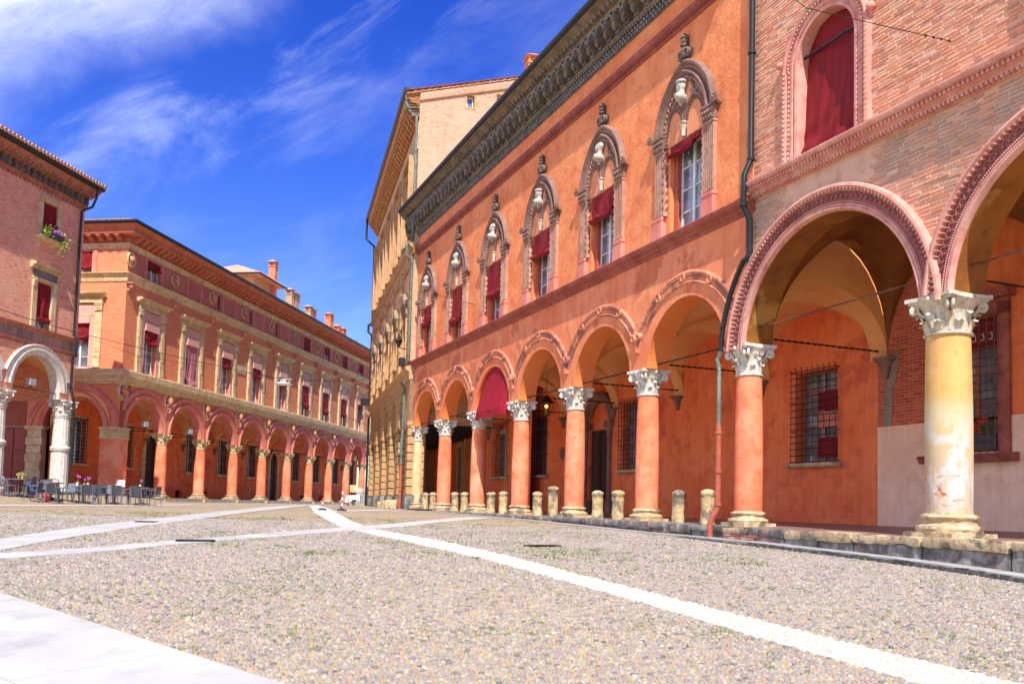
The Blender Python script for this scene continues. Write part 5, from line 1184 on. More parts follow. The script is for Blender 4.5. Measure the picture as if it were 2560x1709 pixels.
def bollard_mesh(h, r, seed):
    rs = random.Random(seed); mb = MB(); prof = [(r*1.03, 0), (r*1.04, .16), (r*.96, .19), (r*.93, .3), (r*.92, .4), (r*.94, .5), (r*.95, h-.25), (r*.93, h-.17), (r*1.03, h-.15), (r*1.06, h-.08), (r*.98, h-.055), (r*.80, h-.04), (r*.5, h-.01), (r*.1, h)]
    n = 20; vs = []
    for j, (rr, z) in enumerate(prof):
        for q in range(n): a = 2*math.pi*q/n; k = rr*(1+.16*mnoise.noise(Vector((math.cos(a)*1.4+seed*7, math.sin(a)*1.4, z*4)))+.09*mnoise.noise(Vector((math.cos(a)*5, math.sin(a)*5+seed, z*11)))); vs.append((k*math.cos(a), k*math.sin(a), z))
    mb.add(vs, [(j*n+q, j*n+(q+1) % n, (j+1)*n+(q+1) % n, (j+1)*n+q) for j in range(len(prof)-1) for q in range(n)]+[tuple((len(prof)-1)*n+q for q in range(n))])
    return mb.mesh('bollard', M['bollard'] if 'bollard' in M else M['sandstone'], 50)
M['bollard'] = stucco('worn_yellow_bollard_stone', (0.50, 0.36, 0.17), (0.62, 0.48, 0.27), (0.10, 0.085, 0.075), s=2.6, bump=1.0, bs=11, streak=0.7, bd=0.035, stain=((0.12, 0.11, 0.10), 0.55, 0.75))
# two stone bollards in each bay
blab = [('left', 'between the yellow stone column and the next red column'), ('left', 'between the first and second red columns'), ('left', 'in the bay of the red hood'), ('', 'under the lantern bay'), ('', 'before the dark doorway'), ('', 'in the bay beside the red drainpipe')]
for i in range(6):
    for j, dx in enumerate((1.62, 2.92)):
        tall = (i == 3 and j == 1)
        p = FA.w(CX[i]+dx, 0); h = 1.03 if tall else .87+rnd.uniform(-.015, .015)
        lab = ('left' if j == 0 else 'right')+' stone bollard of the pair '+blab[i][1]
        if tall: lab = 'tallest worn stone bollard, right of the pair under the lantern bay'
        obj('bollard', bollard_mesh(h, .175, i*2+j+1), None, (p[0], p[1], -.345), rz=rnd.uniform(0, 6), label=lab, cat='bollard', group='stone bollards between the portico columns')
# ================================================================== YELLOW RUSTICATED BUILDING (centre)
YBD = empty('yellow_building', (FY.O[0], FY.O[1], 0), FY.a, 'tall yellow building with blocky rusticated arches and bracketed eaves left of the orange palazzo', 'building')
XL, XR = -20.3, 1.4
M['groove'] = plain('dark_block_joint', (0.09, 0.05, 0.025), 0.9)
M['ped_stone'] = stucco('grey_tan_pediment', (0.26, 0.18, 0.10), (0.36, 0.27, 0.17), (0.15, 0.11, 0.08), s=3, bump=0.4, streak=0.4, bd=0.01)
YC = [-1.2-4.15*k for k in range(5)]
mb = MB(); arcade(mb, XL, XR, [(c, 1.35, 4.30) for c in YC[::-1]], 4.10, 6.3, 0, .9, 24)
ob('arcade_wall', mb, [M['yb'], M['yb']], YBD, 30)
mb = MB(); mb.wall(XL, XR+6, -.4, 6.4, [(c-.6, c+.6, .9, 3.6) for c in YC[:3]]+[(1.6, 2.7, .9, 3.6)], 4.8, 5.1); ob('portico_back_wall', mb, M['in_wall'], YBD, 0)
mb = MB(); mb.box(XL, XR, 5.2, 5.3, -.4, 6.3); ob('dark_interior', mb, M['dark'], YBD, 0)
mb = MB(); mb.quad((XL, .9, 6.28), (XR+5, .9, 6.28), (XR+5, 5.0, 6.28), (XL, 5.0, 6.28)); ob('portico_ceiling', mb, M['vault'], YBD, 0)
mb = MB(); mb.quad((XL, 0, -.28), (XR+4, 0, -.28), (XR+4, 5.0, -.26), (XL, 5.0, -.26)); ob('portico_floor', mb, M['floor_in'], YBD, 0)
for c in YC[:3]+[2.15]:
    mb = MB()
    for q in ((-.85, -.6, .7, 3.85), (.6, .85, .7, 3.85), (-.6, .6, 3.6, 3.85), (-.95, .95, .6, .75)): mb.box(q[0], q[1], 4.7, 4.82, q[2], q[3])
    ob('stone_frame', mb, M['ochre_stone'], YBD, 0).location = (c, 0, 0)
for c in YC[:2]: mb = MB(); mb.box(c-2.3, c-1.85, .9, 4.8, 5.6, 6.3); mb.box(c-2.3, c-1.85, 4.6, 4.8, -.3, 5.6); ob('cross_beam', mb, M['vault'], YBD, 0)
def pier_block(w_, h, d=.85):
    mb = MB(); e = .018; a = w_/2
    mb.add([(-a+e, 0, e), (a-e, 0, e), (a-e, 0, h-e), (-a+e, 0, h-e), (-a, e, 0), (a, e, 0), (a, e, h), (-a, e, h), (-a, d, 0), (a, d, 0), (a, d, h), (-a, d, h)],
           [(0, 1, 2, 3), (4, 5, 1, 0), (5, 6, 2, 1), (6, 7, 3, 2), (7, 4, 0, 3), (5, 9, 10, 6), (8, 4, 7, 11), (7, 6, 10, 11), (4, 8, 9, 5)])
    return mb.mesh('stone_block', M['yb'], 20)
pbk, pbe = pier_block(1.43, .372), pier_block(.76, .372)
for k in range(-1, 5):
    xc = 1.0 if k < 0 else YC[k]-2.075
    if k == 4: xc = XL+.36
    me = pbe if k in (-1, 4) else pbk; w_ = .76 if k in (-1, 4) else 1.43
    for q in range(8): obj('stone_block', me, YBD, (xc, -.03, .42+q*.425))
    mb = MB(); mb.box(xc-w_/2+.06, xc+w_/2-.06, .04, .8, -.4, 4.1); ob('pier_core', mb, M['groove'], YBD, 0)
    mb = MB(); a = w_/2+.06; mb.box(xc-a+.03, xc+a-.03, -.07, .88, 3.83, 3.92); mb.box(xc-a, xc+a, -.11, .9, 3.92, 4.02); mb.box(xc-a+.02, xc+a-.02, -.08, .9, 4.02, 4.12); ob('impost', mb, M['yb'], YBD, 20)
    ob('foot_stone', rough_block(xc-w_/2-.06, xc+w_/2+.06, -.10, .8, -.45, .40, .03, (4, 2, 3), seed=k), M['plinth'], YBD, 50)
# raised courses over the arches
for k in range(-1, 4):
    xc = (YC[k] if k >= 0 else 2.9)-2.075
    for q in range(5):
        z = 4.16+q*.425; 
        if z+.4 > 6.3: break
        zz = z+.2; hw = 2.075-math.sqrt(max(0, 1.43**2-(zz-4.3)**2)) if zz-4.3 < 1.43 else 2.075
        if k < 0: continue
        hw = min(hw, 2.06); mb = MB(); mb.box(xc-hw+.0, xc+hw, -.035, .02, z, z+.375); ob('stone_course', mb, M['yb'], YBD, 20)
def moulding(parent, name, prof, x0, x1, mat, y0=0.0): mb = MB(); mb.extx([(y0+a, b) for a, b in prof], x0, x1); return ob(name, mb, mat, parent, 30)
moulding(YBD, 'string_course', [(0, 6.22), (-.06, 6.22), (-.08, 6.30), (-.08, 6.62), (-.16, 6.66), (-.26, 6.74), (-.30, 6.84), (-.26, 6.90), (0, 6.95)], XL-.3, XR+.05, M['yb_light'])
moulding(YBD, 'upper_string_course', [(0, 12.70), (-.08, 12.72), (-.10, 12.80), (-.10, 12.96), (-.20, 13.02), (-.30, 13.10), (-.32, 13.18), (0, 13.30)], XL-.3, XR+.2, M['yb_light'])
hm = []
for k in range(5):
    c = YC[k]
    hm.append((c-.55, c+.55, 7.6, 9.9))
mb = MB(); mb.wall(XL, XR, 6.9, 12.8, hm, 0, .4); ob('middle_wall', mb, M['yb_light'], YBD, 20)
hu = [(c-.5, c+.5, 14.2, 16.2) for c in YC]
mb = MB(); mb.wall(XL, XR, 12.8, 19.6, hu, 0, .4); ob('upper_wall', mb, M['yb_light'], YBD, 20)
lb = MB(); 
for q in range(9):
    z = q*.62; lb.add([(-.42, -.14, z+.08), (.42, -.14, z+.08), (.42, -.14, z+.56), (-.42, -.14, z+.56), (-.46, -.04, z+.0), (.46, -.04, z+.0), (.46, -.04, z+.62), (-.46, -.04, z+.62)], [(0, 1, 2, 3), (4, 5, 1, 0), (5, 6, 2, 1), (6, 7, 3, 2), (7, 4, 0, 3)])
    lb.box(-.47, .47, -.165, -.04, z+.545, z+.60)
lb.box(-.55, .55, -.05, .0, 0, 5.6); lesene = lb.mesh('block_pilaster', M['yb_light'], 20)
pd = MB(); pd.prism([(-.85, 0), (.85, 0), (.85, .10), (.0, .72), (-.85, .10)], -.24, 0); pd.cm = 1; pd.prism([(-.62, .12), (.62, .12), (0, .55)], -.255, -.2); pd.cm = 0
pd.box(-.80, .80, -.18, 0, -.12, 0); pd.box(-.78, -.58, -.15, 0, -.5, -.12); pd.box(.58, .78, -.15, 0, -.5, -.12); ped = pd.mesh('pediment', [M['ped_stone'], M['cornice_grey']], 20)
for k in range(5):
    c = YC[k]; obj('block_pilaster', lesene, YBD, (c-2.075, 0, 7.0))
    if k == 0: obj('block_pilaster', lesene, YBD, (XR-.6, 0, 7.0))
    wn = window(YBD, c, .25, 7.65, 9.85, 1.0, rows=3, frame='redframe', blind=1.6-.2*(k % 3), seed=70+k, single=True)
    obj('pediment', ped, wn, (0, -.25, 10.45-7.65))
    mb = MB(); mb.box(-.60, .60, -.27, -.24, 10.9-7.65+.3, 12.2-7.65); ob('pink_panel', mb, M['yb_pink'], wn, 0)
    mb = MB(); mb.box(-1.15, 1.15, -.40, -.25, 4.62, 4.72)
    for q in range(6): mb.box(-1.05+q*.38, -.85+q*.38, -.37, -.25, 4.72, 5.0)
    mb.box(-.62, -.55, -.36, -.2, -.05, 2.3); mb.box(.55, .62, -.36, -.2, -.05, 2.3); mb.box(-.7, .7, -.4, -.2, -.12, -.02)
    ob('lintel', mb, M['yb_light'], wn, 20, kind='stuff')
    wn = window(YBD, c, .3, 14.25, 16.15, .9, rows=2, frame='redframe', blind=.7 if k % 2 else 1.2, seed=80+k, single=True)
    mb = MB()
    for hw, z0, z1, y_ in ((1.35, -.3, 4.1, -.62), (1.05, -.3, 3.4, -.52), (.72, -.25, 2.6, -.42)):
        t = .13; mb.box(-hw, -hw+t, y_, -.3, z0, z1); mb.box(hw-t, hw, y_, -.3, z0, z1); mb.box(-hw+t, hw-t, y_, -.3, z1-t, z1)
    ob('nested_frame', mb, M['yb_light'], wn, 20)
    mb = MB(); mb.box(-.55, .55, -.33, -.3, 2.05, 2.45); mb.box(-.92, -.62, -.325, -.3, 0, 3.1); mb.box(.62, .92, -.325, -.3, 0, 3.1); ob('pink_panel', mb, M['yb_pink'], wn, 0)
    mb = MB(); mb.box(-.3, .3, -.16, 0, 0, 5.0); mb.box(-.34, .34, -.2, 0, 4.7, 4.9); ob('upper_pilaster', mb, M['yb_light'], YBD, 20).location = (c-2.075, 0, 13.3)
# bracketed eaves
M['eave_wood'] = stucco('orange_painted_eaves', (0.42, 0.165, 0.045), (0.52, 0.24, 0.08), (0.26, 0.10, 0.03), s=1.4, bump=0.3, streak=0.2, bd=0.01)
moulding(YBD, 'eaves_frieze', [(0, 18.2), (-.08, 18.25), (-.1, 18.6), (-.05, 18.62), (-.05, 19.6), (0, 19.7)], XL, XR, M['yb_light'])
moulding(YBD, 'eaves_soffit', [(0, 20.75), (-.05, 20.5), (-.60, 20.75), (-.68, 20.95), (-.72, 21.1), (0, 21.2)], XL-.6, XR+.02, M['eave_wood'])
mk = MB(); mk.extx([(0, 19.75), (-.12, 19.78), (-.2, 19.95), (-.34, 20.05), (-.42, 20.25), (-.56, 20.35), (-.58, 20.68), (0, 20.68)], -.16, .16); mk.box(-.2, .2, -.62, 0, 20.62, 20.7); mk = mk.mesh('modillion', M['eave_wood'], 30)
x = XR-.3
while x > XL: obj('modillion', mk, YBD, (x, 0, 0)); x -= .62
mb = MB(); mb.wall(XL, XR, 19.6, 20.8, [], 0, .2); ob('frieze_wall', mb, M['eave_wood'], YBD, 0)
moulding(YBD, 'gutter', [(-.5, 21.10), (-.74, 21.05), (-.86, 21.15), (-.86, 21.36), (-.5, 21.34)], XL-.7, XR+.02, M['gutter'])
# side wall towards the viewer, rising with the roof
def zr(y): return 21.15+.275*y
mb = MB(); ys_ = [0, 2.45, 2.87, 4.05, 5.0, 14]; zz_ = [4, 21.0, 21.62]
mb.add([(XR, 0, 4), (XR, 14, 4), (XR, 14, 20.6), (XR, 0, 20.6)], [(0, 1, 2, 3)])
for a, b, holes in ((0, 2.45, None), (2.45, 2.87, (20.75, 21.38)), (2.87, 4.05, None), (4.05, 5.0, (20.7, 21.65)), (5.0, 14, None)):
    if holes is None: mb.quad((XR, a, 20.6), (XR, b, 20.6), (XR, b, zr(b)), (XR, a, zr(a)))
    else:
        z0, z1 = holes; mb.quad((XR, a, 20.6), (XR, b, 20.6), (XR, b, z0), (XR, a, z0)); mb.quad((XR, a, z1), (XR, b, z1), (XR, b, zr(b)), (XR, a, zr(a)))
        for q in ((a, z0, a, z1), (b, z1, b, z0), (a, z1, b, z1), (b, z0, a, z0)): mb.quad((XR, q[0], q[1]), (XR, q[2], q[3]), (XR-.3, q[2], q[3]), (XR-.3, q[0], q[1]))
ob('side_wall', mb, M['side_brick'], YBD, 0)
mb = MB(); mb.box(XL, XR-.25, .45, 13.9, 4, 20.9); ob('dark_room', mb, M['dark'], YBD, 0)
mb = MB(); mb.exty([(XR, 0), (XR+.10, 0), (XR+.13, .10), (XR+.13, .38), (XR, .38)], 0, 14); o = ob('verge_moulding', mb, M['side_brick'], YBD, 20); o.location = (0, 0, 0)
me = o.data
for v in me.vertices: v.co.z += zr(v.co.y)-.40
for a, b, z0, z1, rows in ((2.45, 2.87, 20.75, 21.38, 1), (4.05, 5.0, 20.7, 21.65, 2)):
    wn = obj('window', casement_mesh(b-a-.06, z1-z0-.04, rows, M['whiteframe'], leafs=2 if rows > 1 else 1), YBD, (XR-.2, (a+b)/2, z0+.02), rz=math.pi/2)
    obj('pane', pane_mesh(b-a-.12, z1-z0-.1), wn, (0, .03, (z1-z0)/2))
    mb = MB(); hw = (b-a)/2
    for q in ((-hw-.09, -hw, -.22, -.19, -.1, z1-z0+.09), (hw, hw+.09, -.22, -.19, -.1, z1-z0+.09), (-hw, hw, -.22, -.19, z1-z0, z1-z0+.09), (-hw, hw, -.22, -.19, -.1, 0)): mb.box(*q)
    ob('surround', mb, M['yb'], wn, 0)
mb = MB(); mb.quad((XL-.6, -.75, 21.2), (XR+.15, -.75, 21.2), (XR+.15, 14, zr(14)+.1), (XL-.6, 14, zr(14)+.1)); ob('roof', mb, M['tile'], YBD, 0)
for q in range(34):
    mb = MB(); y0 = -.7+q*.36; mb.tube([(XR-.15, y0, zr(y0)+.02), (XR+.19, y0, zr(y0)+.03)], .001, 3); mb = MB()
    mb.exty([(XR-.3, .0), (XR+.17, 0.0), (XR+.19, .05), (XR+.05, .09), (XR-.3, .09)], y0, y0+.40); o = ob('tile', mb, M['tile'], YBD, 20)
    for v in o.data.vertices: v.co.z += zr(v.co.y)+(.05 if v.co.y < y0+.1 else .0)
mb = MB(); mb.box(XR-.5, XR, -.62, 0, 20.3, 20.5); mb.box(XR-.5, XR, -.70, 0, 20.72, 20.86); mb.box(XR-.5, XR, -.4, 0, 19.9, 20.1)
for q in range(7): mb.tube([(XR+.02, -.05, 20.95-q*.12), (XR+.02, -.74+q*.05, 21.1-q*.16)], .025, 4)
ob('broken_eave_end', mb, M['cornice_dark'], YBD, 20)
# downpipe on the near corner and the far corner
drain(YBD, 'downpipe', [(XR-.12, -.70, 21.1), (XR-.12, -.68, 20.5), (XR-.10, -.50, 20.2), (XR-.05, -.14, 19.9), (XR-.05, -.12, 19.0), (XR-.05, -.12, 15.5), (XR-.05, -.12, 13.4), (XR-.02, -.4, 13.2), (XR-.02, -.4, 12.6), (XR-.05, -.14, 12.4), (XR-.05, -.14, 7.2)], .075, 'copper', (5, 10))
drain(YBD, 'downpipe', [(.35, -.38, 6.2), (.35, -.16, 5.9), (.35, -.16, 3.9), (.35, -.20, 3.0), (.35, -.20, 1.95)], .075, 'copper', (2, 3))
drain(YBD, 'red_pipe', [(.35, -.20, 1.96), (.35, -.2, .6), (.35, -.2, -.35)], .085, 'redpipe', (0, 1))
drain(YBD, 'downpipe', [(XL-.3, -.8, 21.1), (XL-.3, -.8, 19.6), (XL+.0, -.2, 19.0), (XL-.06, -.14, 13.3), (XL-.25, -.4, 13.1), (XL-.25, -.4, 12.6), (XL-.06, -.14, 12.3), (XL-.06, -.14, 6.95)], .09, 'gutter', (3,))
drain(YBD, 'downpipe', [(XL-.06, -.14, 6.2), (XL-.06, -.14, 3), (XL-.06, -.14, -.3)], .09, 'gutter', (1,))
mb = MB(); mb.quad((XL, 14, -.4), (XL, 0, -.4), (XL, 0, 21.1), (XL, 14, 24)); ob('far_side_wall', mb, M['yb'], YBD, 0)
# buffer stones at the foot
for q, (xx, hh, rr) in enumerate(((-.45, .42, .20), (-3.1, .40, .18), (-5.2, .36, .13), (-7.8, .30, .13))):
    p = FY.w(xx, -.42); g = float(G(p[0], p[1])); mb = rough_block(-rr, rr, -rr*.8, rr*.8, 0, hh+.1, .05, (3, 3, 3), seed=q+9)
    labs = ['largest pale buffer stone at the foot of the yellow piers, nearest the red pipe', 'second buffer stone at the foot of the yellow piers', 'third buffer stone at the foot of the yellow piers', 'small round buffer stone at the foot of the farthest yellow piers']
    obj('buffer_stone', mb.mesh('buffer_stone', M['bollard'], 60), None, (p[0], p[1], g-.03), label=labs[q], cat='guard stone', group='buffer stones at the foot of the yellow building')
# chimney
def chimney(parent, x, y, z0, z1, w_=.6, d_=.6, mat='b_brick', two=False, loose=None):
    c = obj('chimney', None, parent, (x, y, 0)); mb = MB(); h = z1-.55
    mb.box(-w_/2, w_/2, -d_/2, d_/2, z0, h); mb.box(-w_/2-.06, w_/2+.06, -d_/2-.06, d_/2+.06, h-.08, h); mb.box(-w_/2+.1, w_/2-.1, -d_/2+.1, d_/2-.1, h, h+.3)
    for sx in (-1, 0, 1) if w_ > .5 else (-1, 1):
        for sy in (-1, 1): mb.box(sx*(w_/2-.06)-.05, sx*(w_/2-.06)+.05, sy*(d_/2-.06)-.05, sy*(d_/2-.06)+.05, h, h+.3)
    mb.box(-w_/2-.04, w_/2+.04, -d_/2-.04, d_/2+.04, h+.3, h+.34); ob('stack', mb, M[mat], c, 20)
    mb = MB(); a, b = w_/2+.14, d_/2+.14; mb.add([(-a, -b, h+.34), (a, -b, h+.34), (a, b, h+.34), (-a, b, h+.34), (-a*.4, 0, z1), (a*.4, 0, z1)], [(3, 2, 1, 0), (0, 1, 5, 4), (2, 3, 4, 5), (1, 2, 5), (3, 0, 4)]); ob('cap', mb, M['tile'], c, 20); return c
chimney(YBD, .15, 6.35, 22.2, 24.75, .75, .75)
M['lampgrey'] = plain('grey_lamp_housing', (0.42, 0.44, 0.46), 0.4)
# ================================================================== CORNER BUILDING (long red facade at the left)
BB = empty('corner_building', (FB.O[0], FB.O[1], 0), FB.a, 'long red brick building with ochre window surrounds over a coral columned arcade', 'building')
BBAY = 4.7026; BX = [BBAY*k for k in range(-1, 11)]; XE = -4.87; BW = -.25; BR_ = 47.5
M['b_capital'] = stucco('ochre_carved_capital', (0.62, 0.46, 0.22), (0.74, 0.60, 0.36), (0.34, 0.22, 0.09), s=5, bump=0.4, streak=0.2, bd=0.01)
mb = MB(); arcade(mb, -4.0, BR_, [((BX[k]+BX[k+1])/2, 1.87, 3.63) for k in range(0, 11)], 3.70, 6.2, BW, .30, 26)
mb.quad((XE, BW, 3.70), (-4.0, BW, 3.70), (-4.0, BW, 6.2), (XE, BW, 6.2))
ob('arcade_wall', mb, [M['b_brick'], M['b_arch']], BB, 30)
holes = []; wcb = [BBAY*k-BBAY/2 for k in range(0, 10)]
for k, c in enumerate(wcb): holes.append((c+.1-.66, c+.1+.66, 7.0, 9.95))
mb = MB(); mb.wall(XE, BR_, 6.2, 12.1, holes, BW, BW+.35); ob('main_wall', mb, M['b_brick'], BB, 0)
attic_win = [0, 5, 6, 7, 8, 9]; ah = [(wcb[k]+.12-.70, wcb[k]+.12+.70, 12.38, 13.62) for k in attic_win]
mb = MB(); mb.wall(XE, BR_, 12.1, 14.7, ah, BW, BW+.3); ob('attic_wall', mb, M['b_attic'], BB, 0)
mb = MB(); mb.box(XE+.4, BR_-.1, .5, .6, 6.3, 14.6); mb.box(XE+.5, BR_, 6.3, 6.4, -.3, 14.6); mb.box(XE+.4, XE+.5, .6, 11, 6.5, 14.6); ob('dark_room', mb, M['dark'], BB, 0)
# short left facade (same levels), in the plane x = XE, facing -x
def yface(mb, x, y0, y1, z0, z1, holes, xb):   # wall facing -x
    ys = sorted({y0, y1}|{h[0] for h in holes}|{h[1] for h in holes}); zs = sorted({z0, z1}|{h[2] for h in holes}|{h[3] for h in holes})
    for i in range(len(ys)-1):
        for j in range(len(zs)-1):
            cy, cz = (ys[i]+ys[i+1])/2, (zs[j]+zs[j+1])/2
            if any(h[0] < cy < h[1] and h[2] < cz < h[3] for h in holes): continue
            mb.quad((x, ys[i+1], zs[j]), (x, ys[i], zs[j]), (x, ys[i], zs[j+1]), (x, ys[i+1], zs[j+1]))
    for a, b, c, d in holes:
        for q in ((a, c, a, d), (b, d, b, c), (a, d, b, d), (b, c, a, c)): mb.quad((x, q[0], q[1]), (x, q[2], q[3]), (xb, q[2], q[3]), (xb, q[0], q[1]))
LF = Fr(FB.w(XE, 0), -9.2106)   # frame of the short face, x to the right as seen
# child empty so that pieces can be laid out in the short face's own axes
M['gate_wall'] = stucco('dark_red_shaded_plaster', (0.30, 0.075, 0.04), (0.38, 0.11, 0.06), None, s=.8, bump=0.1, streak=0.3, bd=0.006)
SF = obj('short_facade', None, BB, (XE, 0, 0), rz=-math.pi/2)
mb = MB(); arcade(mb, -5.4, .25, [(-2.55, 1.85, 3.63)], 3.70, 6.2, .0, .5, 26); ob('arcade_wall', mb, [M['b_brick'], M['b_arch']], SF, 30)
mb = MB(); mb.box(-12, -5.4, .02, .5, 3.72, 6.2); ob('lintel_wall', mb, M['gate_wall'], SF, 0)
g_ = obj('gate', None, SF, (-7.3, .12, -.05)); mb = MB(); mb.box(-2.0, 2.0, 0, .08, 0, 3.7); ob('gate_leaf', mb, M['reddoor'], g_, 0)
for q in range(5):
    for z0, z1 in ((.15, 1.2), (1.3, 2.4), (2.5, 3.55)): mb = MB(); mb.box(-1.9+q*.77, -1.25+q*.77, -.045, 0, z0, z1); ob('gate_panel', mb, M['reddoor'], g_, 0)
mb = MB(); mb.box(-2.0, 2.0, -.08, .1, 3.7, 3.78); ob('gate_rail', mb, M['kerb'], g_, 0)
mb = MB(); mb.box(-5.30, -4.45, .05, .5, -.2, 3.7); ob('pilaster_core', mb, M['ochre_stone'], SF, 0)
for q in range(8): mb = MB(); w_ = 0 if q % 2 else .06; mb.box(-5.32-w_, -4.43+w_, -.04, .3, -.1+q*.46, -.1+q*.46+.43); ob('stone_block', mb, M['ochre_stone'], SF, 20)
mb = MB(); mb.box(-5.45, -4.3, -.1, .4, 3.55, 3.72); ob('impost', mb, M['ochre_stone'], SF, 20)
mb = MB(); mb.wall(-12, .25, 6.2, 12.1, [(-3.15, -1.85, 7.0, 9.95)], 0, .35); ob('main_wall', mb, M['b_brick'], SF, 0)
mb = MB(); mb.wall(-12, .25, 12.1, 14.7, [(-3.3, -1.95, 12.38, 13.7)], 0, .3); ob('attic_wall', mb, M['b_brick'], SF, 0)
def archiv(mb, cx, zc, ro, ri, y, clip):
    a = math.acos(min(1, clip/ro)) if clip < ro else R(3); w_ = ro-ri
    mb.arc([(ro, y), (ro, y-.08), (ro-.07, y-.13), (ro-.14, y-.09), (ro-.20, y-.09), (ro-.21, y)], cx, zc, a, math.pi-a, 30)
    r2 = ro-.21; a = math.acos(min(1, clip/r2)) if clip < r2 else R(3)
    mb.arc([(r2, y), (r2, y-.05), (r2-.22, y-.05), (r2-.24, y)], cx, zc+.1, a, math.pi-a, 30)
    r3 = ri+.30; mb.arc([(r3, y), (r3, y-.07), (r3-.05, y-.10), (r3-.14, y-.05), (r3-.30, y-.04), (r3-.31, y+.02)], cx, 3.63, R(3), R(177), 30)
bm = MB(); archiv(bm, 0, 3.15, 3.02, 1.87, BW, BBAY/2-.01); 
am2 = bm.mesh('archivolt', M['b_arch'], 40)
for k in range(11): obj('archivolt', am2, BB, ((BX[k]+BX[k+1])/2, 0, 0))
mb = MB(); archiv(mb, -2.55, 3.15, 3.02, 1.85, 0, 2.8); ob('archivolt', mb, M['b_arch'], SF, 40)
def mould2(name, prof, mat, x1=BR_):
    """moulding that turns the corner: long face then short face"""
    mb = MB(); mb.extx([(BW+a, b) for a, b in prof], XE, x1, 0, 0)
    n = len(prof); # mitre: slide the left end with the projection
    vs = mb.v
    for i in range(n): vs[i] = (XE+prof[i][0], vs[i][1], vs[i][2])
    o1 = ob(name, mb, M[mat], BB, 30)
    mb = MB(); mb.extx([(a, b) for a, b in prof], -12, .25)
    for i in range(n): v = mb.v[n+i]; mb.v[n+i] = (.25-prof[i][0], v[1], v[2])
    ob(name, mb, M[mat], SF, 30)
mould2('string_course', [(0, 6.12), (-.06, 6.12), (-.08, 6.22), (-.14, 6.26), (-.15, 6.40), (-.22, 6.44), (-.24, 6.52), (-.30, 6.56), (-.32, 6.88), (-.28, 6.93), (0, 6.96)], 'ochre_stone')
mould2('upper_string_course', [(0, 11.85), (-.05, 11.87), (-.08, 11.97), (-.10, 12.12), (-.18, 12.18), (-.20, 12.24), (-.27, 12.30), (-.27, 12.34), (0, 12.38)], 'ochre_stone')
mould2('dentil_band', [(0, 13.72), (-.05, 13.74), (-.06, 13.88), (-.11, 13.90), (-.14, 14.02), (0, 14.04)], 'ochre_stone')
mould2('eaves_cornice', [(0, 14.04), (-.10, 14.06), (-.10, 14.42), (-.66, 14.42), (-.68, 14.50), (-.72, 14.56), (-.70, 14.62), (-.84, 14.76), (-.95, 14.84), (-.95, 14.88), (0, 14.9)], 'b_cornice')
mould2('gutter', [(-.7, 14.88), (-.98, 14.88), (-1.04, 14.95), (-1.04, 15.05), (-.7, 15.06)], 'gutter')
mk = MB(); mk.extx([(0, 14.12), (-.2, 14.13), (-.3, 14.2), (-.42, 14.24), (-.46, 14.30), (-.54, 14.32), (-.56, 14.42), (0, 14.42)], -.13, .13); mkm = mk.mesh('modillion', M['b_cornice'], 30)
for k in range(92): obj('modillion', mkm, BB, (XE+.35+k*.567, BW-.08, 0))
for k in range(11): obj('modillion', mkm, SF, (-.15-k*.567, -.08, 0))
# eaves strip of standing bricks
mb = MB()
for k in range(330): mb.box(XE-.6+k*.16, XE-.6+k*.16+.1, BW-.74, BW-.62, 14.50, 14.60)
ob('brick_dentils', mb, M['b_cornice'], BB, 0, kind='stuff')
# tiled roof
mb = MB(); mb.add([(XE-1.0, BW-1.0, 15.03), (BR_, BW-1.0, 15.03), (BR_, 6, 17.0), (XE+5.5, 6, 17.0), (XE-1.0, 14, 15.03), (XE+5.5, 14, 17)], [(0, 1, 2, 3), (0, 3, 5, 4)]); ob('roof', mb, M['tile'], BB, 0)
mb = MB()
for k in range(34): x = XE-1.0+.03; y = BW-.35+k*.28; mb.tube([(x, y, 15.06), (x+.55, y, 15.22)], .075, 6)
ob('roof_tiles', mb, M['tile'], BB, 50, kind='stuff')
mb = MB(); mb.box(XE-.2, XE+6, 6.5, 12, 14, 16.0); mb.cm = 1; mb.box(XE-.7, XE+6.5, 5.7, 12, 16.0, 16.25); ob('raised_roof', mb, [M['b_attic'], M['tile']], BB, 0)
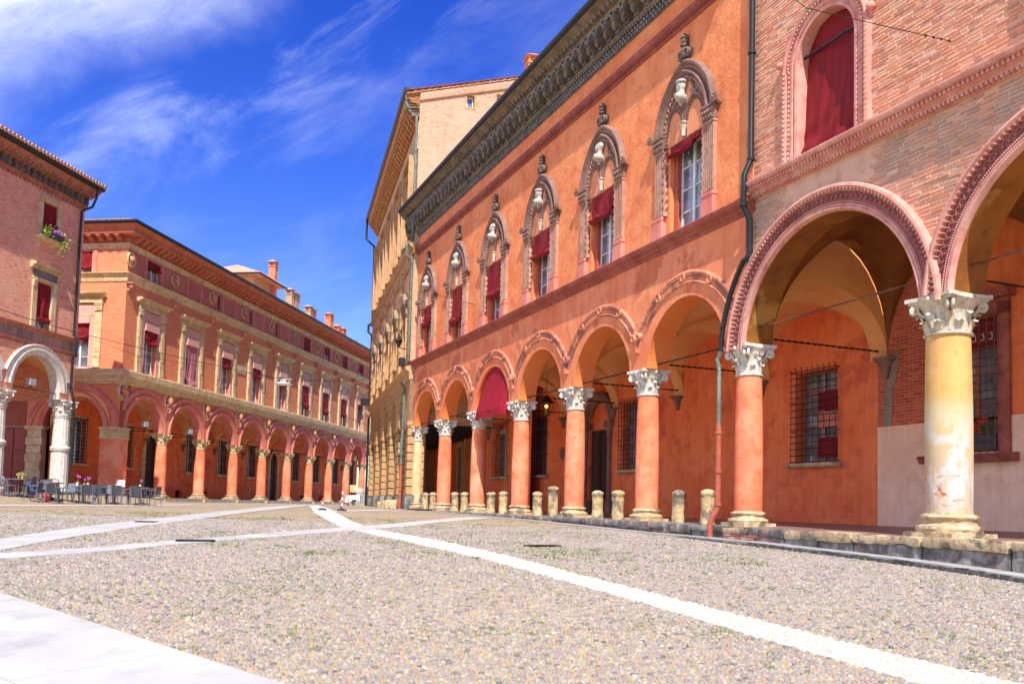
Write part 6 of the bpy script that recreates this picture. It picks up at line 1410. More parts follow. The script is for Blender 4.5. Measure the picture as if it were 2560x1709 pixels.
# window surround meshes
def b_surround():
    mb = MB(); y = 0; mb.cm = 0
    for sg in (-1, 1):
        a, b = (sg*1.40, sg*1.00) if sg < 0 else (sg*1.00, sg*1.40)
        mb.box(a, b, -.10, .02, .75, 3.20); mb.box(a+.07, b-.07, -.12, -.09, .9, 3.1); mb.box(a-.04, b+.04, -.14, .02, .62, .75); mb.box(a-.02, b+.02, -.13, .02, 0, .62)
        mb.prism([(a, 3.22), (b, 3.22), (b+.05, 3.60), (a-.05, 3.60)], -.17, .02)
        for q in range(3): mb.ball((a+.06+q*.14, -.18, 3.52), .055, 6, 4); mb.ball((a+.10+q*.10, -.17, 3.36), .05, 6, 4)
        mb.box(a-.06, b+.06, -.2, .02, 3.60, 3.66)
        xi = sg*.97; mb.tube([(xi, -.06, .7), (xi, -.06, 3.2)], .035, 6)
    mb.box(-1.42, 1.42, -.16, .02, 3.66, 3.80); mb.box(-1.40, 1.40, -.12, .02, 3.80, 3.98)
    mb.extx([(0.02, 3.98), (-.16, 3.98), (-.20, 4.05), (-.30, 4.10), (-.40, 4.14), (-.42, 4.22), (0.02, 4.26)], -1.62, 1.62)
    mb.box(-.95, .95, -.07, .02, 2.96, 3.04)
    mb.cm = 1
    mb.box(-.96, -.66, -.05, .02, 0, 2.96); mb.box(.66, .96, -.05, .02, 0, 2.96); mb.box(-.96, .96, -.05, .02, 3.05, 3.60)
    mb.box(-.70, .70, -.16, .02, 2.50, 2.92)
    return mb.mesh('surround', [M['ochre_stone'], M['b_pinkframe']], 30)
bs_ = b_surround()
bh = [.85, 2.9, .75, .72, .70, 1.95, 2.0, 1.75, .55, .6]; bmt = ['blind', 'blind_faded', 'blind', 'blind', 'blind', 'blind', 'blind', 'blind', 'blind', 'blind']
for k, c in enumerate(wcb):
    wn = window(BB, c+.1, BW+.22, 7.02, 9.6, 1.26, rows=4, blind=None, single=(k > 3)); obj('surround', bs_, wn, (0, -.22, -.02))
    obj('blind', blind_mesh(1.24, bh[k], 120+k, bunch=.25, mat=bmt[k]), wn, (0, -.30, 2.55))
wn = window(SF, -2.5, .22, 7.02, 9.6, 1.26, rows=4); obj('surround', bs_, wn, (0, -.22, -.02)); obj('blind', blind_mesh(1.24, .9, 131, bunch=.3), wn, (0, -.20, 2.50))
# attic frames, windows and blank panels
fa = MB(); hw, z0, z1 = .98, 12.38, 13.86
for q in ((-hw, -hw+.2, z0, z1), (hw-.2, hw, z0, z1), (-hw+.2, hw-.2, z1-.2, z1)): fa.box(q[0], q[1], -.05, .02, q[2], q[3])
for q in ((-hw+.2, -hw+.26, z0, z1-.2), (hw-.26, hw-.2, z0, z1-.2), (-hw+.26, hw-.26, z1-.26, z1-.2)): fa.box(q[0], q[1], -.03, .02, q[2], q[3])
fa = fa.mesh('attic_frame', M['b_arch'], 20)
ab = {0: .42, 5: 1.2, 6: .55, 7: 1.2, 8: .75, 9: 1.0}
for k, c in enumerate(wcb):
    obj('attic_frame', fa, BB, (c+.12, BW, 0))
    if k in attic_win:
        wn = window(BB, c+.12, BW+.16, 12.40, 13.60, 1.34, rows=2, single=True); obj('blind', blind_mesh(1.36, ab[k], 140+k, bunch=.2), wn, (0, -.12, 1.18))
obj('attic_frame', fa, SF, (-2.62, 0, 0)); wn = window(SF, -2.62, .16, 12.40, 13.68, 1.3, rows=2, single=True); obj('blind', blind_mesh(1.3, .95, 151), wn, (0, -.12, 1.2))
# terracotta heads: roundels and brackets
M['terra_head'] = stucco('terracotta_heads', (0.58, 0.24, 0.13), (0.68, 0.34, 0.20), (0.30, 0.12, 0.07), s=5, bump=0.2, streak=0.2, bd=0.006)
hd = head_mesh('carved_head', M['terra_head'])
rg = MB(); rg.arc([(.43, 0), (.43, -.06), (.38, -.10), (.33, -.06), (.31, 0)], 0, 0, 0, 2*math.pi, 24); rg.cm = 1; rg.lathe([(0, 0), (.33, 0)], n=20, cap=False); 
for i in range(len(rg.v)-40, len(rg.v)): x, y, z = rg.v[i]; rg.v[i] = (x, -.012, y)
rgm = rg.mesh('roundel', [M['ochre_stone'], M['b_red']], 40)
r2_ = MB(); r2_.arc([(.50, 0), (.50, -.06), (.44, -.11), (.38, -.06), (.36, 0)], 0, 0, 0, 2*math.pi, 24); rg2 = r2_.mesh('medallion', M['ochre_stone'], 40)
shell = MB(); shell.ball((0, -.12, .16), .22, 10, 5, (1.25, 1.3, .35)); shell = shell.mesh('hood', M['b_arch'], 40)
M['bl_iron'] = M['iron']
for k, x in enumerate(BX):
    if x > BR_: continue
    r_o = obj('roundel', rgm, BB, (x+.10, BW, 13.15)); obj('carved_head', hd, r_o, (0, .02, -.02), sc=(.95, 1, .95), rz=random.uniform(-.5, .5))
    m_o = obj('medallion', rg2, BB, (x, BW, 5.68)); obj('carved_head', hd, m_o, (0, .02, .02), sc=(1.1, 1.0, 1.25), rz=random.uniform(-.5, .5))
    b_o = obj('bracket_head', hd, BB, (x+.05, BW, 11.62), rz=random.uniform(-.4, .4)); obj('hood', shell, b_o, (0, 0, 0))
for x in (5.72, 10.57, 15.1): mb = MB(); mb.box(-.06, .06, -.06, 0, -.45, .45); ob('anchor_plate', mb, M['iron'], BB, 0).location = (x, BW, 13.05)
for x in (9.5, 38.0):
    p_o = obj('plaque', None, BB, (x, BW, 9.15)); mb = MB(); mb.box(-.66, .66, -.05, 0, -.32, .32); mb.box(-.78, -.66, -.045, 0, -.15, .15); mb.box(.66, .78, -.045, 0, -.15, .15); ob('tablet', mb, M['ochre_stone'], p_o, 0)
# portico
mb = MB(); mb.box(XE-.3, BR_, -.62, .5, -.5, -.13); mb.box(XE-.3, XE+.4, .5, 9, -.5, -.13); mb.cm = 1; mb.quad((XE, .5, -.12), (BR_, .5, -.12), (BR_, 4.3, -.06), (XE, 4.3, -.06)); ob('portico_floor', mb, [M['kerb'], M['floor_in']], BB, 0)
wx = [-2.46, 2.34, 10.6, 15.4, 20.5, 29.8, 34.9, 40.4, 45.4]; dx_ = [5.4, 25.0]
bwh = [(x-.7, x+.7, 1.77, 4.35) for x in wx]+[(x-.72, x+.72, -.12, 4.30) for x in dx_]+[(x-.45, x+.45, -.05, .42) for x in (12.9, 23.6-0.9, 27.3, 31.9, 36.6, 9.2)]
mb = MB(); mb.wall(XE, BR_, -.2, 6.4, bwh, 3.9, 4.2); ob('portico_back_wall', mb, M['in_wall'], BB, 0)
gm_ = grille_mesh(1.46, 2.6, 7, 13, .018, d=.15)
fr_ = MB()
for q in ((-.86, -.70, -.1, 2.75), (.70, .86, -.1, 2.75), (-.86, .86, 2.6, 2.78)): fr_.box(q[0], q[1], -.06, .02, q[2], q[3])
fr_.box(-.98, .98, -.18, .02, -.14, 0); fr_ = fr_.mesh('surround', M['ochre_stone'], 0)
for x in wx:
    wn = window(BB, x, 4.1, 1.79, 4.33, 1.36, rows=3, single=True); obj('grille', gm_, wn, (0, -.32, -.02)); obj('surround', fr_, wn, (0, -.2, -.02))
for x in dx_:
    d_ = obj('door', None, BB, (x, 3.9, -.1)); mb = MB(); mb.box(-.7, .7, .15, .22, 0, 4.3); ob('door_leaf', mb, M['door'], d_, 0)
    mb = MB()
    for sg in (-1, 1):
        for q in range(8): a = .72; b = 1.08 if q % 2 else 1.20; xx = sorted((sg*a, sg*b)); mb.box(xx[0], xx[1], -.07, .02, q*.42, q*.42+.39)
    mb.arc([(.98, .02), (.98, -.08), (.72, -.08), (.70, .02)], 0, 3.36, 0, math.pi, 16); ob('stone_surround', mb, M['ochre_stone'], d_, 20)
vmb = vault_mesh(BBAY/2, .3, 3.9, 3.70, 1.85, M['vault'], 12); rmb = rib_mesh(.22, .3, 3.9, 3.70, 1.7, M['vault'], n=16)
for k in range(11): obj('vault', vmb, BB, ((BX[k]+BX[k+1])/2, 0, 0))
for x in BX[:11]:
    obj('transverse_rib', rmb, BB, (x, 0, 0)); obj('wall_corbel', cb_m, BB, (x, 3.85, 3.66), sc=(1, 1, 1.2))
rod = MB(); rod.tube([(-2.2, 0, 3.86), (2.2, 0, 3.86)], .025, 5); rod = rod.mesh('tie_rod', M['iron'], 50); rod2 = MB(); rod2.tube([(0, .2, 3.9), (0, 3.9, 3.9)], .022, 5); rod2 = rod2.mesh('tie_rod', M['iron'], 50)
for k in range(10): obj('tie_rod', rod, BB, ((BX[k]+BX[k+1])/2, 0, 0)); obj('tie_rod', rod2, BB, (BX[k+1], 0, 0))
for x in BX[1:11]:
    column(BB, x, 0, -.11, 3.70, .30, .62, .34, .30, M['pal_col'], M['b_capital'], M['sandstone'], .44)
    ob('plinth_block', rough_block(x-.55, x+.52, -.78, -.2, -.48, -.12, .012, (2, 1, 1), seed=x), M['sandstone'], BB, 40)
# square corner pier
mb = MB(); mb.box(XE-.02, XE+.93, BW-.02, .82, -.2, 3.10); ob('corner_pier', mb, M['pal_col'], BB, 0)
mb = MB(); mb.box(XE-.05, XE+.96, BW-.05, .85, 3.10, 3.70); mb.cm = 0
for q in range(9):
    for zz in (3.25, 3.42, 3.56): mb.ball((XE+.08+q*.1, BW-.06, zz), .05, 5, 4); mb.ball((XE-.06, BW+.08+q*.09, zz), .05, 5, 4)
mb.box(XE-.10, XE+1.0, BW-.10, .9, 3.62, 3.72); mb.box(XE-.08, XE+.98, BW-.08, .88, 3.08, 3.14); ob('pier_capital', mb, M['b_capital'], BB, 30)
mb = MB(); mb.box(XE-.08, XE+.98, BW-.08, .88, -.45, .05); ob('pier_foot', mb, M['sandstone'], BB, 0)
# small tower room on the roof, with its own hipped tiled roof
T = obj('roof_tower', None, BB, (0, 0, 0)); mb = MB(); mb.box(19.7, 23.4, 4, 8.4, 15.5, 18.75); ob('tower_wall', mb, M['tower'] if 'tower' in M else M['yb_light'], T, 0)
mb = MB(); a, b, c, d, z = 19.0, 24.5, 3.2, 9.2, 18.6; mb.add([(a, c, z), (b, c, z), (b, d, z), (a, d, z), (a, c, z+.12), (b, c, z+.12), (b, d, z+.12), (a, d, z+.12), (21.0, 6.2, 19.9), (22.6, 6.2, 19.9)], [(3, 2, 1, 0), (0, 1, 5, 4), (1, 2, 6, 5), (2, 3, 7, 6), (3, 0, 4, 7), (4, 5, 9, 8), (5, 6, 9), (6, 7, 8, 9), (7, 4, 8)])
for q in range(26): x = a+.1+q*.21; f_ = 1-abs(x-21.8)/2.9; mb.tube([(x, c, z+.16), (x+(21.8-x)*.55, c+3*max(.1, min(1, f_+.35))*.9, z+.16+1.2*max(.1, min(1, f_+.35))*.9)], .05, 4)
ob('tower_roof', mb, M['tile'], T, 20)
mb = MB(); mb.box(a-.05, b+.05, c-.08, c+.02, z-.05, z+.1); mb.box(a-.08, a+.02, c, d, z-.05, z+.1); ob('tower_gutter', mb, M['gutter'], T, 0)
for (x, w_, z1, m_) in ((23.35, .55, 20.9, 'b_brick'), (27.2, .6, 19.35, 'side_brick'), (28.3, 1.0, 19.25, 'side_brick'), (31.8, .7, 18.8, 'side_brick'), (32.7, .6, 18.7, 'b_brick'), (37.3, 1.0, 19.25, 'b_brick'), (39.7, .6, 18.5, 'b_brick'), (41.2, .9, 18.5, 'b_brick')):
    chimney(BB, x, 4.0, 15.8, z1, w_, .6, m_)
mb = MB(); mb.tube([(43.2, 3, 15), (43.2, 3, 17.6)], .03, 4); mb.tube([(42.8, 3, 17.2), (43.6, 3, 17.2)], .02, 4); ob('aerial', mb, M['iron'], BB, 0)
# floodlights on the tie rods
def flood(parent, loc, rz=0, up_=True):
    t = obj('floodlight', None, parent, loc, rz=rz); mb = MB(); mb.box(-.2, .2, -.12, .10, .12, .42); ob('housing', mb, M['lampgrey'] if 'lampgrey' in M else M['kerb'], t, 20); mb = MB(); mb.tube([(0, 0, 0), (0, 0, .12)], .03, 5); ob('bracket', mb, M['iron'], t, 0); return t
for x in (-1.9, 3.2, 35.0): flood(BB, (x, 0, 3.88))
# ================================================================== LEFT BRICK BUILDING (cut by the left edge of the picture)
LB = empty('left_brick_building', (FL.O[0], FL.O[1], 0), FL.a, 'old pink brick building at the left edge with a white marble arch', 'building')
LX = 43.15; LBAY = 4.3; LW = -.22; XR_ = 43.62
mb = MB(); arcade(mb, 34.0, XR_, [(LX-LBAY*1.5, 1.55, 4.68), (LX-LBAY*.5, 1.55, 4.68)], 4.36, 6.55, LW, .28, 30); ob('arcade_wall', mb, [M['l_brick'], M['marble']], LB, 30)
lh = [(40.62, 41.66, 11.55, 13.15), (40.55, 41.58, 7.35, 9.45)]
mb = MB(); mb.wall(30, XR_, 7.3, 14.9, lh, LW, LW+.3); ob('upper_wall', mb, M['l_brick'], LB, 0)
mb = MB(); mb.box(30, XR_, LW-.02, .2, 6.5, 7.3); ob('stained_band', mb, M['l_brick_d'], LB, 0)
mb = MB(); mb.quad((XR_, LW, 4.4), (XR_, 9, 4.4), (XR_, 9, 14.9), (XR_, LW, 14.9)); ob('side_wall', mb, M['l_brick'], LB, 0)
mb = MB(); mb.box(30, XR_-.1, .4, .5, 6.6, 14.8); mb.box(30, XR_-.3, .5, 9, 6.6, 14.5); ob('dark_room', mb, M['dark'], LB, 0)
def lmould(name, prof, mat): 
    mb = MB(); mb.extx([(LW+a, b) for a, b in prof], 30, XR_+.3); n = len(prof)
    for i in range(n): v = mb.v[n+i]; mb.v[n+i] = (XR_+min(.3, -prof[i][0]*.8), v[1], v[2])
    return ob(name, mb, M[mat], LB, 30)
lmould('string_course', [(0, 6.60), (-.05, 6.60), (-.08, 6.68), (-.08, 6.74), (0, 6.76)], 'l_terra')  if False else None
M['l_terra'] = stucco('worn_terracotta_moulding', (0.38, 0.135, 0.08), (0.50, 0.21, 0.13), (0.17, 0.08, 0.055), s=2, bump=0.4, streak=0.5, bd=0.012)
lmould('lower_string', [(0, 6.50), (-.06, 6.52), (-.09, 6.62), (-.09, 6.70), (0, 6.72)], 'l_terra')
lmould('upper_string', [(0, 7.12), (-.05, 7.14), (-.10, 7.20), (-.14, 7.26), (-.18, 7.32), (-.18, 7.36), (0, 7.40)], 'l_terra')
lmould('cornice', [(0, 13.72), (-.04, 13.72), (-.05, 13.80), (-.10, 13.84), (-.10, 14.20), (-.24, 14.28), (-.28, 14.36), (-.45, 14.42), (-.47, 14.50), (-.60, 14.58), (-.62, 14.66), (0, 14.7)], 'l_terra')
mb = MB(); mb2 = MB(); x = 30.2
while x < XR_-.1: mb.box(x, x+.14, LW-.46, LW-.10, 14.30, 14.42); mb.box(x, x+.10, LW-.08, LW-.0, 13.60, 13.72); mb2.box(x, x+.15, LW-.26, LW-.1, 13.9, 14.2); x += .26
ob('brick_dentils', mb, M['l_terra'], LB, 0, kind='stuff')
mb = MB(); x = 30.3
while x < XR_-.1: mb.ball((x, LW-.14, 14.03), .12, 8, 5, (1, .8, 1)); mb.box(x+.14, x+.24, LW-.30, LW-.08, 13.90, 14.24); x += .38
ob('frieze_ornament', mb, M['finial'], LB, 40, kind='stuff')
lmould('gutter', [(-.5, 14.64), (-.76, 14.66), (-.84, 14.74), (-.84, 14.84), (-.5, 14.86)], 'gutter')
mb = MB(); mb.add([(30, LW-.85, 14.80), (XR_+.3, LW-.85, 14.80), (XR_+.3, 9, 14.80), (XR_-4, 5, 16.6), (30, 5, 16.6)], [(0, 1, 3, 4), (1, 2, 3)]); ob('roof', mb, M['tile'], LB, 0)
tm = MB(); tm.tube([(0, 0, 0), (0, 1.6, .50)], .10, 6); tmm = tm.mesh('tile', M['tile'], 50); x = 33.0
while x < XR_+.3: obj('tile', tmm, LB, (x, LW-.90, 14.86)); x += .235
# marble archivolt
def lav(cx):
    mb = MB(); a = R(2); c2 = 4.36; a2 = math.acos((LBAY/2-.01)/2.33)
    y = LW; mb.arc([(2.33, y), (2.33, y-.06), (2.28, y-.12), (2.22, y-.09), (2.12, y-.10), (2.10, y-.05), (2.05, y-.05), (2.04, y)], cx, 4.33, a2, math.pi-a2, 40)
    mb.arc([(2.05, y), (2.05, y-.05), (1.86, y-.05), (1.84, y-.09), (1.78, y-.11), (1.72, y-.07), (1.60, y-.05), (1.55, y-.02), (1.54, y+.05)], cx, 4.62, a, math.pi-a, 40); return ob('archivolt', mb, M['marble'], LB, 40)
lav(LX-LBAY*.5); lav(LX-LBAY*1.5)
def lcol(x):
    mb = MB(); n = 32; prof = []
    def ring(z, r, fl): return [(r*(1-(.07 if (k % 2 and fl) else 0))*math.cos(2*math.pi*k/n), r*(1-(.07 if (k % 2 and fl) else 0))*math.sin(2*math.pi*k/n), z) for k in range(n)]
    rows = [(.0, .50, 0), (.12, .52, 0), (.2, .44, 0), (.3, .42, 0), (.32, .40, 1), (1.95, .385, 1), (1.97, .43, 0), (2.1, .46, 0), (2.16, .40, 0), (2.2, .37, 1), (3.5, .35, 1), (3.54, .38, 0), (3.60, .37, 0)]
    vs = []; [vs.extend(ring(*r)) for r in rows]
    mb.add(vs, [(i*n+k, i*n+(k+1) % n, (i+1)*n+(k+1) % n, (i+1)*n+k) for i in range(len(rows)-1) for k in range(n)])
    c = ob('column', mb, M['marble'], LB, 30); c.location = (x, 0, 0.02); obj('capital', capital_mesh(.74, .36, .50, M['marble']), c, (0, 0, 3.60)); return c
lcol(LX); lcol(LX-LBAY); lcol(LX-2*LBAY)
mb = MB(); mb.box(30, XR_+.1, -.75, .6, -.4, 0.02); mb.cm = 1; mb.quad((30, .6, .02), (XR_+.1, .6, .02), (XR_+.1, 7, .06), (30, 7, .06)); ob('portico_floor', mb, [M['kerb'], M['floor_in']], LB, 0)
vml = vault_mesh(LBAY/2, .28, 4.2, 4.36, 1.9, M['vault'], 14); [obj('vault', vml, LB, (LX-LBAY*q, 0, 0)) for q in (.5, 1.5)]
mb = MB(); yc, b = 2.24, 1.96; n = 20; pts = [(yc-b*math.cos(math.pi*i/n), 4.3+1.8*math.sin(math.pi*i/n)) for i in range(n+1)]
for q in range(n): (ya, za), (yb_, zb) = pts[q], pts[q+1]; mb.quad((LX-.3, ya, za), (LX-.3, yb_, zb), (XR_, yb_, zb), (XR_, ya, za)); mb.quad((LX-.3, ya, za), (LX-.3, ya, 6.6), (LX-.3, yb_, 6.6), (LX-.3, yb_, zb))
ob('end_arch', mb, M['vault'], LB, 40)
mb = MB(); mb.wall(30, 43.5, .0, 6.6, [], 4.3, 4.6); ob('portico_back_wall', mb, M['in_wall'], LB, 0)
mb = MB(); mb.tube([(LX-LBAY+.4, -.05, 4.62), (LX-.4, -.05, 4.62)], .03, 5); ob('tie_rod', mb, M['rust'], LB, 50); flood(LB, (LX-2.35, -.05, 4.66))
# windows
wn = window(LB, 41.14, LW+.2, 11.57, 13.13, 1.0, rows=2); obj('blind', blind_mesh(1.0, .95, 201, bunch=.2), wn, (0, -.16, 1.52))
mb = MB()
for q in ((-.72, -.52, -.28, -.18, -.05, 1.62), (.52, .72, -.28, -.18, -.05, 1.62), (-.72, .72, -.28, -.18, 1.60, 1.80), (-.76, .76, -.32, -.18, 1.80, 1.86)): mb.box(*q)
mb.extx([(-.18, -.26), (-.30, -.24), (-.38, -.14), (-.46, -.12), (-.46, -.04), (-.18, -.04)], -.86, .86)
for sx in (-.7, .7): mb.extx([(-.18, -.6), (-.24, -.56), (-.36, -.3), (-.36, -.24), (-.18, -.24)], sx-.08, sx+.08)
ob('surround', mb, M['ochre_stone'], wn, 30)
wn = window(LB, 41.06, LW+.2, 7.38, 9.43, 1.0, rows=3); obj('blind', blind_mesh(1.02, 1.72, 202, bunch=.12, sag=.05), wn, (0, -.17, 2.05))
mb = MB()
for q in ((-.80, -.50, -.27, -.18, 0, 2.15), (.50, .80, -.27, -.18, 0, 2.15)): mb.box(*q)
for sx in (-.72, .72): mb.extx([(-.18, 1.75), (-.30, 1.8), (-.34, 2.1), (-.30, 2.15), (-.18, 2.15)], sx-.09, sx+.09)
mb.box(-.84, .84, -.30, -.18, 2.15, 2.24); mb.cm = 1; mb.box(-.8, .8, -.24, -.18, 2.24, 2.60); mb.cm = 0; mb.extx([(-.18, 2.60), (-.30, 2.62), (-.36, 2.72), (-.50, 2.76), (-.52, 2.86), (-.18, 2.92)], -1.0, 1.0)
for q in range(9): mb.box(-.8+q*.19, -.7+q*.19, -.40, -.2, 2.60, 2.70)
ob('surround', mb, [M['ochre_stone'], M['cornice_grey']], wn, 30)
drain(LB, 'downpipe', [(XR_-.25, LW-.8, 14.65), (XR_-.25, LW-.75, 14.2), (XR_-.3, LW-.6, 13.75), (XR_-.45, LW-.16, 13.5), (XR_-.45, LW-.14, 12), (XR_-.45, LW-.14, 9.5), (XR_-.45, LW-.14, 7.5), (XR_-.43, LW-.30, 7.3), (XR_-.43, LW-.28, 6.6), (XR_-.45, LW-.14, 6.4), (XR_-.45, LW-.14, 5.0), (XR_-.42, LW-.30, 4.3), (XR_-.45, LW-.35, 3.0), (XR_-.45, LW-.35, .1)], .06, 'gutter', (4, 5, 6, 10, 12))
# flower box on the upper window sill
p = FL.w(41.14, LW-.32); t = empty('flower_box', (p[0], p[1], 11.55), FL.a, 'dark flower box with magenta flowers and bright trailing green on the upper left window sill', 'flower box')
mb = MB(); mb.box(-.45, .55, -.09, .09, 0, .22); ob('trough', mb, M['greyresin'], t, 0)
rf = random.Random(8); mb = MB(); mb2 = MB()
for q in range(160):
    sd2 = rf.random(); cx_, cz_, sp = (-.58, .22, .14) if sd2 < .45 else ((.68, -.05, .11) if sd2 < .85 else (0, .25, .4))
    a = Vector((cx_+rf.gauss(0, sp), rf.uniform(-.16, .02), cz_+rf.gauss(0, .16 if sd2 < .45 else .24))); d = Vector((rf.uniform(-.09, .09), rf.uniform(-.06, .02), rf.uniform(-.09, .05))); n_ = d.cross(Vector((0, 0, 1))).normalized()*.045
    mb.add([tuple(a), tuple(a+d*.6+n_), tuple(a+d*1.4), tuple(a+d*.6-n_)], [(0, 1, 2, 3)])
for q in range(26): mb2.ball((rf.uniform(-.35, .6), rf.uniform(-.12, 0), .30+rf.gauss(0, .06)), .045, 5, 4)
M['lime'] = plain('bright_trailing_leaves', (0.30, 0.48, 0.03), 0.6, s=20, var=0.4)
ob('foliage', mb, M['lime'], t, 0, kind='stuff'); ob('blossom', mb2, M['flower_pink'], t, 50, kind='stuff')
# ================================================================== furniture and small things in the square
M['tabletop'] = plain('grey_brown_tabletop', (0.22, 0.18, 0.16), 0.5)
M['magenta'] = plain('magenta_cloth', (0.45, 0.03, 0.16), 0.7)
def xat(n, Y): return Y*((n-1280)+3.6)/2257.0
def chair_proto(back, frame, tag_):
    t = empty('cafe_chair', (0, 0, 0)); mb = MB()     # faces +y (sitter looks along +y), feet on z=0
    n = 6; vs = []
    for j in range(5):
        for i in range(n+1): u = -1+2*i/n; v = j/4; vs.append((u*.22*(1-.06*v), -.21+v*.42, .43-.025*(1-u*u)+.01*v))
    mb.add(vs+[(x, y, z-.03) for x, y, z in vs], [(j*(n+1)+i, j*(n+1)+i+1, (j+1)*(n+1)+i+1, (j+1)*(n+1)+i) for j in range(4) for i in range(n)]+[(35+(j+1)*(n+1)+i, 35+(j+1)*(n+1)+i+1, 35+j*(n+1)+i+1, 35+j*(n+1)+i) for j in range(4) for i in range(n)])
    mb.box(-.22, .22, -.22, -.20, .39, .43); mb.box(-.21, .21, .20, .22, .40, .44)
    ob('seat', mb, back, t, 40)
    mb = MB(); vs = []
    for j in range(6):
        for i in range(n+1): u = -1+2*i/n; v = j/5; vs.append((u*(.215-.02*v*v), -.20-.10*v+.03*u*u, .44+.37*v-.02*u*u*v))
    mb.add(vs+[(x, y-.02, z) for x, y, z in vs], [((j+1)*(n+1)+i, (j+1)*(n+1)+i+1, j*(n+1)+i+1, j*(n+1)+i) for j in range(5) for i in range(n)]+[(42+j*(n+1)+i, 42+j*(n+1)+i+1, 42+(j+1)*(n+1)+i+1, 42+(j+1)*(n+1)+i) for j in range(5) for i in range(n)])
    ob('backrest', mb, back, t, 40)
    for sx in (-1, 1):
        mb = MB(); mb.tube([(sx*.25, -.30, 0), (sx*.225, -.22, .42), (sx*.215, -.29, .80)], [.018, .022, .016], 6); ob('leg', mb, frame, t, 50)
        mb = MB(); mb.tube([(sx*.26, .25, 0), (sx*.235, .20, .42)], [.017, .022], 6); ob('leg', mb, frame, t, 50)
        mb = MB(); mb.tube([(sx*.235, .19, .42), (sx*.25, .16, .62), (sx*.25, .10, .645), (sx*.245, -.18, .65), (sx*.225, -.25, .63)], .017, 6); mb.tube([(sx*.23, 0, .43), (sx*.25, -.02, .645)], .012, 5); ob('armrest', mb, frame, t, 50)
    return t
protos = {'dark': chair_proto(M['greyresin'], M['bluegrey'], 0), 'blue': chair_proto(M['bluegrey'], M['bluegrey'], 0), 'pale': chair_proto(M['pale_resin'], M['bluegrey'], 0)}
tm_ = tree_map(); used = set()
CH = [(4, 37.0, -90, 'pale', 'outermost pale taupe armchair of the nested three at the left edge'),
 (12, 37.1, -90, 'pale', 'middle pale taupe armchair of the nested three at the left edge'),
 (21, 37.2, -90, 'pale', 'pale taupe armchair drawn up to the leftmost table, right of the nested ones'),
 (71, 38.6, 100, 'blue', 'blue grey armchair right of the leftmost table, before the dark red gate'),
 (88, 36.9, 95, 'blue', 'pale blue grey armchair in front of the blue bag, facing left'),
 (105, 37.8, 150, 'blue', 'pale blue grey armchair left of the second table, below the marble column'),
 (117, 38.6, -160, 'dark', 'charcoal armchair behind the second table with its back to the column'),
 (140, 37.2, 0, 'dark', 'charcoal armchair seen from behind, in front of the pink pushchair'),
 (165, 36.9, -80, 'blue', 'armchair seen edge on, just right of the pink pushchair'),
 (181, 39.2, 180, 'blue', 'light blue grey armchair facing us beside the tall purple orchid'),
 (208, 39.6, 175, 'dark', 'dark armchair facing us behind the third table'),
 (228, 37.3, 0, 'dark', 'charcoal armchair seen from behind at the third table'),
 (246, 38.3, 60, 'blue', 'blue grey armchair turned left at the right end of the third table'),
 (258, 38.8, -70, 'blue', 'blue grey armchair just left of the square corner pier foot'),
 (278, 39.4, 178, 'blue', 'light blue grey armchair facing us left of the white menu board'),
 (302, 37.5, 0, 'dark', 'charcoal armchair seen from behind under the white menu board'),
 (328, 38.4, 70, 'blue', 'blue grey armchair between the menu board table and the rightmost table'),
 (338, 39.4, 110, 'blue', 'pale armchair behind the gap left of the rightmost table'),
 (351, 37.5, 0, 'dark', 'charcoal armchair seen from behind at the rightmost table'),
 (384, 38.0, 85, 'blue', 'rightmost armchair of the café terrace, seen from its side')]
def put(o, n, Y, rz): X = xat(n, Y); o.location = (X, Y, float(G(X, Y))+.004); o.rotation_euler = (0, 0, R(rz))
for n, Y, rz, kd, lab in CH:
    pr = protos[kd]
    if kd not in used: o = pr; used.add(kd)
    else: o = copy_tree(pr, tm_)
    put(o, n, Y, rz+random.uniform(-6, 6)); tag(o, lab, 'chair', 'café armchairs in the square')
def table_proto():
    t = empty('cafe_table', (0, 0, 0)); mb = MB(); mb.box(-.40, .40, -.40, .40, .71, .735); mb.box(-.36, .36, -.36, .36, .69, .71); ob('tabletop', mb, M['tabletop'], t, 20)
    mb = MB(); mb.tube([(0, 0, .05), (0, 0, .7)], .03, 8); ob('pedestal', mb, M['iron'], t, 50)
    mb = MB()
    for q in range(4): a = q*math.pi/2+.78; mb.tube([(0, 0, .08), (.2*math.cos(a), .2*math.sin(a), .05), (.38*math.cos(a), .38*math.sin(a), .012)], [.03, .024, .018], 6)
    ob('foot', mb, M['iron'], t, 50); return t
tp = table_proto(); tm_ = tree_map()
TB = [(54, 37.6, 0, 'leftmost café table, in front of the dark red gate'), (130, 38.6, 5, 'café table in front of the marble column'), (212, 38.4, 8, 'café table with the most vases, left of the square corner pier'), (290, 38.5, -5, 'café table carrying the white menu board'), (358, 38.7, 3, 'rightmost café table, carrying a single purple orchid')]
for i, (n, Y, rz, lab) in enumerate(TB):
    o = tp if i == 0 else copy_tree(tp, tm_); put(o, n, Y, rz); tag(o, lab, 'table', 'café tables in the square')
M['orchid'] = plain('purple_orchid_petals', (0.42, 0.13, 0.55), 0.5); M['yellowpetal'] = plain('mixed_petals', (0.75, 0.62, 0.25), 0.5)
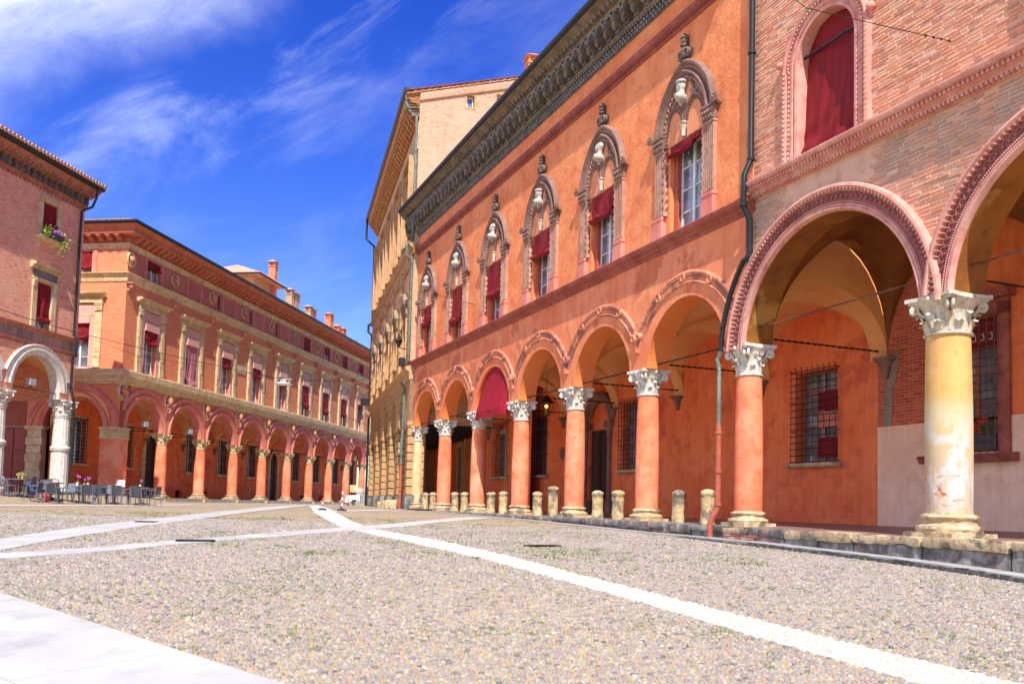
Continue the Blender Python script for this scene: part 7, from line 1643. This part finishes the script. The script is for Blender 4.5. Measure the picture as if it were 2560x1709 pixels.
def pot(n, Y, kind, lab, s=1.0):
    X = xat(n, Y); z = float(G(X, Y))+.74; t = empty('flower_pot', (X, Y, z), 0, lab, 'flower pot', 'flower pots on the café tables'); t.scale = (s*.72, s*.72, s*.8)
    mb = MB(); mb.lathe([(.035, 0), (.05, .05), (.05, .11), (.035, .13)], n=10); ob('pot', mb, M['white'] if kind != 'green' else M['sandstone'], t, 50)
    rf = random.Random(n); mb = MB(); m2 = MB()
    if kind == 'orchid':
        mb.tube([(0, 0, .1), (.02, 0, .25), (.07, 0, .36)], .008, 4)
        for q in range(9): m2.ball((.06+rf.gauss(0, .035), rf.gauss(0, .03), .36+rf.gauss(0, .035)), .032, 5, 4)
        for q in range(5): a = rf.random()*6.3; mb.add([(0, 0, .12), (.06*math.cos(a), .06*math.sin(a), .16), (.1*math.cos(a+.3), .1*math.sin(a+.3), .13)], [(0, 1, 2)])
    else:
        for q in range(26): a = rf.random()*6.3; r_ = rf.uniform(.02, .13); z_ = .12+rf.random()*.12; mb.add([(r_*math.cos(a), r_*math.sin(a), z_), (r_*1.5*math.cos(a+.4), r_*1.5*math.sin(a+.4), z_+.05), (r_*1.2*math.cos(a-.5), r_*1.2*math.sin(a-.5), z_+.07)], [(0, 1, 2)])
        for q in range(7): m2.ball((rf.gauss(0, .07), rf.gauss(0, .05), .2+rf.gauss(0, .04)), .026, 5, 4)
    ob('leaves', mb, M['lime'], t, 0); ob('petals', m2, M['orchid'] if kind == 'orchid' else M['yellowpetal'], t, 50)
pot(49, 37.6, 'green', 'left green posy with pale flowers on the leftmost café table'); pot(58, 37.6, 'green', 'right green posy with pale flowers on the leftmost café table', 1.1); pot(130, 38.5, 'green', 'low green pot on the table before the marble column', .8)
pot(196, 38.5, 'orchid', 'tallest purple orchid, left end of the third café table', 1.4); pot(213, 38.3, 'orchid', 'small purple orchid in the middle of the third café table', .9); pot(223, 38.5, 'orchid', 'purple orchid with green leaves at the right end of the third café table', 1.15)
pot(294, 38.3, 'orchid', 'purple orchid just left of the white menu board', .9); pot(353, 38.7, 'orchid', 'single purple orchid on the rightmost café table', 1.0)
X = xat(304, 38.6); t = empty('menu_board', (X, 38.6, float(G(X, 38.6))+.74), 0, 'white menu board standing on a café table', 'menu board'); mb = MB(); mb.box(-.17, .17, 0, .03, .02, .30); ob('board', mb, M['white'], t, 0); mb = MB(); mb.box(.02, .12, -.006, -.001, .20, .235); ob('print', mb, M['bluegrey'], t, 0)
# pushchair with magenta seat and bags
X, Y = xat(136, 38.1), 38.1; t = empty('pushchair', (X, Y, float(G(X, Y))), R(30), 'dark pushchair with a magenta seat beside the second café table', 'pushchair')
mb = MB(); 
for sx in (-1, 1): mb.tube([(sx*.22, -.32, .12), (sx*.22, .28, .62), (sx*.22, .42, .95)], .015, 6); mb.tube([(sx*.22, .30, .12), (sx*.22, -.05, .45)], .015, 6)
mb.tube([(-.22, .42, .95), (.22, .42, .95)], .02, 6); ob('frame', mb, M['iron'], t, 50)
mb = MB(); mb.box(-.20, .20, -.2, .18, .36, .42); mb.extx([(.12, .40), (.18, .40), (.36, .82), (.30, .84)], -.2, .2); ob('seat', mb, M['magenta'] if 'magenta' in M else M['flower_pink'], t, 20)
for sx in (-1, 1):
    for y in (-.32, .30): mb = MB(); mb.tube([(sx*.22-.025, y, .11), (sx*.22+.025, y, .11)], .11, 12); ob('wheel', mb, M['gutter'], t, 40)
X, Y = xat(119, 37.6), 37.6; t = empty('red_bag', (X, Y, float(G(X, Y))), 0, 'bright red bag on the cobbles left of the pushchair', 'bag'); ob('bag_body', rough_block(-.14, .14, -.1, .1, 0, .3, .04, (3, 2, 3), 3), M['red'], t, 60); mb = MB(); mb.tube([(-.08, 0, .28), (-.06, 0, .42), (.06, 0, .42), (.08, 0, .28)], .01, 5); ob('strap', mb, M['red'], t, 50)
X, Y = xat(84, 38.9), 38.9; t = empty('blue_bag', (X, Y, float(G(X, Y))), 0, 'blue bag standing behind the left armchairs', 'bag'); ob('bag_body', rough_block(-.17, .17, -.12, .12, 0, .55, .05, (3, 2, 4), 5), M['blue'], t, 60)
# red and white delineator posts on black feet
for i, (X, Y, h, lab) in enumerate(((-7.82, 37.76, .50, 'shorter red and white striped post on a black foot'), (-6.95, 37.46, .80, 'taller red and white striped post on a black foot'))):
    t = empty('striped_post', (X, Y, float(G(X, Y))+.01), 0, lab, 'post', 'red and white striped posts'); mb = MB(); mb.lathe([(.20, 0), (.20, .04), (.12, .06), (.05, .09)], n=16); ob('foot', mb, M['gutter'], t, 40); nb = 5 if i == 0 else 6
    for q in range(nb):
        mb = MB(); z0 = .08+(h-.08)*q/nb; mb.lathe([(.032, z0), (.032, z0+(h-.08)/nb)], n=10); ob('band', mb, M['red'] if (q % 2 == (0 if i else 1)) or (i == 0 and q == 4) else M['white'], t, 40)
def pigeon(loc, rz, lab):
    t = empty('pigeon', loc, rz, lab, 'pigeon'); mb = MB()
    mb.ball((0, 0, .11), .065, 14, 10, (1.75, .85, .9), lambda d: 1-.25*max(0, -d.x)); mb.ball((.085, 0, .155), .036, 10, 7, (.9, .8, 1.6)); mb.ball((.105, 0, .205), .028, 10, 7, (1.1, .85, .95))
    mb.add([(.125, -.008, .205), (.125, .008, .205), (.155, 0, .195), (.125, 0, .215)], [(0, 1, 2), (1, 3, 2), (3, 0, 2)]); mb.add([(-.08, -.035, .115), (-.08, .035, .115), (-.20, .03, .085), (-.20, -.03, .085), (-.08, 0, .095), (-.2, 0, .08)], [(0, 1, 2, 3), (0, 3, 5, 4), (1, 4, 5, 2)])
    ob('body', mb, M['pigeon'], t, 60)
    for sy in (-1, 1):
        mb = MB(); mb.tube([(.01, sy*.025, .07), (.02, sy*.025, .01), (.045, sy*.025, .004)], .006, 4); ob('leg', mb, M['pinkstone'], t, 0)
        mb = MB(); mb.ball((-.03, sy*.052, .12), .05, 10, 6, (1.9, .28, .75)); ob('wing', mb, M['pigeon_wing'], t, 60)
M['pigeon'] = plain('slate_pigeon', (0.10, 0.11, 0.13), 0.6); M['pigeon_wing'] = plain('grey_pigeon_wing', (0.22, 0.23, 0.25), 0.6)
pigeon((-6.73, 35.5, float(G(-6.73, 35.5))+.012), R(25), 'dark pigeon standing on the side stripe left of the taller striped post')
p = FA.w(CX[4]-.30, -.1); pigeon((p[0], p[1], ZS+.0), R(150), 'grey pigeon perched on a white capital beside the lantern')
# iron covers
def grate(X, Y, w_, d_, rz, lab):
    t = empty('drain_cover', (X, Y, float(G(X, Y))+.024), rz, lab, 'drain cover', 'iron drain covers'); mb = MB(); 
    for q in (-1, 1): mb.box(-w_/2, w_/2, q*d_/2-.02, q*d_/2+.02, 0, .012); mb.box(q*w_/2-.02, q*w_/2+.02, -d_/2, d_/2, 0, .012)
    n = int(w_/.07)
    for q in range(n): x = -w_/2+w_*(q+.5)/n; mb.box(x-.018, x+.018, -d_/2, d_/2, 0, .010)
    for q in (-.33, 0, .33): mb.box(-w_/2, w_/2, q*d_-.012, q*d_+.012, 0, .010)
    ob('grating', mb, M['iron'], t, 0); mb = MB(); mb.box(-w_/2, w_/2, -d_/2, d_/2, -.012, -.004); ob('pit', mb, M['dark'], t, 0)
grate(-8.70, 21.75, .42, .5, R(10), 'small iron cover set in the upper pale path'); grate(-5.50, 15.93, .62, .42, R(20), 'iron cover set in the lower pale path'); grate(.62, 16.95, .62, .30, R(30), 'dark iron drain among the cobbles in front of the red columns')
# pair of tall pale stone bollards by the yellow corner
for X, Y, h, lab in ((-10.82, 68.2, 1.42, 'right and taller of two pale domed stone bollards by the yellow corner'), (-11.38, 68.4, 1.36, 'left of two pale domed stone bollards by the yellow corner')):
    mb = MB(); r_ = .29; mb.lathe([(r_*1.02, 0), (r_, .1), (r_*.98, h-.42), (r_*1.04, h-.40), (r_*1.04, h-.20), (r_*.9, h-.14), (r_*.5, h-.05), (.02, h)], n=24)
    obj('stone_bollard', mb.mesh('stone_bollard', M['slab'], 40), None, (X, Y, float(G(X, Y))), label=lab, cat='bollard', group='tall pale bollards by the yellow corner')
# white-clothed table, wire chair and easel beyond the striped posts
Y = 65.5; X = xat(886, Y); g = float(G(X, Y)); t = empty('clothed_table', (X, Y, g), 0, 'small table under a white cloth by the pale bollards', 'table'); mb = MB(); mb.box(-.5, .5, -.4, .4, .74, .76)
n = 24; vs = []
for j in range(5):
    for i in range(n):
        a = 2*math.pi*i/n; k = 1/max(abs(math.cos(a)), abs(math.sin(a))); s = 1+.10*(j/4)*math.sin(i*2.1)+.05*j/4; vs.append((.5*math.cos(a)*k*s, .4*math.sin(a)*k*s, .76-.42*j/4*(1+.3*math.sin(i*.9))))
mb.add(vs, [(j*n+i, (j+1)*n+i, (j+1)*n+(i+1) % n, j*n+(i+1) % n) for j in range(4) for i in range(n)]); ob('tablecloth', mb, M['white'], t, 50)
for sx in (-1, 1):
    for sy in (-1, 1): mb = MB(); mb.tube([(sx*.42, sy*.32, 0), (sx*.42, sy*.32, .74)], .02, 5); ob('leg', mb, M['iron'], t, 0)
t = empty('wire_chair', (X-.1, Y-.8, g), 0, 'dark wire chair in front of the white clothed table', 'chair'); mb = MB()
for q in range(7): x = -.18+q*.06; mb.tube([(x, -.2, .44), (x*1.1, -.28, .66), (x, -.3, .84)], .008, 4)
mb.tube([(-.2, -.3, .6), (-.19, -.31, .84), (0, -.31, .9), (.19, -.31, .84), (.2, -.3, .6)], .014, 5); ob('backrest', mb, M['iron'], t, 0)
mb = MB(); mb.lathe([(.20, .42), (.21, .44), (.20, .45)], n=14); ob('seat', mb, M['iron'], t, 0)
for sx in (-1, 1):
    for sy in (-1, 1): mb = MB(); mb.tube([(sx*.2, sy*.2, 0), (sx*.15, sy*.15, .43)], .012, 5); ob('leg', mb, M['iron'], t, 0)
Y2 = 68.5; X2 = xat(884, Y2); t = empty('easel', (X2, Y2, float(G(X2, Y2))), 0, 'wooden easel with a yellowish picture behind the white clothed table', 'easel'); mb = MB()
for sx in (-1, 1): mb.tube([(sx*.35, 0, 0), (sx*.05, .1, 1.7)], .02, 5)
mb.tube([(0, .5, 0), (0, .12, 1.6)], .02, 5); ob('stand', mb, M['rust'], t, 0); mb = MB(); mb.box(-.25, .25, -.02, .02, 1.0, 1.55); ob('picture', mb, M['ochre_stone'], t, 0)
# red canvas hood in the third arch
A_ = empty('canvas_hood', tuple(list(FA.w(CX[2]+BA/2, YF))+[0]), FA.a, 'crimson canvas hood with a scalloped edge filling the third palazzo arch', 'awning')
mb = MB(); n, m = 22, 16; vs = []
for j in range(m+1):
    v = j/m
    for i in range(n+1):
        a = math.pi*(1-i/n); x = 1.83*math.cos(a); zt = 3.62+1.82*math.sin(a); zb = 3.72; z = zt+(zb-zt)*v; y = .10-.30*(v**1.3)*(math.sin(a)**.5)*1.0; xx = x*(1-.10*v); vs.append((xx, y+.02*math.sin(i*.9+3*v)*v, z-.03*math.sin(math.pi*i/n)*v))
mb.add(vs, [(j*(n+1)+i, j*(n+1)+i+1, (j+1)*(n+1)+i+1, (j+1)*(n+1)+i) for j in range(m) for i in range(n)]); ob('canvas', mb, M['awning'], A_, 60)
mb = MB(); last = vs[-(n+1):]; vv = []
for i, (x, y, z) in enumerate(last): vv += [(x, y-.005, z), (x, y-.02+.02*math.sin(i*2.2), z-.26-.05*abs(math.sin(i*1.1)))]
mb.add(vv, [(2*i, 2*i+2, 2*i+3, 2*i+1) for i in range(n)]); ob('valance', mb, M['awning'], A_, 60)
mb = MB(); mb.tube([(-1.6, .1, 3.70), (-1.3, -.10, 3.68), (0, -.2, 3.67), (1.3, -.10, 3.68), (1.6, .1, 3.70)], .02, 5); ob('frame_rod', mb, M['iron'], A_, 50)
# hanging iron lantern
p = FA.w(-15.6+.05, 1.9); t = empty('hanging_lantern', (p[0], p[1], 3.62), FA.a, 'black iron hanging lantern with a lit amber bulb under the arcade', 'lantern')
mb = MB()
for k in range(6): a = k*math.pi/3; c, s = math.cos(a), math.sin(a); mb.tube([(.17*c, .17*s, .02), (.30*c, .30*s, .50)], .014, 4); a2 = a+math.pi/3; mb.tube([(.30*c, .30*s, .5), (.30*math.cos(a2), .30*math.sin(a2), .5)], .014, 4); mb.tube([(.17*c, .17*s, .02), (.17*math.cos(a2), .17*math.sin(a2), .02)], .014, 4)
ob('cage', mb, M['iron'], t, 0); mb = MB(); mb.lathe([(.34, .50), (.30, .54), (.12, .70), (.10, .76), (.04, .80)], n=6); ob('roof', mb, M['iron'], t, 20)
mb = MB(); mb.tube([(0, 0, .8), (0, 0, 1.75)], .012, 5); ob('chain', mb, M['iron'], t, 0); mb = MB(); mb.ball((0, 0, .36), .065, 10, 8); ob('bulb', mb, M['glow'], t, 60); mb = MB(); mb.lathe([(.06, .0), (.06, .12), (.03, .26)], n=8); ob('lamp_holder', mb, M['sandstone'], t, 30)
# suspended street lamp and the wires across the square
def wire(pts, lab, r_=.012, sag=.15, nodes=()):
    mb = MB(); P = []
    for a, b in zip(pts[:-1], pts[1:]):
        a, b = Vector(a), Vector(b)
        for q in range(8): t_ = q/8; c = a.lerp(b, t_); c.z -= sag*4*t_*(1-t_); P.append(tuple(c))
    P.append(pts[-1]); mb.tube(P, r_, 4)
    for q in nodes: c = Vector(pts[-2]).lerp(Vector(pts[-1]), q); mb.ball(tuple(c), .022, 6, 4, (1, 1, 1.3))
    o = obj('overhead_wire', mb.mesh('overhead_wire', M['iron'], 50), None, label=lab, cat='wire', group='overhead wires'); return o
LP = (-12.82, 50.0, 6.62)
wire([(-27, 28.0, 7.2), (-19.6, 34.0, 6.91), (-18.53, 40.0, 6.95), (LP[0], LP[1], LP[2])], 'long sagging wire crossing in front of the left buildings to the street lamp', .014, .05)
wire([(-23.63, 42.0, 8.6), (-19.5, 46.0, 7.2), (LP[0], LP[1], LP[2]+.1)], 'thin upper wire from the left brick building to the street lamp', .008, .05)
wire([LP, (-10.2, 66.0, 9.0)], 'wire from the street lamp to the left corner of the yellow building', .012, .1, (.05, .1, .18))
wire([(LP[0], LP[1], LP[2]-.1), (-10.6, 66.2, 5.5)], 'lower slanting wire from the street lamp down to the yellow building', .009, .1)
p = FA.w(-18.1, YF-.05); wire([(-6.6, 55.5, 11.4), (-3.28, 37.0, 8.2+.4), (p[0], p[1], 8.35)], 'short wire with insulators in front of the second palazzo window', .008, .0, (.3, .6, .8, .9, .97))
p = FA.w(6.05, YF-.05); wire([(2.2, 9.0, 5.75), (4.21, 13.0, 7.50), (p[0], p[1], 8.18)], 'bright wire anchored to the brick wall right of the great arched window', .007, .0, (.80, .86, .92, .98))
t = empty('street_lamp', LP, 0, 'white disc street lamp hanging from wires before the long red facade', 'street lamp'); mb = MB(); mb.lathe([(.02, -.10), (.30, -.16), (.52, -.22), (.50, -.26), (.05, -.24)], n=20); ob('shade', mb, M['white'], t, 50); mb = MB(); mb.box(-.16, .16, -.05, .05, -.12, .06); mb.tube([(-.5, 0, .03), (.5, 0, .03)], .03, 6); ob('bracket', mb, M['kerb'], t, 20)
# lamps fixed on the yellow building
q_ = obj('wall_lantern', None, YBD, (XR-.35, -.62, 7.9)); mb = MB(); mb.lathe([(.08, 0), (.18, .3), (.22, .32), (.05, .6), (.03, .7)], n=6); mb.tube([(0, 0, 0), (0, .2, -.08), (0, .6, -.05)], .025, 5); ob('lantern_head', mb, M['iron'], q_, 20)
q_ = obj('wall_floodlight', None, YBD, (XR-.1, -.45, 7.1)); mb = MB(); mb.box(-.2, .2, -.15, .15, -.2, .2); ob('housing', mb, M['gutter'], q_, 0)
q_ = obj('wall_floodlight', None, YBD, (XL-.35, -.45, 7.35)); mb = MB(); mb.box(-.35, .35, -.3, .3, -.25, .25); ob('housing', mb, M['gutter'], q_, 0)
